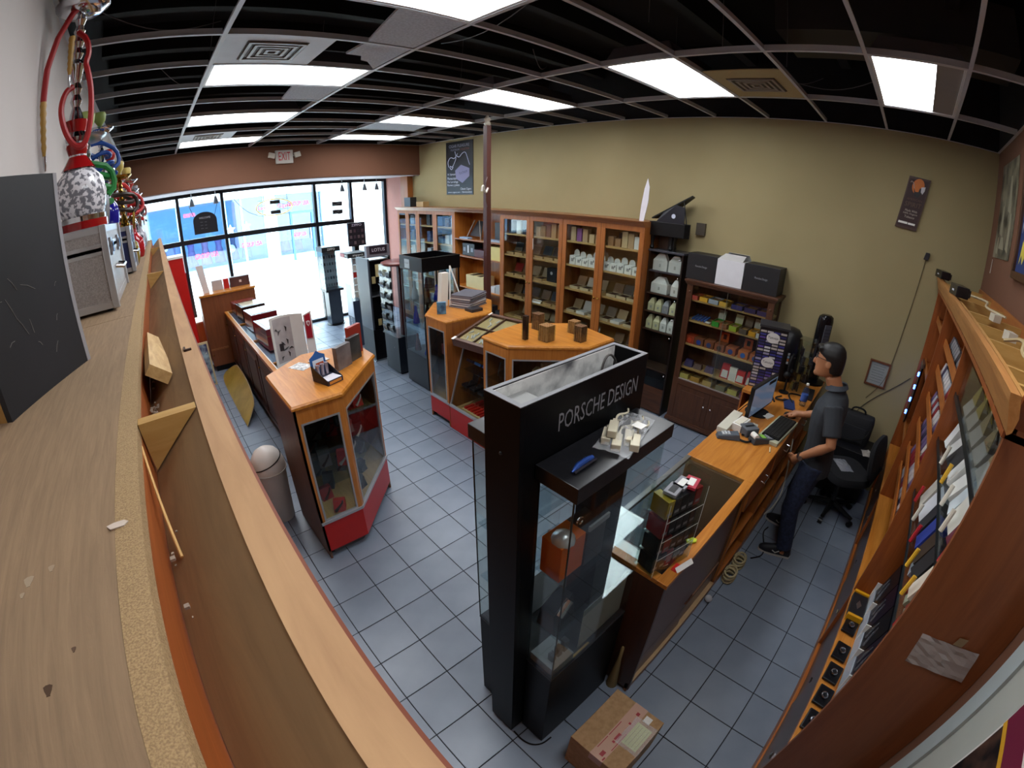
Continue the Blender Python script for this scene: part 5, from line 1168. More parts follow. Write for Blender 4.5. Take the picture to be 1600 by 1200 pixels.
def display_box(y, z, w_, cc, label, grp, h=.055, d=.19, inner='#8a6a3c', lid=None):
    t = thing('cigar_display', label, 'cigar box', (4.84,y,z+EPS), grp)
    mb = MB(); mb.box(-d/2,d/2,-w_/2,w_/2,0,.004).box(-d/2,-d/2+.004,-w_/2,w_/2,.004,h).box(d/2-.004,d/2,-w_/2,w_/2,.004,h).box(-d/2,d/2,-w_/2,-w_/2+.004,.004,h).box(-d/2,d/2,w_/2-.004,w_/2,.004,h)
    part('carton', mb, mat(cc,.5), t, local=True); part('filling', MB().box(-d/2+.005,d/2-.005,-w_/2+.005,w_/2-.005,.004,h*.7), mat(inner,.7), t, local=True)
    if lid: part('lid', MB().extr([(d/2-.003,-w_/2,h),(d/2-.003,w_/2,h),(d/2+.02,w_/2,h+.10),(d/2+.02,-w_/2,h+.10)],(.003,0,0)), mat(lid,.5), t, local=True)
for i,(y,cc,cn,lid) in enumerate([(1.235,'#c8c4bc','white','#d8d4cc'),(1.315,'#c88a1c','orange','#b8b0a0'),(1.425,'#5a4a3c','brown','#6a5a48'),(1.545,'#9aa82c','lime green','#c8c4a0'),(1.66,'#9a5a34','rust',None),(1.755,'#2a8a2c','green','#c4c0b0')]):
    display_box(y,1.345,.09,cc,f'{cn} open cigar carton on the second shelf of the walnut cabinet','cigar cartons in the walnut cabinet',lid=lid)
t = thing('pen_tray', 'tray of blue and white tubes at the left of the walnut cabinet', 'tray', (4.84,1.95,1.345))
part('tray', MB().box(4.76,4.94,1.83,2.07,1.3456,1.352), mat('#8a6a44',.6), t)
for i in range(5): part('tube', MB().rod((4.77,1.90+.037*i,1.363),(4.93,1.90+.037*i,1.385),.011,8), mat('#3a5a9c',.3) if i%1 == 0 else WHITE, t)
for i in range(4): part('tube', MB().rod((4.765,1.835+.016*i,1.358),(4.80,1.835+.016*i,1.362),.006,6), WHITE, t)
for i,(y,cc,cn,w_) in enumerate([(1.25,'#2c2450','violet',.12),(1.39,'#2a2048','dark violet',.13),(1.54,'#322a5a','indigo',.13),(1.70,'#c89a3a','yellow',.10),(1.82,'#8a9aa8','grey blue',.12),(1.94,'#d09a2a','amber',.10),(2.05,'#a83a34','red',.08)]):
    display_box(y,1.59,w_,cc,f'{cn} carton on the top shelf of the walnut cabinet','cigar cartons in the walnut cabinet',h=.05)
for i,(y,cc,cn,pr) in enumerate([(1.24,'#a85a24','orange brown','#2a4a8a'),(1.38,'#b0602a','rust orange','#2a5aa0'),(1.53,'#9a5028','russet','#1c3a7a'),(1.67,'#8a4a28','reddish brown','#3a2018'),(1.80,'#7a4426','chestnut','#2a3a6a'),(1.93,'#6a3c24','dark chestnut','#1c3a8a'),(2.05,'#a03a20','brick red','#d04a2a')]):
    t = thing('cigar_carton', f'{cn} cigar carton on the third shelf of the walnut cabinet', 'box', (4.84,y,1.06), 'orange cartons in the walnut cabinet')
    part('carton', MB().box(4.78,4.92,y-.058,y+.058,1.0606,1.15), mat(cc,.5), t, .001); part('emblem', MB().lathe((0,0,0),[(.03,0),(.03,.001)],12).rot(0,-PI/2,(0,0,0),'Y').xf(0,Matrix.Translation((4.7795,y,1.10))), mat(pr,.5), t)
    if i in (1,3): part('back_card', MB().box(4.925,4.93,y-.05,y+.05,1.0606,1.26), mat('#b85a24',.5), t); 
    if i in (1,3): part('silhouette', MB().box(4.9235,4.925,y-.02,y+.02,1.18,1.24), mat('#14100e',.5), t)
for i,(y,cc,cn,h) in enumerate([(1.24,'#b01c1c','red and white',.16),(1.36,'#b8241e','bright red',.14),(1.46,'#d8d0c0','white topped',.15),(1.55,'#a81a1a','crimson',.17),(1.75,'#3a2444','purple',.07),(1.90,'#4a2a1c','copper brown',.06),(2.02,'#2c2050','deep purple',.08)]):
    t = thing('pouch_display', f'{cn} pouch pack on the fourth shelf of the walnut cabinet', 'pouch', (4.84,y,.765), 'pouches in the walnut cabinet')
    part('pouch', MB().hexa([(4.79,y-.055,.7656),(4.86,y-.055,.7656),(4.86,y+.055,.7656),(4.79,y+.055,.7656)],[(4.82,y-.045,.765+h),(4.86,y-.045,.765+h),(4.86,y+.045,.765+h),(4.82,y+.045,.765+h)]), mat(cc,.5), t)
    if h > .1: part('front_label', MB().hexa([(4.7885,y-.04,.78),(4.79,y-.04,.78),(4.79,y+.04,.78),(4.7885,y+.04,.78)],[(4.806,y-.035,.78+h*.5),(4.808,y-.035,.78+h*.5),(4.808,y+.035,.78+h*.5),(4.806,y+.035,.78+h*.5)]), mat('#c8c4ba',.5), t)
for i,(y,cc,cn) in enumerate([(1.25,'#6a2a44','magenta'),(1.40,'#b8ac5a','yellow green'),(1.55,'#7a7458','grey olive'),(1.72,'#b89a5c','tan'),(1.88,'#b0843a','ochre'),(2.03,'#b8a85a','straw')]):
    display_box(y,.62,.12,cc,f'{cn} open carton at the bottom of the walnut cabinet','cartons at the bottom of the walnut cabinet',h=.06,inner='#a88a50')
# boxes on top of the walnut cabinet
for (y0_,y1_,lab) in ((1.85,2.21,'left black lettered box on the walnut cabinet'),(1.14,1.53,'right black lettered box on the walnut cabinet')):
    t = thing('shoe_box', lab, 'box', (4.88,(y0_+y1_)/2,1.82), 'black boxes on the walnut cabinet')
    part('box', MB().box(4.76,XR-.012,y0_+.004,y1_-.004,1.8206,2.11), mat('#121216',.5), t, .003); text('Porsche Design',(4.76,(y0_+y1_)/2,1.97),(0,-1,0),(0,0,1),.028,mat('#8a8a90',.5),t,w=.14,depth=.0012)
t = thing('white_carton', 'white cardboard box with open flaps between the two black boxes', 'box', (4.87,1.69,1.82))
part('box', MB().box(4.755,XR-.012,1.535,1.845,1.8206,2.10), mat('#cfced2',.6), t, .002); part('flap', MB().extr([(4.76,1.56,2.10),(4.76,1.84,2.10),(4.86,1.80,2.155),(4.86,1.56,2.155)],(.0,0,.003)), mat('#b8b6b4',.6), t); part('flap', MB().extr([(5.0,1.54,2.10),(5.0,1.84,2.10),(4.90,1.78,2.17),(4.90,1.54,2.17)],(.0,0,.003)), mat('#c4c2c0',.6), t); part('inside', MB().box(4.80,4.98,1.57,1.82,2.1002,2.101), mat('#4a4434',.8), t)
# ================================================================== WALL DECORATION
t = thing('cigar_poster', 'black cigar poster with pale line figure and cube near the header', 'poster', (XR-.01,6.84,2.62))
y0,y1,z0,z1 = 6.45,7.27,2.63,3.60; xw = XR-.012
part('sheet', MB().box(xw,XR-.002,y0,y1,z0,z1), mat('#11131c',.4), t)
def wt(s, y, z, h, w_, c='#c9cbd6'): text(s,(xw,y,z),(0,-1,0),(0,0,1),h,mat(c,.5),t,w=w_,depth=.001)
wt('CIGAR PLEASURE',6.86,3.52,.055,.62,'#9a9cae'); wt('PLATINUM',6.98,3.45,.035,.26,'#8a8ca0'); wt('COLLECTION',6.69,3.45,.035,.26,'#8a4a3a')
wt('H. Upmann',7.09,3.0,.05,.26); wt('Montecristo',7.09,2.93,.05,.28); wt('Por Larrañaga',7.06,2.86,.05,.34); wt('Romeo y Julieta',7.04,2.80,.05,.38); wt('Classic Cigars',6.66,2.73,.05,.32); wt('www.cigars.net - 7864264833',6.85,2.67,.035,.74)
LG = mat('#b8bcd8',.5)
for pts in [[(7.18,3.14),(7.22,3.24),(7.12,3.33),(7.0,3.28),(6.9,3.38)],[(6.98,3.42),(6.94,3.30),(6.99,3.22),(7.07,3.13),(7.14,3.16)],[(6.93,3.34),(6.85,3.30),(6.76,3.38),(6.66,3.40),(6.60,3.28),(6.54,3.16)],[(7.15,3.14),(7.10,3.08),(7.04,3.14)]]:
    part('line_figure', MB().tube([(xw-.001,a,b) for a,b in smooth([Vector((a,b)) for a,b in pts],2)],.007,5), LG, t)
part('cube_face', MB().extr([(xw-.002,6.80,3.17),(xw-.002,6.98,3.07),(xw-.002,6.95,2.92),(xw-.002,6.76,2.84),(xw-.002,6.55,2.96),(xw-.002,6.55,3.10)],(.001,0,0)), mat('#7a789a',.5), t)
text('PLATINUM',(xw-.002,6.73,3.03),(0,-1,.15),(0,.1,1),.045,mat('#3a3a54',.5),t,w=.24,depth=.0012)
# plaque
t = thing('wall_plaque', 'brown hanging plaque with orange disc and feathered profile on the khaki wall', 'plaque', (XR-.02,-.02,2.75))
def pq(u, v, o=0): # u across (toward the back wall), v down
    return (XR-.022-o, .055-u*.95-v*(-.16), 3.245-v-.03*u)
PLQ = wood('plaque_wood','#3a241e','#4c3028','z',3,.5,8,.03)
part('board', MB().extr([pq(0,0),pq(.225,0),pq(.225,.50),pq(0,.50)],(.02,0,0)), PLQ, t)
part('inner_panel', MB().extr([pq(.012,.02,.0008),pq(.213,.02,.0008),pq(.213,.48,.0008),pq(.012,.48,.0008)],(.0006,0,0)), mat('#341c1c',.6), t)
dsk = [pq(.115+.062*math.cos(a),.085+.075*math.sin(a),.002) for a in [i*PI/12 for i in range(24)]]
part('orange_disc', MB().extr(dsk,(.001,0,0)), mat('#c86a14',.5), t)
part('profile', MB().extr([pq(.07,.09,.003),(pq(.085,.12,.003)),pq(.10,.14,.003),pq(.13,.135,.003),pq(.135,.10,.003),pq(.15,.095,.003),pq(.16,.15,.003),pq(.14,.19,.003),pq(.10,.18,.003)],(.0008,0,0)), mat('#120e12',.5), t)
part('feathers', MB().extr([pq(.148,.085,.004),pq(.19,.075,.004),pq(.19,.115,.004),pq(.175,.15,.004),pq(.155,.13,.004)],(.0008,0,0)), mat('#c8c4c8',.5), t)
part('pipe_stem', MB().tube([pq(.03,.06,.004),pq(.034,.045,.004),pq(.06,.06,.004),pq(.08,.11,.004)],.004,6), mat('#a89a90',.5), t)
for s, v, h, w_, c_ in [('AMERICAN',.215,.022,.15,'#5c3a2c'),('SPIRIT',.265,.045,.16,'#5c4434'),('Made With',.325,.022,.12,'#b8aca0'),('100% Organic',.355,.022,.14,'#b8aca0'),('Tobacco',.385,.022,.10,'#b8aca0')]:
    text(s, pq(.115,v,.002), Vector(pq(.2,0))-Vector(pq(0,0)), Vector(pq(0,0))-Vector(pq(0,.2)), h, mat(c_,.5), t, w=w_, depth=.0012)
part('label_strip', MB().extr([pq(.02,.435,.0025),pq(.115,.435,.0025),pq(.115,.455,.0025),pq(.02,.455,.0025)],(.0008,0,0)), WHITE, t); part('label_strip', MB().extr([pq(.122,.437,.0025),pq(.195,.437,.0025),pq(.195,.455,.0025),pq(.122,.455,.0025)],(.0008,0,0)), WHITE, t)
# small dark device and its cord on the khaki wall
t = thing('wall_sensor', 'small dark wall box with a thin cord hanging down the khaki wall', 'wall box', (XR-.02,-.23,2.5))
part('box', MB().hexa([(XR-.03,-.25,2.50),(XR-.002,-.25,2.50),(XR-.002,-.20,2.50),(XR-.03,-.20,2.50)],[(XR-.03,-.255,2.57),(XR-.002,-.255,2.57),(XR-.002,-.215,2.57),(XR-.03,-.215,2.57)]), mat('#17141c',.4), t, .003)
part('cord', MB().tube(smooth([(XR-.006,-.225,2.50),(XR-.005,-.20,2.2),(XR-.005,-.17,1.8),(XR-.005,-.15,1.4),(XR-.006,-.12,1.2),(XR-.005,.0,1.0)],3),.004,6), mat('#5c5238',.6), t)
single('wall_cable', MB().tube(smooth([(XR-.006,-.38,1.35),(XR-.006,-.25,1.2),(XR-.006,-.10,1.05),(XR-.006,.05,.85),(XR-.006,.10,.60)],3),.004,6), mat('#3a342a',.6), 'dark cable drooping along the khaki wall behind the chair', 'cable')
t = thing('framed_certificate', 'small certificate in a brown wooden frame on the khaki wall', 'picture frame', (XR-.01,-.04,1.15))
FR = wood('frame_wood','#5a3420','#70452c','z',4,.4,8,.03); y0,y1,z0,z1 = -.155,.07,1.15,1.42
part('frame', MB().box(XR-.02,XR-.002,y0,y1,z0,z0+.02).box(XR-.02,XR-.002,y0,y1,z1-.02,z1).box(XR-.02,XR-.002,y0,y0+.02,z0+.02,z1-.02).box(XR-.02,XR-.002,y1-.02,y1,z0+.02,z1-.02), FR, t, .002)
part('paper', MB().box(XR-.008,XR-.004,y0+.02,y1-.02,z0+.02,z1-.02), mat('#b4aeae',.5), t)
for i in range(7): part('text_line', MB().box(XR-.0088,XR-.008,y0+.045+.01*(i%2),y1-.045,z0+.05+.028*i,z0+.054+.028*i), mat('#7a7478',.5), t)
part('frame_glass', MB().box(XR-.012,XR-.011,y0+.02,y1-.02,z0+.02,z1-.02), GLASS, t)
# pictures on the back wall
t = thing('wall_poster', 'grey-brown monochrome poster on the brown back wall', 'poster', (4.3,YB+.01,2.7))
part('sheet', MB().box(3.95,4.68,YB+.002,YB+.008,2.70,3.48), speck('sepia_print','#2c2820','#8d8670',5,.5,0,.38,.62,6), t)
for i,(x,z,w_,h) in enumerate([(4.2,3.2,.07,.3),(4.45,3.0,.06,.25),(4.35,2.82,.12,.1),(4.1,2.9,.06,.3),(4.52,2.8,.05,.14)]):
    part('pale_shape', MB().extr([(x-w_,YB+.0085,z-h/2),(x+w_,YB+.0085,z-h/2.5),(x+w_*.5,YB+.0085,z+h/2),(x-w_*.4,YB+.0085,z+h/2)],(0,.0008,0)), mat('#9a947e',.5), t)
single('tape_strip', MB().box(4.66,4.68,YB+.002,YB+.005,2.56,2.68), mat('#c4b8b0',.5), 'short white strip on the brown back wall below the poster', 'tape')
t = thing('wall_painting', 'colourful blue painting in a brown frame on the back wall', 'painting', (3.0,YB+.02,2.6))
part('frame', MB().box(2.6,3.62,YB+.002,YB+.04,2.60,2.65).box(2.6,3.62,YB+.002,YB+.04,3.35,3.40).box(2.6,2.65,YB+.002,YB+.04,2.65,3.35).box(3.57,3.62,YB+.002,YB+.04,2.65,3.35), WALNUT, t, .003)
part('canvas', MB().box(2.65,3.57,YB+.002,YB+.02,2.65,3.35), mat('#1f3468',.5), t)
for pts,cc in [([(3.50,2.70),(3.44,2.76),(3.40,2.70),(3.30,2.80),(3.2,2.72),(3.36,2.90),(3.46,2.84)],'#d8c84a'),([(3.53,2.9),(3.50,3.2),(3.40,3.3),(3.48,3.0)],'#d8d4d0'),([(3.40,2.95),(3.30,3.1),(3.2,3.0)],'#a0241c'),([(3.0,2.8),(2.8,3.2),(2.9,2.8)],'#c86a24')]:
    part('paint_shape', MB().extr([(a,YB+.0205,b) for a,b in pts],(0,.001,0)), mat(cc,.5), t)
# door on the back wall at the far lower right
d1 = struct('door_1', MB().box(.20,1.12,YB+.004,YB+.03,.01,2.10), mat('#a9aca4',.5))
struct('trim_3', MB().box(1.12,1.20,YB+.002,YB+.045,0,2.18).box(.12,.20,YB+.002,YB+.045,0,2.18).box(.20,1.12,YB+.002,YB+.045,2.10,2.18), mat('#a6b0b0',.5))
t = thing('door_poster', 'maroon and yellow poster with a photo taped to the back door', 'poster', (.85,YB+.035,1.0))
part('sheet', MB().box(.50,.965,YB+.031,YB+.034,1.15,1.99), mat('#d8d2cc',.4), t); part('photo', MB().box(.51,.955,YB+.034,YB+.036,1.16,1.715), speck('dark_photo','#0c0c10','#5a4034',9,.4,0,.4,.65), t); part('gold_strip', MB().box(.505,.96,YB+.034,YB+.037,1.717,1.735), mat('#c8962a',.4), t); part('maroon_band', MB().box(.505,.96,YB+.034,YB+.0365,1.737,1.825), mat('#6a2038',.4), t); part('orange_print', MB().box(.55,.92,YB+.034,YB+.0362,1.86,1.88), mat('#c86a1c',.4), t); part('orange_print', MB().box(.60,.92,YB+.034,YB+.0362,1.92,1.94), mat('#c86a1c',.4), t)
# ================================================================== MAIN SERVICE COUNTER
t = thing('service_counter', 'long orange service counter with a glass-topped display end', 'counter', (3.2,.70,0))
x0,xm,x1,y0,y1,zt = 1.435,2.55,4.97,.46,.95,1.04
part('end_panel', MB().box(x0,x0+.02,y0+.01,y1-.005,.03,1.012), wood('dark_end_panel','#3a2012','#4a2a18','z',3,.35,12,.03), t)
part('worktop', MB().box(xm,x1,y0,y1,1.012,zt), ORANGE, t, .003, label='orange wood worktop')
fr = MB(); fr.box(x0,xm,y0,y0+.06,1.012,zt).box(x0,x0+.05,y0+.06,y1-.03,1.012,zt); part('top_rim', fr, ORANGE, t, .002)
part('top_pane', MB().box(x0+.05,xm,y0+.06,y1-.03,1.030,1.038), GLASS, t, label='glass display top'); part('worktop_extension', MB().box(4.0,x1,y1,1.085,1.012,zt), ORANGE, t); part('extension_panel', MB().box(4.0,x1,1.07,1.085,.0,1.012), CHERRY_X, t); part('metal_strip', MB().box(x0,xm,y1-.03,y1,1.015,1.0395), STEEL, t)
part('front_pane', MB().box(x0+.02,xm,y1-.008,y1-.003,.34,1.013), GLASS, t); part('deck', MB().box(x0+.02,xm-.02,y0+.03,y1-.01,.30,.32), mat('#6a4a34',.6), t)
part('divider', MB().box(xm-.02,xm,y0+.03,y1-.01,.06,1.012), mat('#5a3c28',.5), t); part('lower_front', MB().box(x0+.02,x1,y1-.02,y1-.008,.06,.34), CHERRY_X, t)
part('front_panel', MB().box(xm,x1,y1-.02,y1-.005,.34,1.012), CHERRY_X, t)
part('sliding_panel', MB().box(x0+.02,2.02,y0+.03,y0+.038,.11,1.0), mat('#6a4a40',.3), t); part('sliding_panel', MB().box(1.98,xm-.02,y0+.040,y0+.048,.11,1.0), mat('#6c4e42',.3), t)
part('panel_pull', MB().rod((1.95,y0+.02,.40),(2.05,y0+.02,.40),.006,6), CHROME, t)
part('track', MB().box(x0+.02,xm-.02,y0+.01,y0+.05,.09,.11), mat('#a88a64',.5), t); part('plinth', MB().box(x0,x1,y0+.02,y0+.04,0,.09), CHERRY_X, t)
part('inner_shelf', MB().box(xm,x1,y0+.02,y1-.02,.40,.42), CHERRY_X, t); part('base_shelf', MB().box(xm,x1,y0+.04,y1-.02,.08,.10), CHERRY_X, t)
for xx in (xm+.0,3.12,3.72,4.4): part('upright', MB().box(xx+.001,xx+.02,y0+.015,y1-.02,.10,1.012), CHERRY, t)
for i,xa in enumerate((2.58,3.15,3.75)):
    d = part('drawer', MB().box(xa,xa+.53,y0+.003,y0+.02,.78,1.005), CHERRY_X, t, .002); cx = xa+.30
    part('handle', MB().tube([(cx-.055,y0+.003,.91),(cx-.055,y0-.025,.905),(cx+.055,y0-.025,.905),(cx+.055,y0+.003,.91)],.005,6), CHROME, d)
# --- goods in the glass end
t = thing('black_pouch', 'black zipped pouch with a round silver badge inside the glass counter', 'pouch', (2.15,.7,.32))
part('pouch', MB().loft([[(2.15+.16*k*math.cos(a),.70+.11*k*math.sin(a),z) for a in [i*PI/8 for i in range(16)]] for k,z in ((.9,.321),(1.0,.38),(.95,.52),(.8,.60),(.45,.64))]), mat('#141519',.5), t)
part('badge', MB().lathe((2.09,.68,.628),[(.03,0),(.03,.006)],14), CHROME, t); part('zip', MB().tube([(2.22,.60,.60),(2.18,.66,.635),(2.2,.76,.61)],.006,6), STEEL, t)
items = [(1.62,.60,'#1a1b20','black wallet',.12,.09,.05),(1.75,.80,'#a02018','red box',.10,.08,.06),(1.9,.60,'#2a4a7a','blue box',.12,.08,.05),(1.95,.84,'#c86a24','orange tin',.08,.08,.05),(1.66,.84,'#2c2c32','charcoal case',.14,.1,.04),(2.36,.62,'#1a2a4a','navy box',.12,.1,.05),(2.42,.82,'#3a2018','brown case',.1,.1,.05),(1.52,.72,'#4a3020','tan wallet',.08,.1,.04)]
for (x,y,c_,n_,w_,l_,h) in items: single('counter_goods', MB().box(x-w_/2,x+w_/2,y-l_/2,y+l_/2,.3206,.32+h), mat(c_,.4), f'{n_} lying inside the glass end of the service counter', 'box', None, .003)
for i in range(5): single('white_tag', MB().box(1.50+.03*i,1.525+.03*i,.87,.90,.3206,.36+.04*(i%3)), WHITE, f'{ORD[i]} small white tag box at the counter end beside the tower', 'box', 'white tag boxes')
# --- acrylic lighter stand on the counter
t = thing('acrylic_stand', 'clear acrylic stand full of black and red packs on the glass counter', 'display stand', (1.565,.575,1.041), None, math.radians(-13.5))
W2, D2, HS = .13,.062,.50
for (a_) in ((-W2,W2,-D2,-D2+.004),(-W2,W2,D2-.004,D2),(-W2,-W2+.004,-D2+.004,D2-.004),(W2-.004,W2,-D2+.004,D2-.004)): part('wall', MB().box(*a_,.001,HS if a_[3] > -D2+.01 else HS*.9), GLASS, t, local=True)
LV = [.002,.115,.23,.345]
edge = mat('#c8ccc8',.2)
for z in LV: part('shelf', MB().box(-W2+.004,W2-.004,-D2+.004,D2-.004,z,z+.004), GLASS, t, local=True); 
for z in LV[1:]: part('shelf_edge', MB().box(-W2,W2,-D2-.001,-D2,z,z+.004), edge, t, local=True)
for xx in (-W2,W2-.004): part('upright_edge', MB().box(xx,xx+.004,-D2-.001,-D2,.001,HS*.9), edge, t, local=True)
for li, z in enumerate(LV):
    for k in range(5):
        cc = ['#17171b','#1c1a1e','#8e1c1c','#141418','#201c20'][(k+li)%5]
        if li == 3 and k == 0: cc = '#a88a1c'
        pk = part('pack', MB().box(-W2+.012+.047*k,-W2+.055+.047*k,-D2+.02,D2-.01,z+.0045,z+.10), mat(cc,.35), t, .001, local=True)
        part('pack_label', MB().box(-W2+.02+.047*k,-W2+.047+.047*k,-D2+.019,-D2+.0198,z+.02,z+.035), mat('#9a949a',.5), pk, local=True)
part('top_tray', MB().box(-W2+.004,W2-.004,-D2+.004,D2-.004,.45,.455), GLASS, t, local=True)
for (x,y,r) in [(-.05,0,.3),(.02,.01,.25),(.06,-.01,.4)]:
    mb = MB(); mb.box(-.045,.045,-.03,.03,0,.014); mb.rot(0,r); mb.xf(0, Matrix.Translation((x,y,.456))); part('booklet', mb, mat('#8a8a90',.5) if x < .05 else mat('#b0243c',.5), t, local=True)
    mb = MB(); mb.box(-.03,.03,-.015,.015,.0142,.0148); mb.rot(0,r); mb.xf(0, Matrix.Translation((x,y,.456))); part('booklet_print', mb, mat('#2a2a2e',.5) if x < 0 else WHITE, t, local=True)
part('price_label', MB().extr([(.0,-D2-.05,.002),(.12,-D2-.05,.002),(.12,-D2-.03,.02),(.0,-D2-.03,.02)],(0,.001,.001)), WHITE, t, local=True)
t = thing('yellow_cutter', 'lime yellow cutter lying on the glass counter behind the acrylic stand', 'cutter', (1.86,.56,1.04))
mb = MB(); mb.prism([(-.045,-.012),(.03,-.018),(.045,0),(.03,.018),(-.045,.012)],0,.012); mb.rot(0,-.6); mb.xf(0, Matrix.Translation((1.78,.53,1.041))); part('body', mb, mat('#b8c42a',.35), t, .003); part('button', MB().ball((1.775,.535,1.053),.007,8), WHITE, t)
single('red_ticket', MB().box(1.54,1.60,.475,.505,1.0405,1.0425), mat('#c81c14',.4), 'bright red ticket on the counter rim by the acrylic stand', 'ticket')
single('wire_hook', MB().tube([(1.47,.63,1.043),(1.50,.56,1.043),(1.56,.535,1.043),(1.57,.55,1.046)],.005,6), WHITE, 'white wire hook on the counter end by the acrylic stand', 'hook')
# --- computer corner
def rbox(mb, w_, l_, h, cx, cy, cz, rot=0, tilt=0):
    i0 = mb.mark(); mb.box(-w_/2,w_/2,-l_/2,l_/2,0,h); mb.rot(i0,tilt,axis='X'); mb.rot(i0,rot); mb.xf(i0, Matrix.Translation((cx,cy,cz))); return mb
ZC = 1.0405
t = thing('computer_monitor', 'black flat computer monitor on the orange counter', 'monitor', (3.605,.80,ZC))
ra = math.radians(-6)          # screen faces the clerk and the camera corner
def mon(mb): mb.rot(0, ra); mb.xf(0, Matrix.Translation((3.605,.80,ZC))); return mb
part('foot', mon(MB().lathe((0,0,0),[(.11,0),(.11,.008),(.03,.018)],20)), BLACKM, t); part('neck', mon(MB().box(-.03,.03,.013,.03,.015,.16)), BLACKM, t)
part('bezel', mon(MB().box(-.255,.255,-.02,.012,.025,.30)), mat('#0b0b0d',.3), t, .004)
SCR = bpy.data.materials.new('lit_screen'); SCR.use_nodes = True; b_ = SCR.node_tree.nodes['Principled BSDF']; b_.inputs['Base Color'].default_value = (.02,.03,.05,1); b_.inputs['Roughness'].default_value = .15; b_.inputs['Emission Color'].default_value = (.23,.33,.5,1); b_.inputs['Emission Strength'].default_value = .2
part('screen', mon(MB().box(-.24,.24,-.0212,-.020,.042,.285)), SCR, t, label='glowing blue-grey screen'); part('screen_window', mon(MB().box(.06,.22,-.0218,-.0213,.245,.275)), mat('#0c0e14',.2), t)
t = thing('keyboard', 'black keyboard on a pale tray at the counter edge', 'keyboard', (3.4,.54,ZC+.03))
def kb(mb): mb.rot(0, math.radians(-4)); mb.xf(0, Matrix.Translation((3.40,.545,1.0715))); return mb
part('base', kb(MB().box(-.215,.215,-.07,.07,0,.014)), BLACKM, t, .003)
for r_ in range(5):
    for c_ in range(14): part('key', kb(MB().box(-.205+.0295*c_,-.179+.0295*c_,-.062+.026*r_,-.040+.026*r_,.0145,.020)), mat('#1a1a1d',.45), t)
single('keyboard_tray', rbox(MB(),.50,.17,.03,3.39,.55,ZC,math.radians(-4)), mat('#a8a890',.5), 'pale green-grey tray under the keyboard', 'tray', None, .003)
t = thing('mouse', 'black computer mouse under the clerk hand', 'mouse', (3.76,.55,ZC)); part('shell', MB().loft([[(3.76+.035*k*math.cos(a)+.0,.55+.055*k*math.sin(a),z) for a in [i*PI/8 for i in range(16)]] for k,z in ((.95,ZC),(1,ZC+.01),(.9,ZC+.025),(.5,ZC+.036))]), mat('#101012',.3), t); part('wheel', MB().rod((3.754,.585,ZC+.03),(3.766,.585,ZC+.03),.007,8), STEEL, t)
t = thing('card_terminal', 'grey card payment terminal with a green screen', 'card terminal', (3.14,.60,ZC))
def ct_(mb): mb.rot(0, math.radians(-38)); mb.xf(0, Matrix.Translation((3.135,.605,ZC))); return mb
part('body', ct_(MB().hexa([(-.10,-.045,0),(.11,-.045,0),(.11,.045,0),(-.10,.045,0)],[(-.09,-.04,.055),(.10,-.04,.03),(.10,.04,.03),(-.09,.04,.055)])), mat('#3c4046',.4), t, .006)
part('display', ct_(MB().hexa([(-.02,-.025,.047),(.02,-.025,.042),(.02,.025,.042),(-.02,.025,.047)],[(-.02,-.025,.049),(.02,-.025,.044),(.02,.025,.044),(-.02,.025,.049)])), mat('#6a9a3a',.3,0,.3), t)
for i in range(4):
    for j in range(3): part('key', ct_(MB().box(.032+.016*i,.044+.016*i,-.028+.02*j,-.014+.02*j,.034,.045-.004*i)), mat('#8a8f94',.4), t)
part('paper_roll', ct_(MB().rod((-.075,-.03,.055),(-.075,.03,.055),.022,10)), WHITE, t)
t = thing('price_scanner', 'grey handheld scanner lying left of the card terminal', 'scanner', (2.99,.83,ZC))
def sc_(mb): mb.rot(0, math.radians(-55)); mb.xf(0, Matrix.Translation((2.99,.83,ZC))); return mb
part('body', sc_(MB().hexa([(-.09,-.035,0),(.09,-.045,0),(.09,.045,0),(-.09,.035,0)],[(-.08,-.03,.03),(.08,-.035,.05),(.08,.035,.05),(-.08,.03,.03)])), mat('#4a525c',.4), t, .006)
for i in range(3):
    for j in range(3): part('key', sc_(MB().box(-.05+.022*i,-.034+.022*i,-.022+.016*j,-.010+.016*j,.034+.003*i,.042+.003*i)), mat('#c8ccd0',.4), t)
part('cord', MB().tube(smooth([(3.03,.80,ZC+.01),(3.0,.70,ZC+.012),(3.05,.66,ZC+.012),(3.12,.70,ZC+.012),(3.10,.76,ZC+.012)],3),.008,7), BLACKM, t)
t = thing('label_printer', 'small grey receipt printer behind the card terminal', 'printer', (3.20,.76,ZC)); part('body', rbox(MB(),.12,.11,.07,3.17,.73,ZC,-.6), mat('#54585e',.4), t, .008); part('slot', rbox(MB(),.08,.02,.003,3.17,.73,ZC+.07,-.6), BLACKM, t)
single('pen', MB().rod((3.09,.52,ZC+.006),(3.02,.50,ZC+.006),.005,6), mat('#c8c0a8',.4), 'thin pen lying on the counter before the card terminal', 'pen')
single('paper_stack', rbox(MB(),.38,.08,.05,3.20,.90,ZC,.02), mat('#c4c0b0',.6), 'pale stack of papers along the rear counter edge', 'paper stack', None, .003)
t = thing('paper_box', 'white cardboard tray of slips in front of the paper stack', 'box', (3.25,.84,ZC)); part('box', rbox(MB(),.18,.08,.06,3.22,.815,ZC,-.1), WHITE, t, .002); part('slips', rbox(MB(),.15,.05,.006,3.22,.815,ZC+.06,-.1), mat('#d8d2c0',.6), t)
single('white_pad', rbox(MB(),.10,.06,.012,3.60,.70,ZC,-.3), WHITE, 'small white note pad beside the monitor foot', 'note pad')
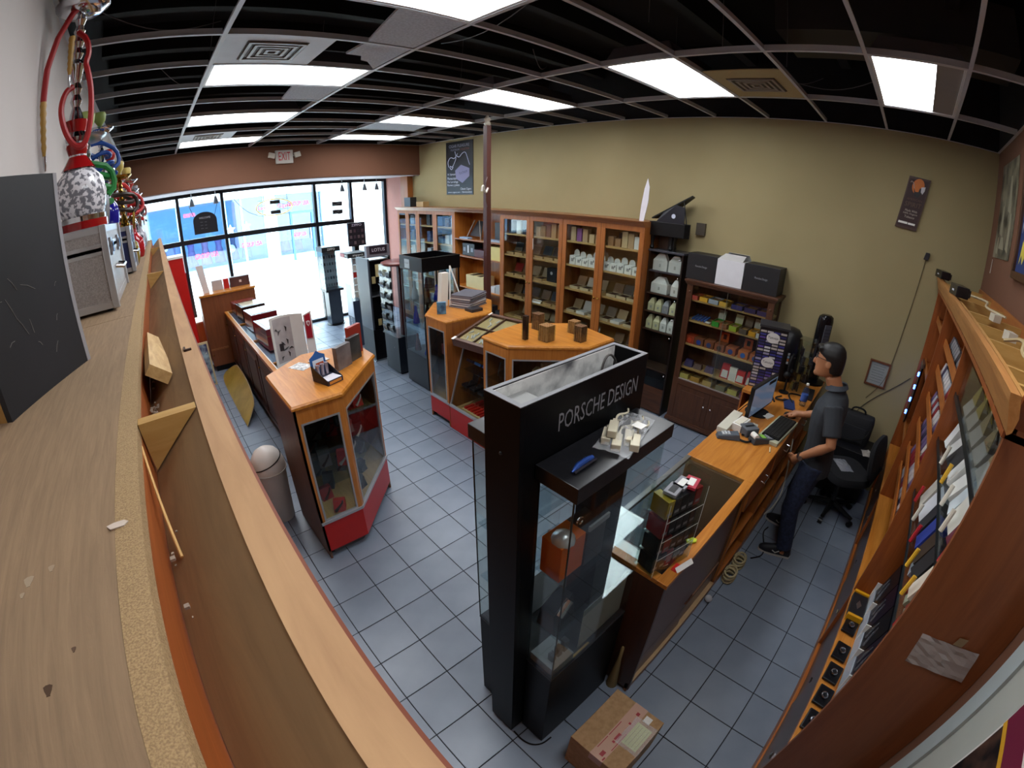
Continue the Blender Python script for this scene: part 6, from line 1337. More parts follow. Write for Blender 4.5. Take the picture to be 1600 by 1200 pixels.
single('crumpled_receipt', crumple(3.33,.74,ZC,.10,.07,.03,5,8,.2), mat('#c8c4b8',.7), 'crumpled receipts at the foot of the monitor', 'paper')
for i in range(2): single('monitor_cable', MB().tube(smooth([(3.45-.06*i,.93,ZC+.01),(3.48,.90,ZC+.06),(3.55,.87,ZC+.09),(3.60,.845,ZC+.13)],3),.004,6), BLACKM, f'{ORD[i]} black cable looping behind the monitor', 'cable')
t = thing('water_bottle', 'clear plastic water bottle with a blue label by the clerk', 'bottle', (4.10,.50,ZC))
part('bottle', MB().lathe((4.10,.52,ZC),[(.028,0),(.033,.008),(.033,.12),(.03,.15),(.013,.185),(.013,.20)],16), glass('pet_plastic','#dfe8f0',.6,.12), t); part('label', MB().lathe((4.10,.52,ZC),[(.0335,.05),(.0338,.055),(.0338,.11),(.0335,.115)],16), mat('#3a5aa0',.4), t); part('cap', MB().cyl((4.10,.52,ZC+.20),.014,.018,10), WHITE, t)
# bottle-shaped display tower of striped drawers
t = thing('sampler_tower', 'striped sample tower with round white script badges on the counter', 'display tower', (4.2,.95,ZC))
a0, b0 = Vector((4.13,1.075)), Vector((4.20,.82)); e_ = (b0-a0).normalized(); n_ = Vector((-e_.y,e_.x))
if n_.x < 0: n_ = -n_
def tq(u, v): p = a0+e_*u+n_*v; return (p.x,p.y)
LW = (b0-a0).length
part('case', MB().prism([tq(0,.004),tq(LW,.004),tq(LW,.22),tq(0,.22)],ZC,ZC+.60), mat('#17171c',.35), t); part('top_cap', MB().prism([tq(-.01,-.01),tq(LW+.01,-.01),tq(LW+.01,.23),tq(-.01,.23)],ZC+.60,ZC+.62), mat('#2a2a2e',.4), t)
random.seed(6)
for r_ in range(19):
    for c_ in range(4):
        u = .008+.063*c_; part('sample_label', MB().prism([tq(u,.0),tq(u+.055,.0),tq(u+.055,.004),tq(u,.004)],ZC+.012+.030*r_,ZC+.030+.030*r_), mat(random.choice(['#3a3a80','#b8b4b8','#8a86a0','#54408a','#a8a09a','#2c2c5a']),.4), t)
N3 = Vector((-n_.x,-n_.y,0)); E3 = Vector((e_.x,e_.y,0))
for zc in (ZC+.51,ZC+.27):
    c3 = Vector((*tq(LW/2,-.001),zc)); pts = [c3+E3*.062*math.cos(a)+Vector((0,0,.05*math.sin(a))) for a in [i*PI/12 for i in range(24)]]
    bdg = part('badge', MB().extr(pts, N3*.002), mat('#cfccc8',.5), t, label='round white badge'); text('Tatuaje', c3+N3*.002, E3, (0,0,1), .03, mat('#2a2a30',.5), bdg, w=.10, depth=.0008)
t = thing('floor_fan', 'tall slim black tower fan behind the monitor', 'tower fan', (4.80,.60,1.04))
part('base', MB().lathe((4.83,.60,1.0405),[(.14,0),(.14,.02),(.05,.035)],24), BLACK, t)
def fan(mb): mb.rot(0, math.radians(40)); mb.xf(0, Matrix.Translation((4.83,.60,1.07))); return mb
ring = [(.075*math.cos(a)*(1 if math.cos(a) > 0 else .8), .085*math.sin(a)) for a in [i*PI/12 for i in range(24)]]
part('body', fan(MB().loft([[(x*k,y*k,z) for x,y in ring] for k,z in ((.9,0),(1,.03),(1,.63),(.92,.67),(.6,.69))])), mat('#0c0c10',.2), t); part('grille', fan(MB().box(-.074,-.062,-.035,.035,.10,.60)), mat('#4a4a50',.4), t)
for i in range(14): part('grille_bar', fan(MB().box(-.077,-.074,-.033,.033,.11+.034*i,.118+.034*i)), mat('#2a2a2e',.4), t)
t = thing('black_speaker', 'bulky black rounded case with small stickers beside the tower fan', 'speaker', (4.68,.90,1.04))
part('body', MB().loft([[(4.68+.17*k*math.cos(a),.90+.15*k*math.sin(a),1.0406+z) for a in [i*PI/10 for i in range(20)]] for k,z in ((.95,0),(1,.03),(1,.36),(.9,.46),(.6,.52),(.2,.54))]), mat('#101014',.4), t)
for i,cc in enumerate(['#c8c8cc','#c87a4a','#8aa8c0','#b0b4b8']): part('sticker', MB().box(4.507,4.517,.865,.885,1.24+.03*i,1.262+.03*i).rot(0,.25,(4.68,.9,0)), mat(cc,.4), t)
t = thing('clear_lighter_bin', 'clear acrylic bin of dark lighters between sample tower and fan', 'bin', (4.44,.66,ZC))
bx = (4.36,4.52,.58,.74)
for a_ in ((bx[0],bx[1],bx[2],bx[2]+.004),(bx[0],bx[1],bx[3]-.004,bx[3]),(bx[0],bx[0]+.004,bx[2]+.004,bx[3]-.004),(bx[1]-.004,bx[1],bx[2]+.004,bx[3]-.004)): part('wall', MB().box(*a_,ZC,ZC+.52), GLASS, t)
part('top', MB().box(bx[0],bx[1],bx[2],bx[3],ZC+.52,ZC+.525), GLASS_T, t)
random.seed(12)
for i in range(26): part('lighter', rbox(MB(),.03,.014,.075,random.uniform(4.39,4.49),random.uniform(.61,.71),ZC+.001+.09*(i//6),random.uniform(0,3)), mat(random.choice(['#15151a','#2a2024','#3a3a40','#7a6a30','#15101c']),.3), t)
single('blue_magazine', rbox(MB(),.22,.10,.012,4.0,.62,ZC,.3), mat('#26345c',.4), 'dark blue magazine by the water bottle', 'magazine'); single('black_tray', rbox(MB(),.30,.10,.015,4.42,.53,ZC,.1), mat('#1a1a1e',.4), 'flat black tray in front of the tower fan', 'tray')
for i, pts in enumerate([[(4.05,.60,ZC+.006),(4.2,.70,ZC+.03),(4.32,.62,ZC+.006),(4.3,.54,ZC+.006),(4.15,.56,ZC+.02)],[(3.95,.75,ZC+.006),(4.05,.84,ZC+.05),(4.0,.92,ZC+.006)],[(4.1,.66,ZC+.006),(4.0,.70,ZC+.02),(4.04,.78,ZC+.006),(4.08,.72,ZC+.03)]]):
    single('black_cable', MB().tube(smooth(pts,3),.008,7), BLACKM, f'{ORD[i]} black cable tangled on the counter beside the sample tower', 'cable')
t = thing('dark_headset', 'black headset hanging on a stand between sample tower and bin', 'headset', (4.27,.70,ZC)); part('stand', MB().lathe((4.26,.745,ZC),[(.05,0),(.05,.01),(.01,.02),(.01,.34),(.03,.36)],12), BLACKM, t); part('band', MB().tube(smooth([(4.20,.745,ZC+.22),(4.20,.745,ZC+.34),(4.26,.745,ZC+.40),(4.32,.745,ZC+.34),(4.32,.745,ZC+.22)],3),.012,8), BLACKM, t); part('ear_cup', MB().ball((4.20,.745,ZC+.20),.035,10), BLACKM, t); part('ear_cup', MB().ball((4.32,.745,ZC+.20),.035,10), BLACKM, t)
# --- cables and rope under the counter
single('hanging_cable', MB().tube(smooth([(3.5,.43,.98),(3.45,.40,.80),(3.5,.38,.62),(3.42,.36,.48),(3.28,.38,.42),(3.15,.40,.44)],3),.006,6), mat('#a8a498',.5), 'pale cable hanging in a loop from the counter back', 'cable')
for i,(x,y) in enumerate([(2.76,.44),(2.95,.44)]):
    mb = MB(); pts = [(x+.06*math.cos(a)*(1+.25*math.sin(a*.37)),y-.02+.045*math.sin(a),.012+.012*(a/6.28)) for a in [k*.5 for k in range(80)]]; mb.tube(pts,.010,6)
    single('rope_coil', mb, mat('#a89a74',.8), f'{["left","right"][i]} coil of beige cord on the floor under the counter', 'cord', 'cord coils')
single('blue_mat_cable', MB().tube(smooth([(3.1,.36,.008),(3.2,.28,.008),(3.35,.33,.008),(3.5,.40,.008),(3.6,.38,.008)],3),.006,6), BLACKM, 'thin black cable looping on the floor before the drawers', 'cable')
single('white_shoe_cover', MB().ball((2.44,.445,.032),.03,10,1.0), mat('#b8b8bc',.6), 'small whitish bundle on the floor by the counter plinth', 'bundle')
single('cone_tube', MB().lathe((1.42,.58,.001),[(.035,0),(.035,.01),(.012,.30),(.010,.42),(.002,.43)],12), mat('#8a744a',.6), 'brown tapered cardboard tube standing at the counter corner', 'tube')
# ================================================================== CLERK
def ring(c, rx, ry, n=14, tx=0, ty=0, rot=0):
    out = []
    for i in range(n):
        a = 2*PI*i/n; x = rx*math.cos(a); y = ry*math.sin(a)
        X = x*math.cos(rot)-y*math.sin(rot); Y = x*math.sin(rot)+y*math.cos(rot)
        out.append((c[0]+X, c[1]+Y, c[2]+X*tx+Y*ty))
    return out
def limb(mb, pts, rad): return mb.tube(pts, rad, 12)
def remesh(name, mb, m, parent, vox=.008, smooth_it=6):
    o = part(name, mb, m, parent)
    r = o.modifiers.new('r', 'REMESH'); r.mode = 'VOXEL'; r.voxel_size = vox
    s_ = o.modifiers.new('s', 'SMOOTH'); s_.iterations = smooth_it; s_.factor = .5
    bpy.context.view_layer.update(); dg = bpy.context.evaluated_depsgraph_get()
    me = bpy.data.meshes.new_from_object(o.evaluated_get(dg)); o.modifiers.clear(); o.data = me
    me.polygons.foreach_set('use_smooth', [True]*len(me.polygons))
    if not me.materials: me.materials.append(m)
    return o
man = thing('person', 'clerk in dark grey polo and jeans using the mouse at the counter', 'person', (3.45,.22,0))
SK = mat('#a8714e',.5)
sx = 3.44
Lsh = Vector((3.27,.19,1.44)); Lel = Vector((3.17,.115,1.19)); Lwr = Vector((3.25,.30,.99)); Lha = Vector((3.29,.345,.93))
Rsh = Vector((3.62,.22,1.44)); Rel = Vector((3.74,.25,1.19)); Rwr = Vector((3.76,.44,1.105)); Rha = Vector((3.758,.51,1.087))
Lhip = Vector((3.36,.20,.90)); Lkn = Vector((3.33,.24,.48)); Lan = Vector((3.325,.16,.09))
Rhip = Vector((3.54,.20,.90)); Rkn = Vector((3.64,.28,.48)); Ran = Vector((3.72,.25,.09))
def torso(mb, g_=0, z0=.86, z1=1.5):
    S = [(.86,.165,.115,.19),(.95,.165,.11,.195),(1.05,.15,.10,.205),(1.15,.155,.105,.215),(1.27,.175,.115,.22),(1.37,.185,.11,.215),(1.44,.165,.085,.205),(1.485,.10,.062,.205),(1.51,.06,.055,.21)]
    mb.loft([ring((3.45,y,z), rx+g_, ry+g_, 18) for z,rx,ry,y in S if z0 <= z <= z1]); return mb
def head(mb, c, k=1.0):
    S = [(-.125,.022,.03,.045),(-.11,.042,.055,.03),(-.08,.056,.075,.018),(-.04,.066,.088,.008),(0,.072,.096,0),(.04,.074,.100,-.005),(.08,.070,.094,-.01),(.11,.054,.072,-.012),(.128,.028,.036,-.012)]
    mb.loft([ring((c.x,c.y+dy,c.z+z), rx*k, ry*k, 18) for z,rx,ry,dy in S]); return mb
HC = Vector((3.43,.325,1.70))
b = MB()
torso(b); head(b, HC)
limb(b, [(3.45,.20,1.44),(3.445,.235,1.52),(3.44,.275,1.60)], [.068,.060,.058])
b.tube([HC+Vector((0,.090,.015)),HC+Vector((0,.108,-.012)),HC+Vector((0,.112,-.028)),HC+Vector((0,.095,-.036))],[.010,.013,.016,.010],8)     # nose
b.tube([HC+Vector((-.022,.082,-.068)),HC+Vector((0,.090,-.068)),HC+Vector((.022,.082,-.068))],.009,6); b.ball(HC+Vector((0,.075,-.105)),.025,10)      # mouth, chin
for s in (-1,1):
    b.loft([[tuple(HC+Vector((s*(.070+.012*q_),-.005-.018*math.cos(a)*kk-.006*q_,-.010+.030*math.sin(a)*kk))) for a in [i*PI/6 for i in range(12)]] for q_,kk in ((0,.6),(.6,1),(1,.9))])
    b.ball(HC+Vector((s*.03,.082,.028)),.013,8)
def arm(mb, sh, el, wr, k=1.0, to=1.0):
    P = [sh, sh.lerp(el,.5), el, el.lerp(wr,.35), wr]; R = [.055,.048,.040,.040,.028]
    if to < 1: P = [sh, sh.lerp(el,.4), sh.lerp(el,.78)]; R = [.064,.062,.062]
    limb(mb, P, [r*k for r in R]); return mb
for sh,el,wr in ((Lsh,Lel,Lwr),(Rsh,Rel,Rwr)): arm(b, sh, el, wr)
def hand(mb, wr, palm, fwd, side, curl, nrm):
    pc = palm; mb.tube([wr, wr.lerp(pc,.6), pc+fwd*.02],[.027,.032,.030],10)
    mb.loft([[tuple(pc+fwd*f_+side*(.040*math.cos(a))*k_+nrm*(.014*math.sin(a))*k_) for a in [i*PI/6 for i in range(12)]] for f_,k_ in ((-.04,.75),(0,1),(.035,1),(.045,.9))])
    for i in range(4):
        b0 = pc+fwd*.035+side*(-.030+.020*i); L_ = (.062,.072,.068,.052)[i]; p = [b0]; d_ = fwd.copy()
        for j in range(3): d_ = (d_+nrm*(-curl)).normalized(); p.append(p[-1]+d_*L_/3*1.15)
        mb.tube(p,[.0095,.009,.0085,.0075],8)
    tb = pc-fwd*.015-side*.036; mb.tube([tb,tb-side*.02+fwd*.022-nrm*.006,tb-side*.022+fwd*.048-nrm*.012,tb-side*.012+fwd*.068-nrm*.016],[.013,.0115,.010,.008],8)
hand(b, Rwr, Rha, Vector((0,.97,-.2)).normalized(), Vector((1,0,0)), .28, Vector((0,.2,.97)))
hand(b, Lwr, Lha, Vector((.45,.45,-.77)).normalized(), Vector((.1,.8,.5)).normalized()*-1, .35, Vector((-.85,.3,.2)).normalized())
for hp,kn,an in ((Lhip,Lkn,Lan),(Rhip,Rkn,Ran)): limb(b, [hp,hp.lerp(kn,.5),kn,kn.lerp(an,.35),an],[.085,.075,.055,.052,.038])
for an,d_ in ((Lan,Vector((-.22,.97,0))),(Ran,Vector((.1,.99,0)))): limb(b, [an+Vector((0,-.02,-.035)),an+d_*.08+Vector((0,0,-.05)),an+d_*.16+Vector((0,0,-.06))],[.035,.032,.022])
remesh('body', b, SK, man, .007, 4)
# polo
p = MB(); torso(p,.014,.86,1.49)
for sh,el,wr in ((Lsh,Lel,Lwr),(Rsh,Rel,Rwr)): arm(p, sh, el, wr, 1.12, .5)
p.loft([ring((3.45,.20,1.455),.105,.075,16), ring((3.447,.212,1.50),.078,.070,16), ring((3.446,.225,1.535),.074,.070,16,0,-.15)])
p.loft([ring((3.45,.185,.82),.178,.128,18), ring((3.45,.19,.90),.18,.126,18)])
remesh('polo_shirt', p, speck('charcoal_pique','#24272c','#2e3238',300,.85,.05), man, .009, 5)
col = MB(); col.loft([ring((3.446,.222,1.515),.080,.074,18,0,-.2), ring((3.446,.224,1.548),.070,.066,18,0,-.2), ring((3.446,.224,1.556),.074,.070,18,0,-.2), ring((3.446,.222,1.52),.092,.085,18,0,-.25)]); part('collar', col, mat('#3a4048',.8), man)
j = MB(); j.loft([ring((3.45,.195,.80),.160,.112,18), ring((3.45,.195,.90),.166,.116,18)])
for hp,kn,an in ((Lhip,Lkn,Lan),(Rhip,Rkn,Ran)): limb(j, [hp+Vector((0,0,.02)),hp.lerp(kn,.4),kn,kn.lerp(an,.5),an+Vector((0,0,.0))],[.105,.092,.075,.072,.070])
remesh('jeans', j, speck('blue_denim','#161d30','#232d48',40,.85,.08,.35,.65), man, .010, 5)
hr = MB(); S = [(-.075,.060,.055,-.055),(-.03,.076,.068,-.045),(.02,.080,.092,-.022),(.06,.081,.104,-.008),(.10,.070,.098,-.004),(.13,.048,.070,-.008),(.146,.020,.030,-.01)]
hr.loft([ring((HC.x,HC.y+dy,HC.z+z), rx, ry, 18) for z,rx,ry,dy in S]); hr.tube([HC+Vector((-.06,.07,.085)),HC+Vector((0,.095,.095)),HC+Vector((.06,.07,.085))],.022,8)
remesh('hair', hr, mat('#0e0b0a',.5), man, .008, 3)
gl = MB(); 
for s in (-1,1):
    gl.tube([HC+Vector((s*.033+.026*math.cos(a),.104-.006*abs(math.cos(a)),.022+.018*math.sin(a))) for a in [i*PI/8 for i in range(17)]],.0022,6); gl.tube([HC+Vector((s*.060,.098,.028)),HC+Vector((s*.078,.05,.026)),HC+Vector((s*.080,-.01,.02))],.0022,6)
gl.tube([HC+Vector((-.008,.105,.024)),HC+Vector((.008,.105,.024))],.0022,6); part('glasses', gl, mat('#15151a',.3), man)
eb = MB()
for s in (-1,1):
    eb = MB(); eb.tube([HC+Vector((s*.015,.098,.048)),HC+Vector((s*.035,.096,.052)),HC+Vector((s*.052,.086,.046))],.004,6)
    part('eyebrow', eb, mat('#17100c',.7), man)
for s in (-1,1): part('eye', MB().ball(HC+Vector((s*.031,.0905,.024)),.0085,8), mat('#2a1c16',.3), man)
d_ = (Lha-Lwr).normalized(); wt_ = part('wristwatch', MB().tube([Lwr-d_*.012,Lwr+d_*.012],.034,14), mat('#2a2626',.4), man); part('watch_face', MB().tube([Lwr+Vector((-.034,0,.0)),Lwr+Vector((-.042,0,.002))],.018,12), STEEL, wt_)
SH = mat('#16171e',.6); SO = mat('#b8b4ac',.6)
for nm,an,d_ in (('left',Lan,Vector((-.26,.965,0)).normalized()),('right',Ran,Vector((.10,.995,0)).normalized())):
    sd = Vector((d_.y,-d_.x,0)); base = Vector((an.x,an.y,0))-d_*.07
    def sole(u0, z, gr=0): return [tuple(base+d_*(u+ (gr if u > .1 else -gr))+sd*(v*(1+gr*8))+Vector((0,0,z))) for u,v in ((0,-.028),(-.012,0),(0,.028),(.08,.036),(.16,.044),(.22,.040),(.265,.022),(.275,0),(.265,-.022),(.22,-.040),(.16,-.040),(.08,-.034))]
    s_ = part('shoe', MB().loft([sole(0,.022),sole(0,.045),[tuple(base+d_*u+sd*v+Vector((0,0,.072))) for u,v in ((.005,-.026),(-.004,0),(.005,.026),(.07,.032),(.14,.036),(.20,.028),(.24,.014),(.245,0),(.24,-.014),(.20,-.028),(.14,-.032),(.07,-.030))],[tuple(base+d_*u+sd*v+Vector((0,0,.10))) for u,v in ((.01,-.024),(.004,0),(.01,.024),(.05,.03),(.10,.028),(.13,.018),(.14,.008),(.142,0),(.14,-.008),(.13,-.018),(.10,-.026),(.05,-.028))]]), SH, man)
    part('sole', MB().loft([sole(0,.0015,.004),sole(0,.022,.004)]), SO, s_)
    for k in range(4): part('lace', MB().rod(base+d_*(.135+.018*k)-sd*.022+Vector((0,0,.092-.006*k)),base+d_*(.14+.018*k)+sd*.022+Vector((0,0,.092-.006*k)),.0035,5), SO, s_)
    part('chevron', MB().tube([base+d_*.10-sd*.041+Vector((0,0,.068)),base+d_*.13-sd*.047+Vector((0,0,.046)),base+d_*.16-sd*.045+Vector((0,0,.062))],.005,5), SO, s_)
# ================================================================== OFFICE CHAIR
t = thing('office_chair', 'black swivel office chair with a grey bag on the seat', 'chair', (4.30,-.06,0))
CF = speck('black_chair_fabric','#0d0e12','#16181e',200,.9,.05); cc = Vector((4.30,-.06,0))
for i in range(5):
    a = i*2*PI/5+.5; e_ = cc+Vector((.27*math.cos(a),.27*math.sin(a),.075)); part('base_arm', MB().tube([cc+Vector((0,0,.12)),e_+Vector((0,0,.012))],[.032,.018],8), BLACKM, t)
    part('caster', MB().rod(e_+Vector((-.022*math.sin(a),.022*math.cos(a),-.047)),e_+Vector((.022*math.sin(a),-.022*math.cos(a),-.047)),.028,12), mat('#0a0a0c',.3), t)
part('gas_post', MB().cyl(cc+Vector((0,0,.12)),.025,.30,12), mat('#1a1a1e',.3), t)
rot_s = math.radians(35)
st = MB(); st.loft([[(x,y,z) for x,y in [(.24*k*math.copysign(abs(math.cos(a))**.6,math.cos(a)),.23*k*math.copysign(abs(math.sin(a))**.6,math.sin(a))) for a in [i*PI/12 for i in range(24)]]] for k,z in ((.85,.43),(1,.45),(1,.49),(.93,.52),(.6,.53))]); st.rot(0,rot_s); st.xf(0, Matrix.Translation(cc)); part('seat', st, CF, t)
bk = MB(); bk.loft([[(.20*k*math.copysign(abs(math.cos(a))**.6,math.cos(a)),y,.20*k*math.copysign(abs(math.sin(a))**.6,math.sin(a))) for a in [i*PI/12 for i in range(24)]] for k,y in ((.8,-.035),(1,-.02),(1,.01),(.85,.03))]); bk.xf(0, Matrix.Translation(cc) @ Matrix.Rotation(math.radians(-14),4,'Z') @ Matrix.Translation((0,-.24,.76)) @ Matrix.Rotation(-.2,4,'X')); part('backrest', bk, CF, t)
part('back_bar', MB().tube([cc+Vector((0,-.02,.42)),cc+Vector((-.05,-.26,.46)),cc+Vector((-.06,-.30,.68))],.018,8), BLACKM, t)
single('plastic_bag', crumple(4.30,-.02,.531,.22,.14,.03,13,8,.6), mat('#85888f',.25), 'grey plastic bag lying on the chair seat', 'bag')
t = thing('low_file_box', 'low black file cabinet against the khaki wall', 'cabinet', (4.84,.05,0)); part('body', MB().box(4.62,5.02,-.30,.30,.01,.56), mat('#141418',.45), t, .004); part('drawer_line', MB().box(4.615,4.62,-.28,.28,.28,.29), BLACK, t); part('drawer_pull', MB().rod((4.61,-.06,.40),(4.61,.06,.40),.008,6), STEEL, t)
t = thing('laptop_bag', 'black laptop bag standing on the low file cabinet', 'bag', (4.86,.0,.56))
part('body', MB().loft([[(4.86+.09*k*math.copysign(abs(math.cos(a))**.5,math.cos(a)),.02+.20*k2*math.copysign(abs(math.sin(a))**.5,math.sin(a)),z) for a in [i*PI/12 for i in range(24)]] for k,k2,z in ((.9,.95,.561),(1,1,.60),(1,1,.80),(.8,.95,.86),(.4,.9,.88))]), mat('#15161a',.7), t); part('flap', MB().box(4.764,4.772,-.12,.16,.60,.76), mat('#1c1d22',.7), t, .003); part('handle', MB().tube(smooth([(4.86,-.06,.87),(4.86,-.04,.93),(4.86,.08,.93),(4.86,.10,.87)],2),.010,8), BLACKM, t); part('strap', MB().tube(smooth([(4.77,-.16,.80),(4.70,-.14,.70),(4.70,.0,.62),(4.74,.12,.60)],2),.010,6), BLACKM, t)
for i,(x,y,s_) in enumerate([(4.68,.20,1),(4.68,-.22,2)]): single('crumpled_paper', crumple(x,y,.5615,.14,.14,.05,20+i,8,.3*i), mat('#9a948c',.8), f'crumpled papers {["left of","right of"][i]} the laptop bag', 'paper')
# ================================================================== BACK SHELF UNIT BEHIND THE CLERK
YU = -.41; BX = [1.33,2.55,3.85,4.97]; WB_ = YB+.003
t = thing('back_shelf_unit', 'long orange wooden shelf unit with crown along the back wall', 'shelf unit', (3.15,-.6,0))
UN = wood('unit_wood','#7e3f18','#9c5526','z',2.5,.4,12,.03); UNX = wood('unit_wood_cross','#9a5420','#b56c30','x',2.5,.4,12,.03); UND = wood('unit_end','#7c4626','#8e542f','z',2.5,.4,12,.03)
part('end_panel', MB().box(BX[0],BX[0]+.02,WB_,YU,0,2.30), UND, t, label='dark brown end panel')
for x in BX[1:]: part('divider', MB().box(x-.01,x+.01,WB_,YU,0,2.30), UN, t)
part('back', MB().box(BX[0]+.02,BX[3]-.01,WB_,WB_+.01,0,2.30), UN, t)
part('top_panel', MB().box(BX[0],BX[3]+.01,WB_,YU+.01,2.255,2.275), UN, t)
cb = MB(); cb.extr([(BX[0]-.05,YU,2.29),(BX[0]-.05,YU+.012,2.28),(BX[0]-.05,YU+.04,2.36),(BX[0]-.05,YU+.045,2.385),(BX[0]-.05,YU+.012,2.385),(BX[0]-.05,YU-.005,2.33)],(BX[3]+.06-BX[0],0,0)); part('crown', cb, wood('unit_crown','#9c6632','#b98248','x',3,.5,10,.03), t, label='rounded pale crown rail')
cb = MB(); cb.extr([(BX[0],YU,2.29),(BX[0]-.045,YU,2.385),(BX[0]-.025,YU,2.385),(BX[0]+.01,YU,2.29)],(0,-.40,0)); part('crown_return', cb, UN, t)
for x in [BX[0]+.2,1.75,2.2,2.6,3.0,3.6,4.2,4.7]: part('top_brace', MB().box(x,x+.025,WB_+.01,YU+.01,2.276,2.36), wood('brace','#a8803e','#c09a58','y',4,.6,8,.04), t)
part('back_rail', MB().box(BX[0],BX[3],WB_,WB_+.016,2.276,2.385), wood('back_rail','#94582a','#ac6e3a','x',4,.5,8,.04), t)
part('front_cleat', MB().box(BX[0],BX[3],YU-.03,YU-.012,2.276,2.37), wood('brace2','#a8763a','#c09050','x',4,.6,8,.04), t)
part('plinth', MB().box(BX[0]+.02,BX[3],YU-.02,YU,0,.08), UNX, t)
part('ledge', MB().box(BX[0]+.02,BX[3]-.01,WB_+.01,YU+.002,.62,.645), ORANGE, t, .002, label='orange ledge')
for b_ in range(3):
    xa, xb = BX[b_]+.03, BX[b_+1]-.015; xm_ = (xa+xb)/2
    for a_, c_, yo in ((xa,xm_+.01,.012),(xm_-.01,xb,.022)):
        d = part('sliding_door', MB().box(a_,c_,YU-yo-.008,YU-yo,.09,.61), mat('#4a3630',.3), t); part('pull', MB().rod((a_+.05,YU-yo+.006,.32),(a_+.09,YU-yo+.006,.32),.006,6), CHROME, d)
    part('door_rail', MB().box(xa,xb,YU-.03,YU,.605,.62), UNX, t); part('door_rail', MB().box(xa,xb,YU-.03,YU,.08,.09), UNX, t)
LB1 = [1.03,1.43,1.75,2.0]; 
for z in LB1: part('shelf', MB().box(BX[0]+.02,BX[1]-.01,WB_+.01,YU-.03 if z > 1.1 else YU-.17,z-.012,z), GLASS_B if z > 1.1 else UN, t)
for z in LB1[1:]: part('shelf_front', MB().box(BX[0]+.02,BX[1]-.01,YU-.034,YU-.029,z-.014,z+.012), mat('#1c2224',.3), t, label='dark front edge of the glass shelf')
LB2 = [.97,1.15,1.37,1.58,1.80,2.0]
for bi in (1,2):
    for z in LB2:
        if bi == 2 and z in (1.15,1.37,1.80): continue
        part('shelf', MB().extr([(BX[bi]+.01,WB_+.01,z+.0),(BX[bi]+.01,YU-.06,z-.02),(BX[bi]+.01,YU-.06,z-.005),(BX[bi]+.01,WB_+.01,z+.015)],(BX[bi+1]-BX[bi]-.02,0,0)), UNX, t)
        part('shelf_lip', MB().box(BX[bi]+.01,BX[bi+1]-.01,YU-.06,YU-.05,z-.03,z+.03), UNX, t)
# paper taped to the end panel
t = thing('taped_paper', 'crumpled white paper taped to the dark end panel of the shelf unit', 'paper', (BX[0]-.003,-.63,1.52))
import mathutils
def quad_sheet(c4, off, n=8, seed=1, amp=.004):
    rnd = random.Random(seed); mb = MB()
    for i in range(n+1):
        for j in range(n+1):
            u, v = i/n, j/n; p = (Vector(c4[0])*(1-u)+Vector(c4[1])*u)*(1-v)+(Vector(c4[3])*(1-u)+Vector(c4[2])*u)*v
            mb.v.append(tuple(p+Vector(off)*(rnd.random()*amp+.001)))
    for i in range(n):
        for j in range(n): a = i*(n+1)+j; mb.f.append((a,a+n+1,a+n+2,a+1))
    return mb
XP = BX[0]-.0005
part('sheet', quad_sheet([(XP,-.51,1.57),(XP,-.745,1.59),(XP,-.77,1.45),(XP,-.525,1.43)],(-1,0,0)), mat('#a8a09c',.7), t)
part('tape', MB().extr([(XP-.006,-.63,1.585),(XP-.006,-.665,1.588),(XP-.006,-.67,1.625),(XP-.006,-.635,1.62)],(-.0006,0,0)), mat('#8f7a5a',.3), t)
# card readers / cameras and bits on top of the unit
for i,(x,y,r) in enumerate([(4.78,-.40,.2),(3.42,-.42,.15)]):
    t = thing('credit_terminal', ['black camera device at the wall end of the crown rail','black camera device on the crown rail nearer the viewer'][i], 'camera', (x,y,2.386))
    part('body', rbox(MB(),.22 if i == 0 else .20,.09,.07,x,y,2.387,r), mat('#14141a',.25), t, .006); part('stand', rbox(MB(),.05,.06,.05,x+.10,y-.06,2.387,r), mat('#1a1a20',.3), t); part('emblem', rbox(MB(),.05,.002,.012,x-.02,y+.046,2.415,r), mat('#b8b8bc',.4), t)
single('loose_cord', MB().tube(smooth([(3.9,-.45,2.39),(3.6,-.55,2.40),(3.3,-.62,2.42),(3.1,-.55,2.40),(2.9,-.66,2.40)],3),.008,6), mat('#b8a888',.5), 'pale cord looping over the top of the back shelf unit', 'cord')
single('loose_cord', MB().tube(smooth([(2.1,-.5,2.39),(1.95,-.55,2.44),(1.8,-.5,2.40),(1.7,-.58,2.40)],3),.008,6), mat('#a8946c',.5), 'tan cord coil on the near end of the back shelf unit', 'cord')
for i,(x,y) in enumerate([(1.95,-.62),(2.35,-.58),(2.9,-.60)]): single('junction_box', rbox(MB(),.06,.05,.04,x,y,2.3606,.3), mat('#c4bca8',.5), f'{ORD[i]} small white junction box on top of the back unit from the camera', 'junction box')
# ---- NEAR BAY (x 1.35-2.53): trays of knives, paper packs
random.seed(44)
ye = YU-.13   # shelf front line
def tilt_pack(x, y, z, w_, d_, h, tl, m, label, cat='box', rot=0, grp=None):
    mb = MB(); mb.box(-w_/2,w_/2,-d_/2,d_/2,0,h); mb.rot(0,tl,axis='X'); mb.rot(0,rot); 
    zmin = min(v[2] for v in mb.v); mb.xf(0, Matrix.Translation((x,y,z-zmin+EPS))); return single('stock_pack', mb, m, label, cat, grp, .001)
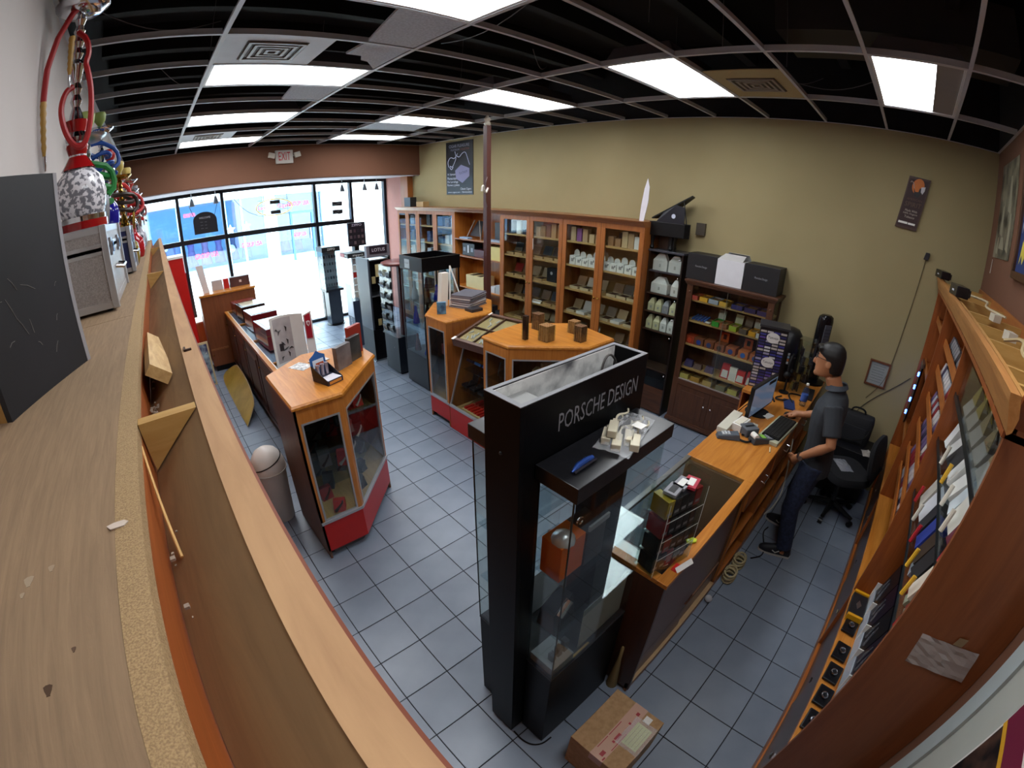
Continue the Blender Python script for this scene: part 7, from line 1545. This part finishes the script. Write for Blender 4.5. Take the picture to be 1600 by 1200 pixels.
# row A: black watch cases on the ledge
for i in range(5):
    x = 1.50+.165*i+(.0 if i < 4 else .05)
    t = thing('watch_case', f'{ORD[i]} black square watch case on the orange ledge, counted from the end panel', 'watch case', (x,-.475,.645), 'watch cases on the ledge')
    mb = MB(); mb.box(-.065,.065,-.043,.043,0,.02); mb.rot(0,-.08); mb.xf(0, Matrix.Translation((x,-.462,.6455))); part('case', mb, mat('#0e0e12',.25), t, .006)
    part('watch_ring', MB().tube([(x+.017*math.cos(a),-.462+.015*math.sin(a),.675) for a in [k*PI/8 for k in range(17)]],.005,6), mat('#b8bcc4',.2,1), t); part('watch_dial', MB().cyl((x,-.462,.6665),.012,.006,14), mat('#1c1c22',.2), t)
t = thing('knife_tray', 'black and yellow knife tray with a silver badge on the orange ledge', 'tray', (2.36,-.48,.645)); part('tray', MB().box(2.27,2.47,-.51,-.412,.6455,.69), mat('#15151a',.4), t, .003); part('yellow_edge', MB().box(2.25,2.27,-.51,-.412,.6455,.70), mat('#c88e12',.4), t); part('yellow_edge', MB().box(2.47,2.49,-.51,-.412,.6455,.70), mat('#c88e12',.4), t); part('badge', MB().extr([(2.33,-.46,.691),(2.37,-.445,.691),(2.41,-.46,.691),(2.37,-.48,.691)],(0,0,.003)), STEEL, t)
# row B: grey framed knife panels, leaning (z .70-1.03)
for i in range(6):
    x0_ = 1.37+.19*i; t = thing('knife_card', f'{ORD[i]} grey-framed black knife card from the end panel above the ledge', 'display panel', (x0_+.09,-.60,.646), 'knife panels in the near bay')
    pn = [(x0_,-.525,.70),(x0_+.18,-.525,.70),(x0_+.18,-.58,.99),(x0_,-.58,.99)]
    part('panel', MB().extr(pn,(0,-.012,-.003)), mat('#101015' if i%2 else '#191322',.35), t)
    part('grey_frame', MB().extr([(x0_,-.515,.655),(x0_+.18,-.515,.655),(x0_+.18,-.524,.745),(x0_,-.524,.745)],(0,-.010,-.002)), mat('#a8aeb8',.4), t); part('bracket', MB().box(x0_+.181,x0_+.187,-.59,-.515,.655,.80), WHITE, t)
    for k in range(2): part('knife', MB().tube([(x0_+.05+.06*k,-.54,.78),(x0_+.08+.05*k,-.55,.84),(x0_+.09+.04*k,-.558,.90)],[.010,.008,.004],6), mat('#8a8a92',.25,.7), t)
t = thing('yellow_tray', 'empty orange-yellow plastic tray at the end of the near bay', 'tray', (1.42,-.55,1.03)); part('tray', MB().box(1.36,1.50,-.75,-.615,1.0306,1.035).box(1.36,1.365,-.75,-.615,1.035,1.08).box(1.495,1.50,-.75,-.615,1.035,1.08).box(1.365,1.495,-.75,-.745,1.035,1.08).box(1.365,1.495,-.62,-.615,1.035,1.08), mat('#c8860e',.4), t)
# rows C-F: packs and blister cards behind glass dividers
def prow(z, items, nm):
    for i,(x,w_,h,tl,cc,cn) in enumerate(items):
        tilt_pack(x,-.50 if z > 1.1 else -.64,z,w_,.06,h,tl,mat(cc,.5),f'{cn} in the {nm} of the near bay, {ORD[i]} along','box',random.uniform(-.15,.15),'packs in the near bay')
prow(1.03,[(1.62,.10,.20,.25,'#c8bfae','cream carton'),(1.75,.08,.22,.3,'#a31d2a','tall red carton'),(1.87,.11,.16,.3,'#b8a888','tan carton'),(2.0,.12,.15,.35,'#b8b49c','pale carton'),(2.13,.08,.19,.3,'#c8c0a0','ivory carton'),(2.26,.12,.20,.3,'#c23a20','orange red carton'),(2.40,.12,.21,.25,'#c4c4c8','silver white carton')],'lowest row')
prow(1.43,[(1.42,.10,.16,.2,'#c8baa0','cream packet'),(1.54,.08,.20,.25,'#8e1c20','dark red packet'),(1.66,.08,.2,.3,'#d8cbb8','white packet with red caps'),(1.78,.09,.16,.3,'#1c1c20','black bundle'),(1.90,.09,.14,.3,'#3a2c20','brown bundle'),(2.02,.10,.16,.3,'#2a3a8a','blue wrench pack'),(2.14,.10,.17,.3,'#22242a','black tool pack'),(2.26,.12,.18,.35,'#c8c8cc','white red lettered box'),(2.40,.12,.17,.3,'#b8b4a8','beige box')],'second row')
prow(1.75,[(1.42,.11,.17,.2,'#d8ccb4','cream card'),(1.55,.11,.14,.3,'#5a1c2c','maroon card'),(1.68,.12,.19,.3,'#d4d0c4','ivory card'),(1.80,.10,.17,.4,'#c8d0d4','pale blue card'),(1.93,.13,.16,.5,'#d8d6d0','white folded card'),(2.06,.11,.18,.4,'#cfcfca','white paper pack'),(2.19,.12,.15,.5,'#1c1c20','black and white pack'),(2.32,.13,.16,.5,'#c8c6c2','grey white pack'),(2.45,.08,.17,.3,'#d4d4d0','white standing pack')],'third row')
for i in range(5):
    part_c = ('#c8b42a','yellow') if i > 2 else ('#c8c4b0','cream')
    x = 1.62+.17*i
    t = thing('seed_packet', f'{ORD[i]} pyramid-folded {part_c[1]} packet in the clear bin under the crown', 'packet', (x,-.52,2.0), 'packets in the clear bin')
    part('packet', MB().hexa([(x-.07,-.58,2.0006),(x+.07,-.58,2.0006),(x+.07,-.47,2.0006),(x-.07,-.47,2.0006)],[(x-.06,-.56,2.06),(x+.06,-.56,2.06),(x+.06,-.50,2.06),(x-.06,-.50,2.06)]), mat('#cfcabc',.6), t); part('flap', MB().extr([(x-.06,-.56,2.06),(x+.06,-.56,2.06),(x,-.52,2.17)],(0,-.004,0)), mat(part_c[0],.5), t); part('flap_inside', MB().extr([(x-.06,-.50,2.06),(x+.06,-.50,2.06),(x,-.52,2.16)],(0,.003,0)), mat('#b09a48' if i > 2 else '#b8a47a',.6), t)
t = thing('clear_bin', 'long clear plastic bin under the crown at the near bay', 'bin', (1.95,-.6,2.0)); xa,xb,ya_,yb_ = 1.50,2.48,-.60,-.445
for a_ in ((xa,xb,ya_,ya_+.003),(xa,xb,yb_-.003,yb_),(xa,xa+.003,ya_+.003,yb_-.003),(xb-.003,xb,ya_+.003,yb_-.003)): part('wall', MB().box(*a_,2.0006,2.20), GLASS_T, t)
t = thing('black_blister', 'black blister pack with yellow lettering near the end panel', 'blister pack', (1.43,-.60,2.0)); part('card', MB().extr([(1.37,-.46,2.0006),(1.48,-.46,2.0006),(1.48,-.50,2.19),(1.37,-.50,2.19)],(0,-.01,0)), mat('#0e0e12',.35), t); text('DRAGON',(1.425,-.475,2.08),(0,0,1),(-1,0,0),.03,mat('#c8b82a',.5),t,w=.14,depth=.012)

for ri,(z,n_) in enumerate([(1.03,0),(1.43,9),(1.75,9)]):
    for i in range(n_):
        cc, cn = random.choice([('#d4d0c4','ivory'),('#c8c8cc','white'),('#1c1c22','black'),('#b8a888','tan'),('#a82a2a','red'),('#3a4a8a','blue'),('#d0cabc','cream'),('#c8c0a4','straw')])
        tilt_pack(1.42+.125*i,-.63,z,.10,.05,random.uniform(.22,.28 if ri < 2 else .22),.15,mat(cc,.5),f'{cn} back pack, {ORD[i]} along the {ORD[ri]} row of the near bay','box',random.uniform(-.2,.2),'packs in the near bay')
random.seed(45)
for ri,(z,n_) in enumerate([(1.43,6),(1.75,5)]):
    for i in range(n_):
        cc, cn = random.choice([('#c8c0b0','cream'),('#d8d8d8','white'),('#a01c24','red'),('#c89a2a','yellow'),('#22242a','black')])
        x = 1.45+.19*i; mb = MB(); mb.rod((x,-.445,z+.012),(x+.02,-.46,z+.10),.010,8)
        single('capped_tube', mb, mat(cc,.4), f'{cn} tube at the front of the {["second","third"][ri]} row, {ORD[i]} along', 'tube', 'tubes in the near bay')
# ---- MIDDLE BAY (x 2.56-3.84): slanted rows of cigarette packs
for ri, z in enumerate(LB2):
    n_ = 14
    for i in range(n_):
        x = 2.61+.085*i+.0; cc, cn = random.choice([('#c8c4c4','white'),('#b0b4c0','pale grey'),('#8a2a34','red'),('#d0cccc','bright white'),('#3a3a5a','blue'),('#6a5a84','lilac')]) if ri != 5 else random.choice([('#2a2a32','black'),('#5a5a60','grey'),('#8a8a90','silver')])
        mb = MB(); mb.box(-.036,.036,-.02,.0,0,.09); mb.rot(0,.25,axis='X'); mb.xf(0, Matrix.Translation((x,-.485-.0,z-.008)))
        single('cigarette_pack', mb, mat(cc,.4), f'{ORD[i]} pack from the near bay, {cn}, middle bay row {["one","two","three","four","five","six"][ri]} from below', 'cigarette pack', 'packs in the middle bay', .001)
        mb = MB(); mb.box(-.036,.036,-.055,-.022,0,.085); mb.rot(0,.25,axis='X'); mb.xf(0, Matrix.Translation((x,-.50,z+.004)))
# ---- FAR BAY: bag, box, blue LED strip
t = thing('led_display', 'dark display strip with glowing blue lights in the far bay', 'light display', (4.70,-.45,.97))
part('panel', MB().extr([(4.90,-.43,1.0),(4.93,-.45,1.0),(4.93,-.45,1.55),(4.90,-.43,1.55)],(-.20,0,0)), mat('#0c0c1a',.25), t)
for i in range(4):
    zz = 1.07+.13*i
    for dx,dz in ((0,0),(.02,.014),(-.02,.014),(0,.028)): part('blue_light', MB().ball((4.79+dx,-.425,zz+dz),.009,8), mat('#4a7aff',.3,0,9.0), t, label='glowing blue light')
part('silver_top', MB().box(4.71,4.92,-.45,-.428,1.555,1.60), STEEL, t)
for i,(x,cc,cn) in enumerate([(4.05,'#c8c8cc','white'),(4.2,'#2a4aa0','blue'),(4.33,'#d0d0d4','bright white'),(4.47,'#b8bac0','pale grey'),(4.60,'#15151a','black')]): tilt_pack(x,-.53,.975,.09,.05,.20,.2,mat(cc,.4),f'{cn} spray box on the lower shelf of the far bay','box')
t = thing('snack_bag', 'white bag with red print on the upper shelf of the far bay', 'bag', (4.6,-.47,2.0)); part('bag', MB().loft([[(4.60+.13*k*math.cos(a),-.56+.05*k*math.sin(a),z+.008) for a in [i*PI/8 for i in range(16)]] for k,z in ((.8,2.0),(1,2.03),(1.05,2.09),(.8,2.14),(.9,2.16))]), mat('#c8bcae',.5), t); part('red_print', MB().box(4.52,4.60,-.512,-.504,2.03,2.11), mat('#b01c28',.4), t)
single('red_bowl', MB().lathe((4.34,-.59,2.008),[(.06,.0),(.09,.05),(.085,.05),(.055,.008)],16), mat('#a81410',.35), 'red bowl beside the snack bag in the far bay', 'bowl'); single('yellow_can', MB().cyl((4.12,-.56,2.008),.04,.15,14), mat('#b8a63a',.4), 'yellow-green can at the top of the far bay', 'can'); single('white_device', MB().box(4.3,4.45,-.60,-.54,1.588,1.79), mat('#c4c8ce',.4), 'white device standing on the middle shelf of the far bay', 'device', None, .006)
# ================================================================== STOREFRONT
AL = mat('#1c1d24',.35,.4); ALJ = mat('#22242c',.4,.3)
MX = [XL+.03,.445,1.31,3.23,4.06,4.90]; TZ = 2.08
for n_,(a,b_) in enumerate(zip(MX, MX[1:])):
    wn = struct(f'window_{n_+1}', MB().box(a-.03,a+.03,YS-.06,YS+.06,-.0,3.035).box(a+.03,b_-.03,YS-.05,YS+.05,2.97,3.035).box(a+.03,b_-.03,YS-.05,YS+.05,0.0,.06), AL)
    if n_ < 4: struct('transom', MB().box(a+.03,b_-.03,YS-.05,YS+.05,TZ,TZ+.09), AL, parent=wn)
    struct('pane', MB().box(a+.03,b_-.03,YS-.004,YS+.004,.06,TZ), GLASS, parent=wn)
    struct('pane', MB().box(a+.03,b_-.03,YS-.004,YS+.004,TZ+.09 if n_ < 4 else TZ,2.97), GLASS, parent=wn)
    if n_ == 4: struct('mullion', MB().box(b_-.03,b_+.03,YS-.06,YS+.06,0,3.035), AL, parent=wn)
struct('trim_4', MB().box(XL,4.93,YS-.06,YS+.06,3.0,3.035), AL)
# exit sign
t = thing('exit_sign', 'white exit sign with red letters and twin lamps on the brown header', 'exit sign', (2.25,YF-.03,3.33))
part('body', MB().box(2.10,2.41,YF-.05,YF-.001,3.33,3.56), mat('#c9c4bc',.5), t, .006); text('EXIT',(2.255,YF-.051,3.455),(1,0,0),(0,0,1),.14,mat('#c01c2c',.4),t,w=.21)
for s in (-1,1):
    cx = 2.255+s*.23; part('arm', MB().rod((2.255+s*.15,YF-.03,3.46),(cx,YF-.03,3.47),.012,8), mat('#b8b2a8',.5), t); part('lamp_head', MB().box(cx-.055,cx+.055,YF-.09,YF-.03,3.43,3.52).rot(0,-s*.25,(cx,YF-.05,3.47),'Y'), mat('#c4bcae',.4), t, .006)
# track lamps and hanging hooks
for i,(x,y) in enumerate([(3.74,9.3),(4.26,9.3),(4.55,9.3),(.7,9.3),(1.15,9.3)]):
    t = thing('track_lamp', f'{ORD[i]} small grey track lamp hanging under the window header', 'track lamp', (x,y,2.78), 'track lamps'); part('stem', MB().rod((x,y,2.92),(x,y,3.034),.01,6), STEEL, t); part('head', MB().lathe((x,y,2.78),[(.055,0),(.05,.02),(.032,.10),(.02,.14)],12), mat('#6a727a',.4), t)
# arched hours sign
t = thing('hours_sign', 'black arched opening-hours sign hanging in the window', 'sign', (.93,9.56,2.25)); ar = [(.70,2.25),(1.16,2.25),(1.16,2.50)]+[(.93+.23*math.cos(a),2.50+.16*math.sin(a)) for a in [i*PI/10 for i in range(1,10)]]+[(.70,2.50)]
bd = part('board', MB().extr([(x,9.56,z) for x,z in ar],(0,.01,0)), mat('#14161c',.5), t)
text('WELCOME',(.93,9.56,2.55),(1,0,0),(0,0,1),.035,mat('#c8ccd4',.5),bd,w=.22); 
for i in range(3): text('• •   —',(.90,9.56,2.47-.06*i),(1,0,0),(0,0,1),.012,mat('#a8acb4',.5),bd,w=.12)
part('chain', MB().rod((.74,9.57,2.55),(.60,9.57,2.97),.004,5), BLACKM, t); part('chain', MB().rod((1.12,9.57,2.55),(1.26,9.57,2.97),.004,5), BLACKM, t)
# oval neon
t = thing('neon_sign', 'oval yellow neon sign with red script hanging in the shop window', 'neon sign', (2.32,9.5,2.42))
YN = mat('#d8c860',.3,0,.5); RN = mat('#ff2a4a',.3,0,1.0)
part('oval_tube', MB().tube([(2.32+.37*math.cos(a),9.5,2.58+.16*math.sin(a)) for a in [i*PI/20 for i in range(41)]],.010,6), YN, t, label='yellow neon oval'); text('Lampert Cigars',(2.32,9.5,2.585),(1,0,.03),(0,0,1),.10,RN,t,w=.66)
for z in (2.48,2.68): part('transformer', MB().box(2.24,2.44,9.51,9.54,z-.035,z+.035), mat('#15181c',.5), t)
for x in (2.12,2.28,2.44,2.60): part('rod', MB().rod((x,9.515,2.40),(x,9.515,2.76),.004,5), BLACKM, t)
for z in (2.43,2.53,2.63,2.73): part('rod', MB().rod((1.98,9.516,z),(2.66,9.516,z),.003,5), BLACKM, t)
part('hanger', MB().rod((2.12,9.515,2.76),(2.12,9.515,3.0),.004,5), BLACKM, t); part('hanger', MB().rod((2.6,9.515,2.76),(2.6,9.515,3.0),.004,5), BLACKM, t); part('power_cord', MB().tube(smooth([(1.97,9.52,2.45),(1.75,9.52,2.55),(1.5,9.52,2.85),(1.45,9.52,2.97)],3),.005,5), BLACKM, t)
t = thing('unlit_neon_sign', 'unlit wire neon sign with two black transformers in the window', 'neon sign', (3.67,9.5,2.23))
random.seed(77); NW = mat('#8a8a90',.3)
for z in (2.36,2.53): part('transformer', MB().box(3.58,3.80,9.51,9.55,z-.045,z+.045), mat('#15181c',.5), t)
for i in range(7): z = 2.25+.07*i; part('tube', MB().tube([(3.45+.06*k,9.5,z+.018*math.sin(k*2.2+i)) for k in range(9)],.005,5), NW, t)
part('tube', MB().tube(smooth([(3.75,9.5,2.68),(3.88,9.5,2.62),(3.93,9.5,2.5),(3.86,9.5,2.42),(3.90,9.5,2.3),(3.82,9.5,2.24)],3),.006,5), NW, t); part('rod', MB().rod((3.5,9.51,2.2),(3.5,9.51,3.0),.004,5), BLACKM, t); part('rod', MB().rod((3.9,9.51,2.2),(3.9,9.51,3.0),.004,5), BLACKM, t)
# ================================================================== OUTSIDE: walkway and the shops opposite
struct('walkway', MB().box(-14,24,YS+.06,20.9,-.06,-.005), speck('pale_paving','#d8d6d0','#e6e4de',2,.8,0), 'bright pale paving outside')
FY0 = 20.8
BG = mat('#3f79b8',.15,0); BGD = mat('#2c5a98',.2)
fac = thing('shop_front', 'blue glass shop front with red lettering across the walkway', 'shop front', (4,FY0,0))
part('lower_wall', MB().box(-12,22,FY0,FY0+.1,0,.30), mat('#8fb4c8',.6), fac)
part('upper_wall', MB().box(-12,22,FY0-.3,FY0+.2,3.05,6.5), mat('#e8ecec',.8), fac); part('backdrop', MB().box(-12,22,FY0+2.6,FY0+2.7,0,3.05), mat('#9cc6e6',.7), fac); part('shop_floor', MB().box(-12,22,FY0+.1,FY0+2.6,-.05,.0), mat('#9ab4c8',.6), fac)
part('soffit', MB().box(-12,22,FY0-.3,FY0+2.7,3.0,3.05), mat('#b4d0e0',.7), fac)
xs = [-8,-5.6,-3.2,-1.0,.9,2.9,3.6,4.6,5.1,6.9,7.3]
for i, x in enumerate(xs):
    m_ = mat('#9ccbe0',.4); part('mullion', MB().box(x-.05,x+.05,FY0,FY0+.12,.3,3.0), m_, fac)
for a, b_ in zip(xs, xs[1:]): part('pane', MB().box(a+.05,b_-.05,FY0+.05,FY0+.06,.3,3.0), glass('shop_glass','#e6f2fa',.5,.10), fac, label='blue tinted shop window')
part('end_wall', MB().box(7.3,22,FY0-.3,FY0+.1,0,3.0), mat('#eef0ee',.8), fac, label='white end wall'); part('pier', MB().box(4.62,5.08,FY0-.05,FY0+.14,0,3.05), mat('#dfe9ee',.7), fac, label='white pier')
RL = mat('#e0405a',.4,0,.6)
for (x,z,h,w_) in [(6.2,2.55,.20,1.0),(3.9,1.0,.20,.9),(1.9,.85,.22,1.0),(1.4,2.6,.16,.5),(6.1,1.15,.18,.7)]: text('GROUP USA',(x,FY0-.002,z),(1,0,0),(0,0,1),h,RL,fac,w=w_)
part('door_frame', MB().box(5.75,5.83,FY0-.02,FY0+.1,0,2.2).box(6.75,6.83,FY0-.02,FY0+.1,0,2.2).box(5.83,6.75,FY0-.02,FY0+.1,2.1,2.2), mat('#4a80c0',.4), fac); part('door_handle', MB().rod((6.65,FY0-.06,.9),(6.65,FY0-.06,1.5),.02,6), WHITE, fac)
random.seed(90)
for i in range(16):
    x = -3.0+.62*i
    if 4.4 < x < 5.3: continue
    cc = random.choice(['#3a558c','#4568a4','#6a5c98','#35507c','#5a7cac','#8a6c98'])
    single('hanging_dress', MB().lathe((x,FY0+1.1,.35),[(.26,0),(.22,.3),(.13,.75),(.17,1.0),(.12,1.15),(.03,1.22)],10), mat(cc,.7), f'{ORD[i]} dark dress on display in the shop opposite, counted from the left', 'dress', 'dresses in the shop opposite')
for i,(x,z) in enumerate([(3.05,1.75),(3.75,1.80)]):
    st = [(x+(.22 if k%2 == 0 else .10)*math.sin(k*PI/5),FY0-.01,z+(.22 if k%2 == 0 else .10)*math.cos(k*PI/5)) for k in range(10)]
    single('paper_star', MB().extr(st,(0,-.01,0)), mat('#f0f0ee',.6), f'{["left","right"][i]} white paper star on the shop window opposite', 'paper star')
for i,(x,z,r) in enumerate([(3.05,.9,.18),(.2,1.4,.15),(-.6,1.45,.14)]): single('globe_lamp', MB().ball((x,FY0+.5,z),r,12), mat('#f4f4f0',.5), f'{ORD[i]} white globe in the shop window opposite', 'globe')
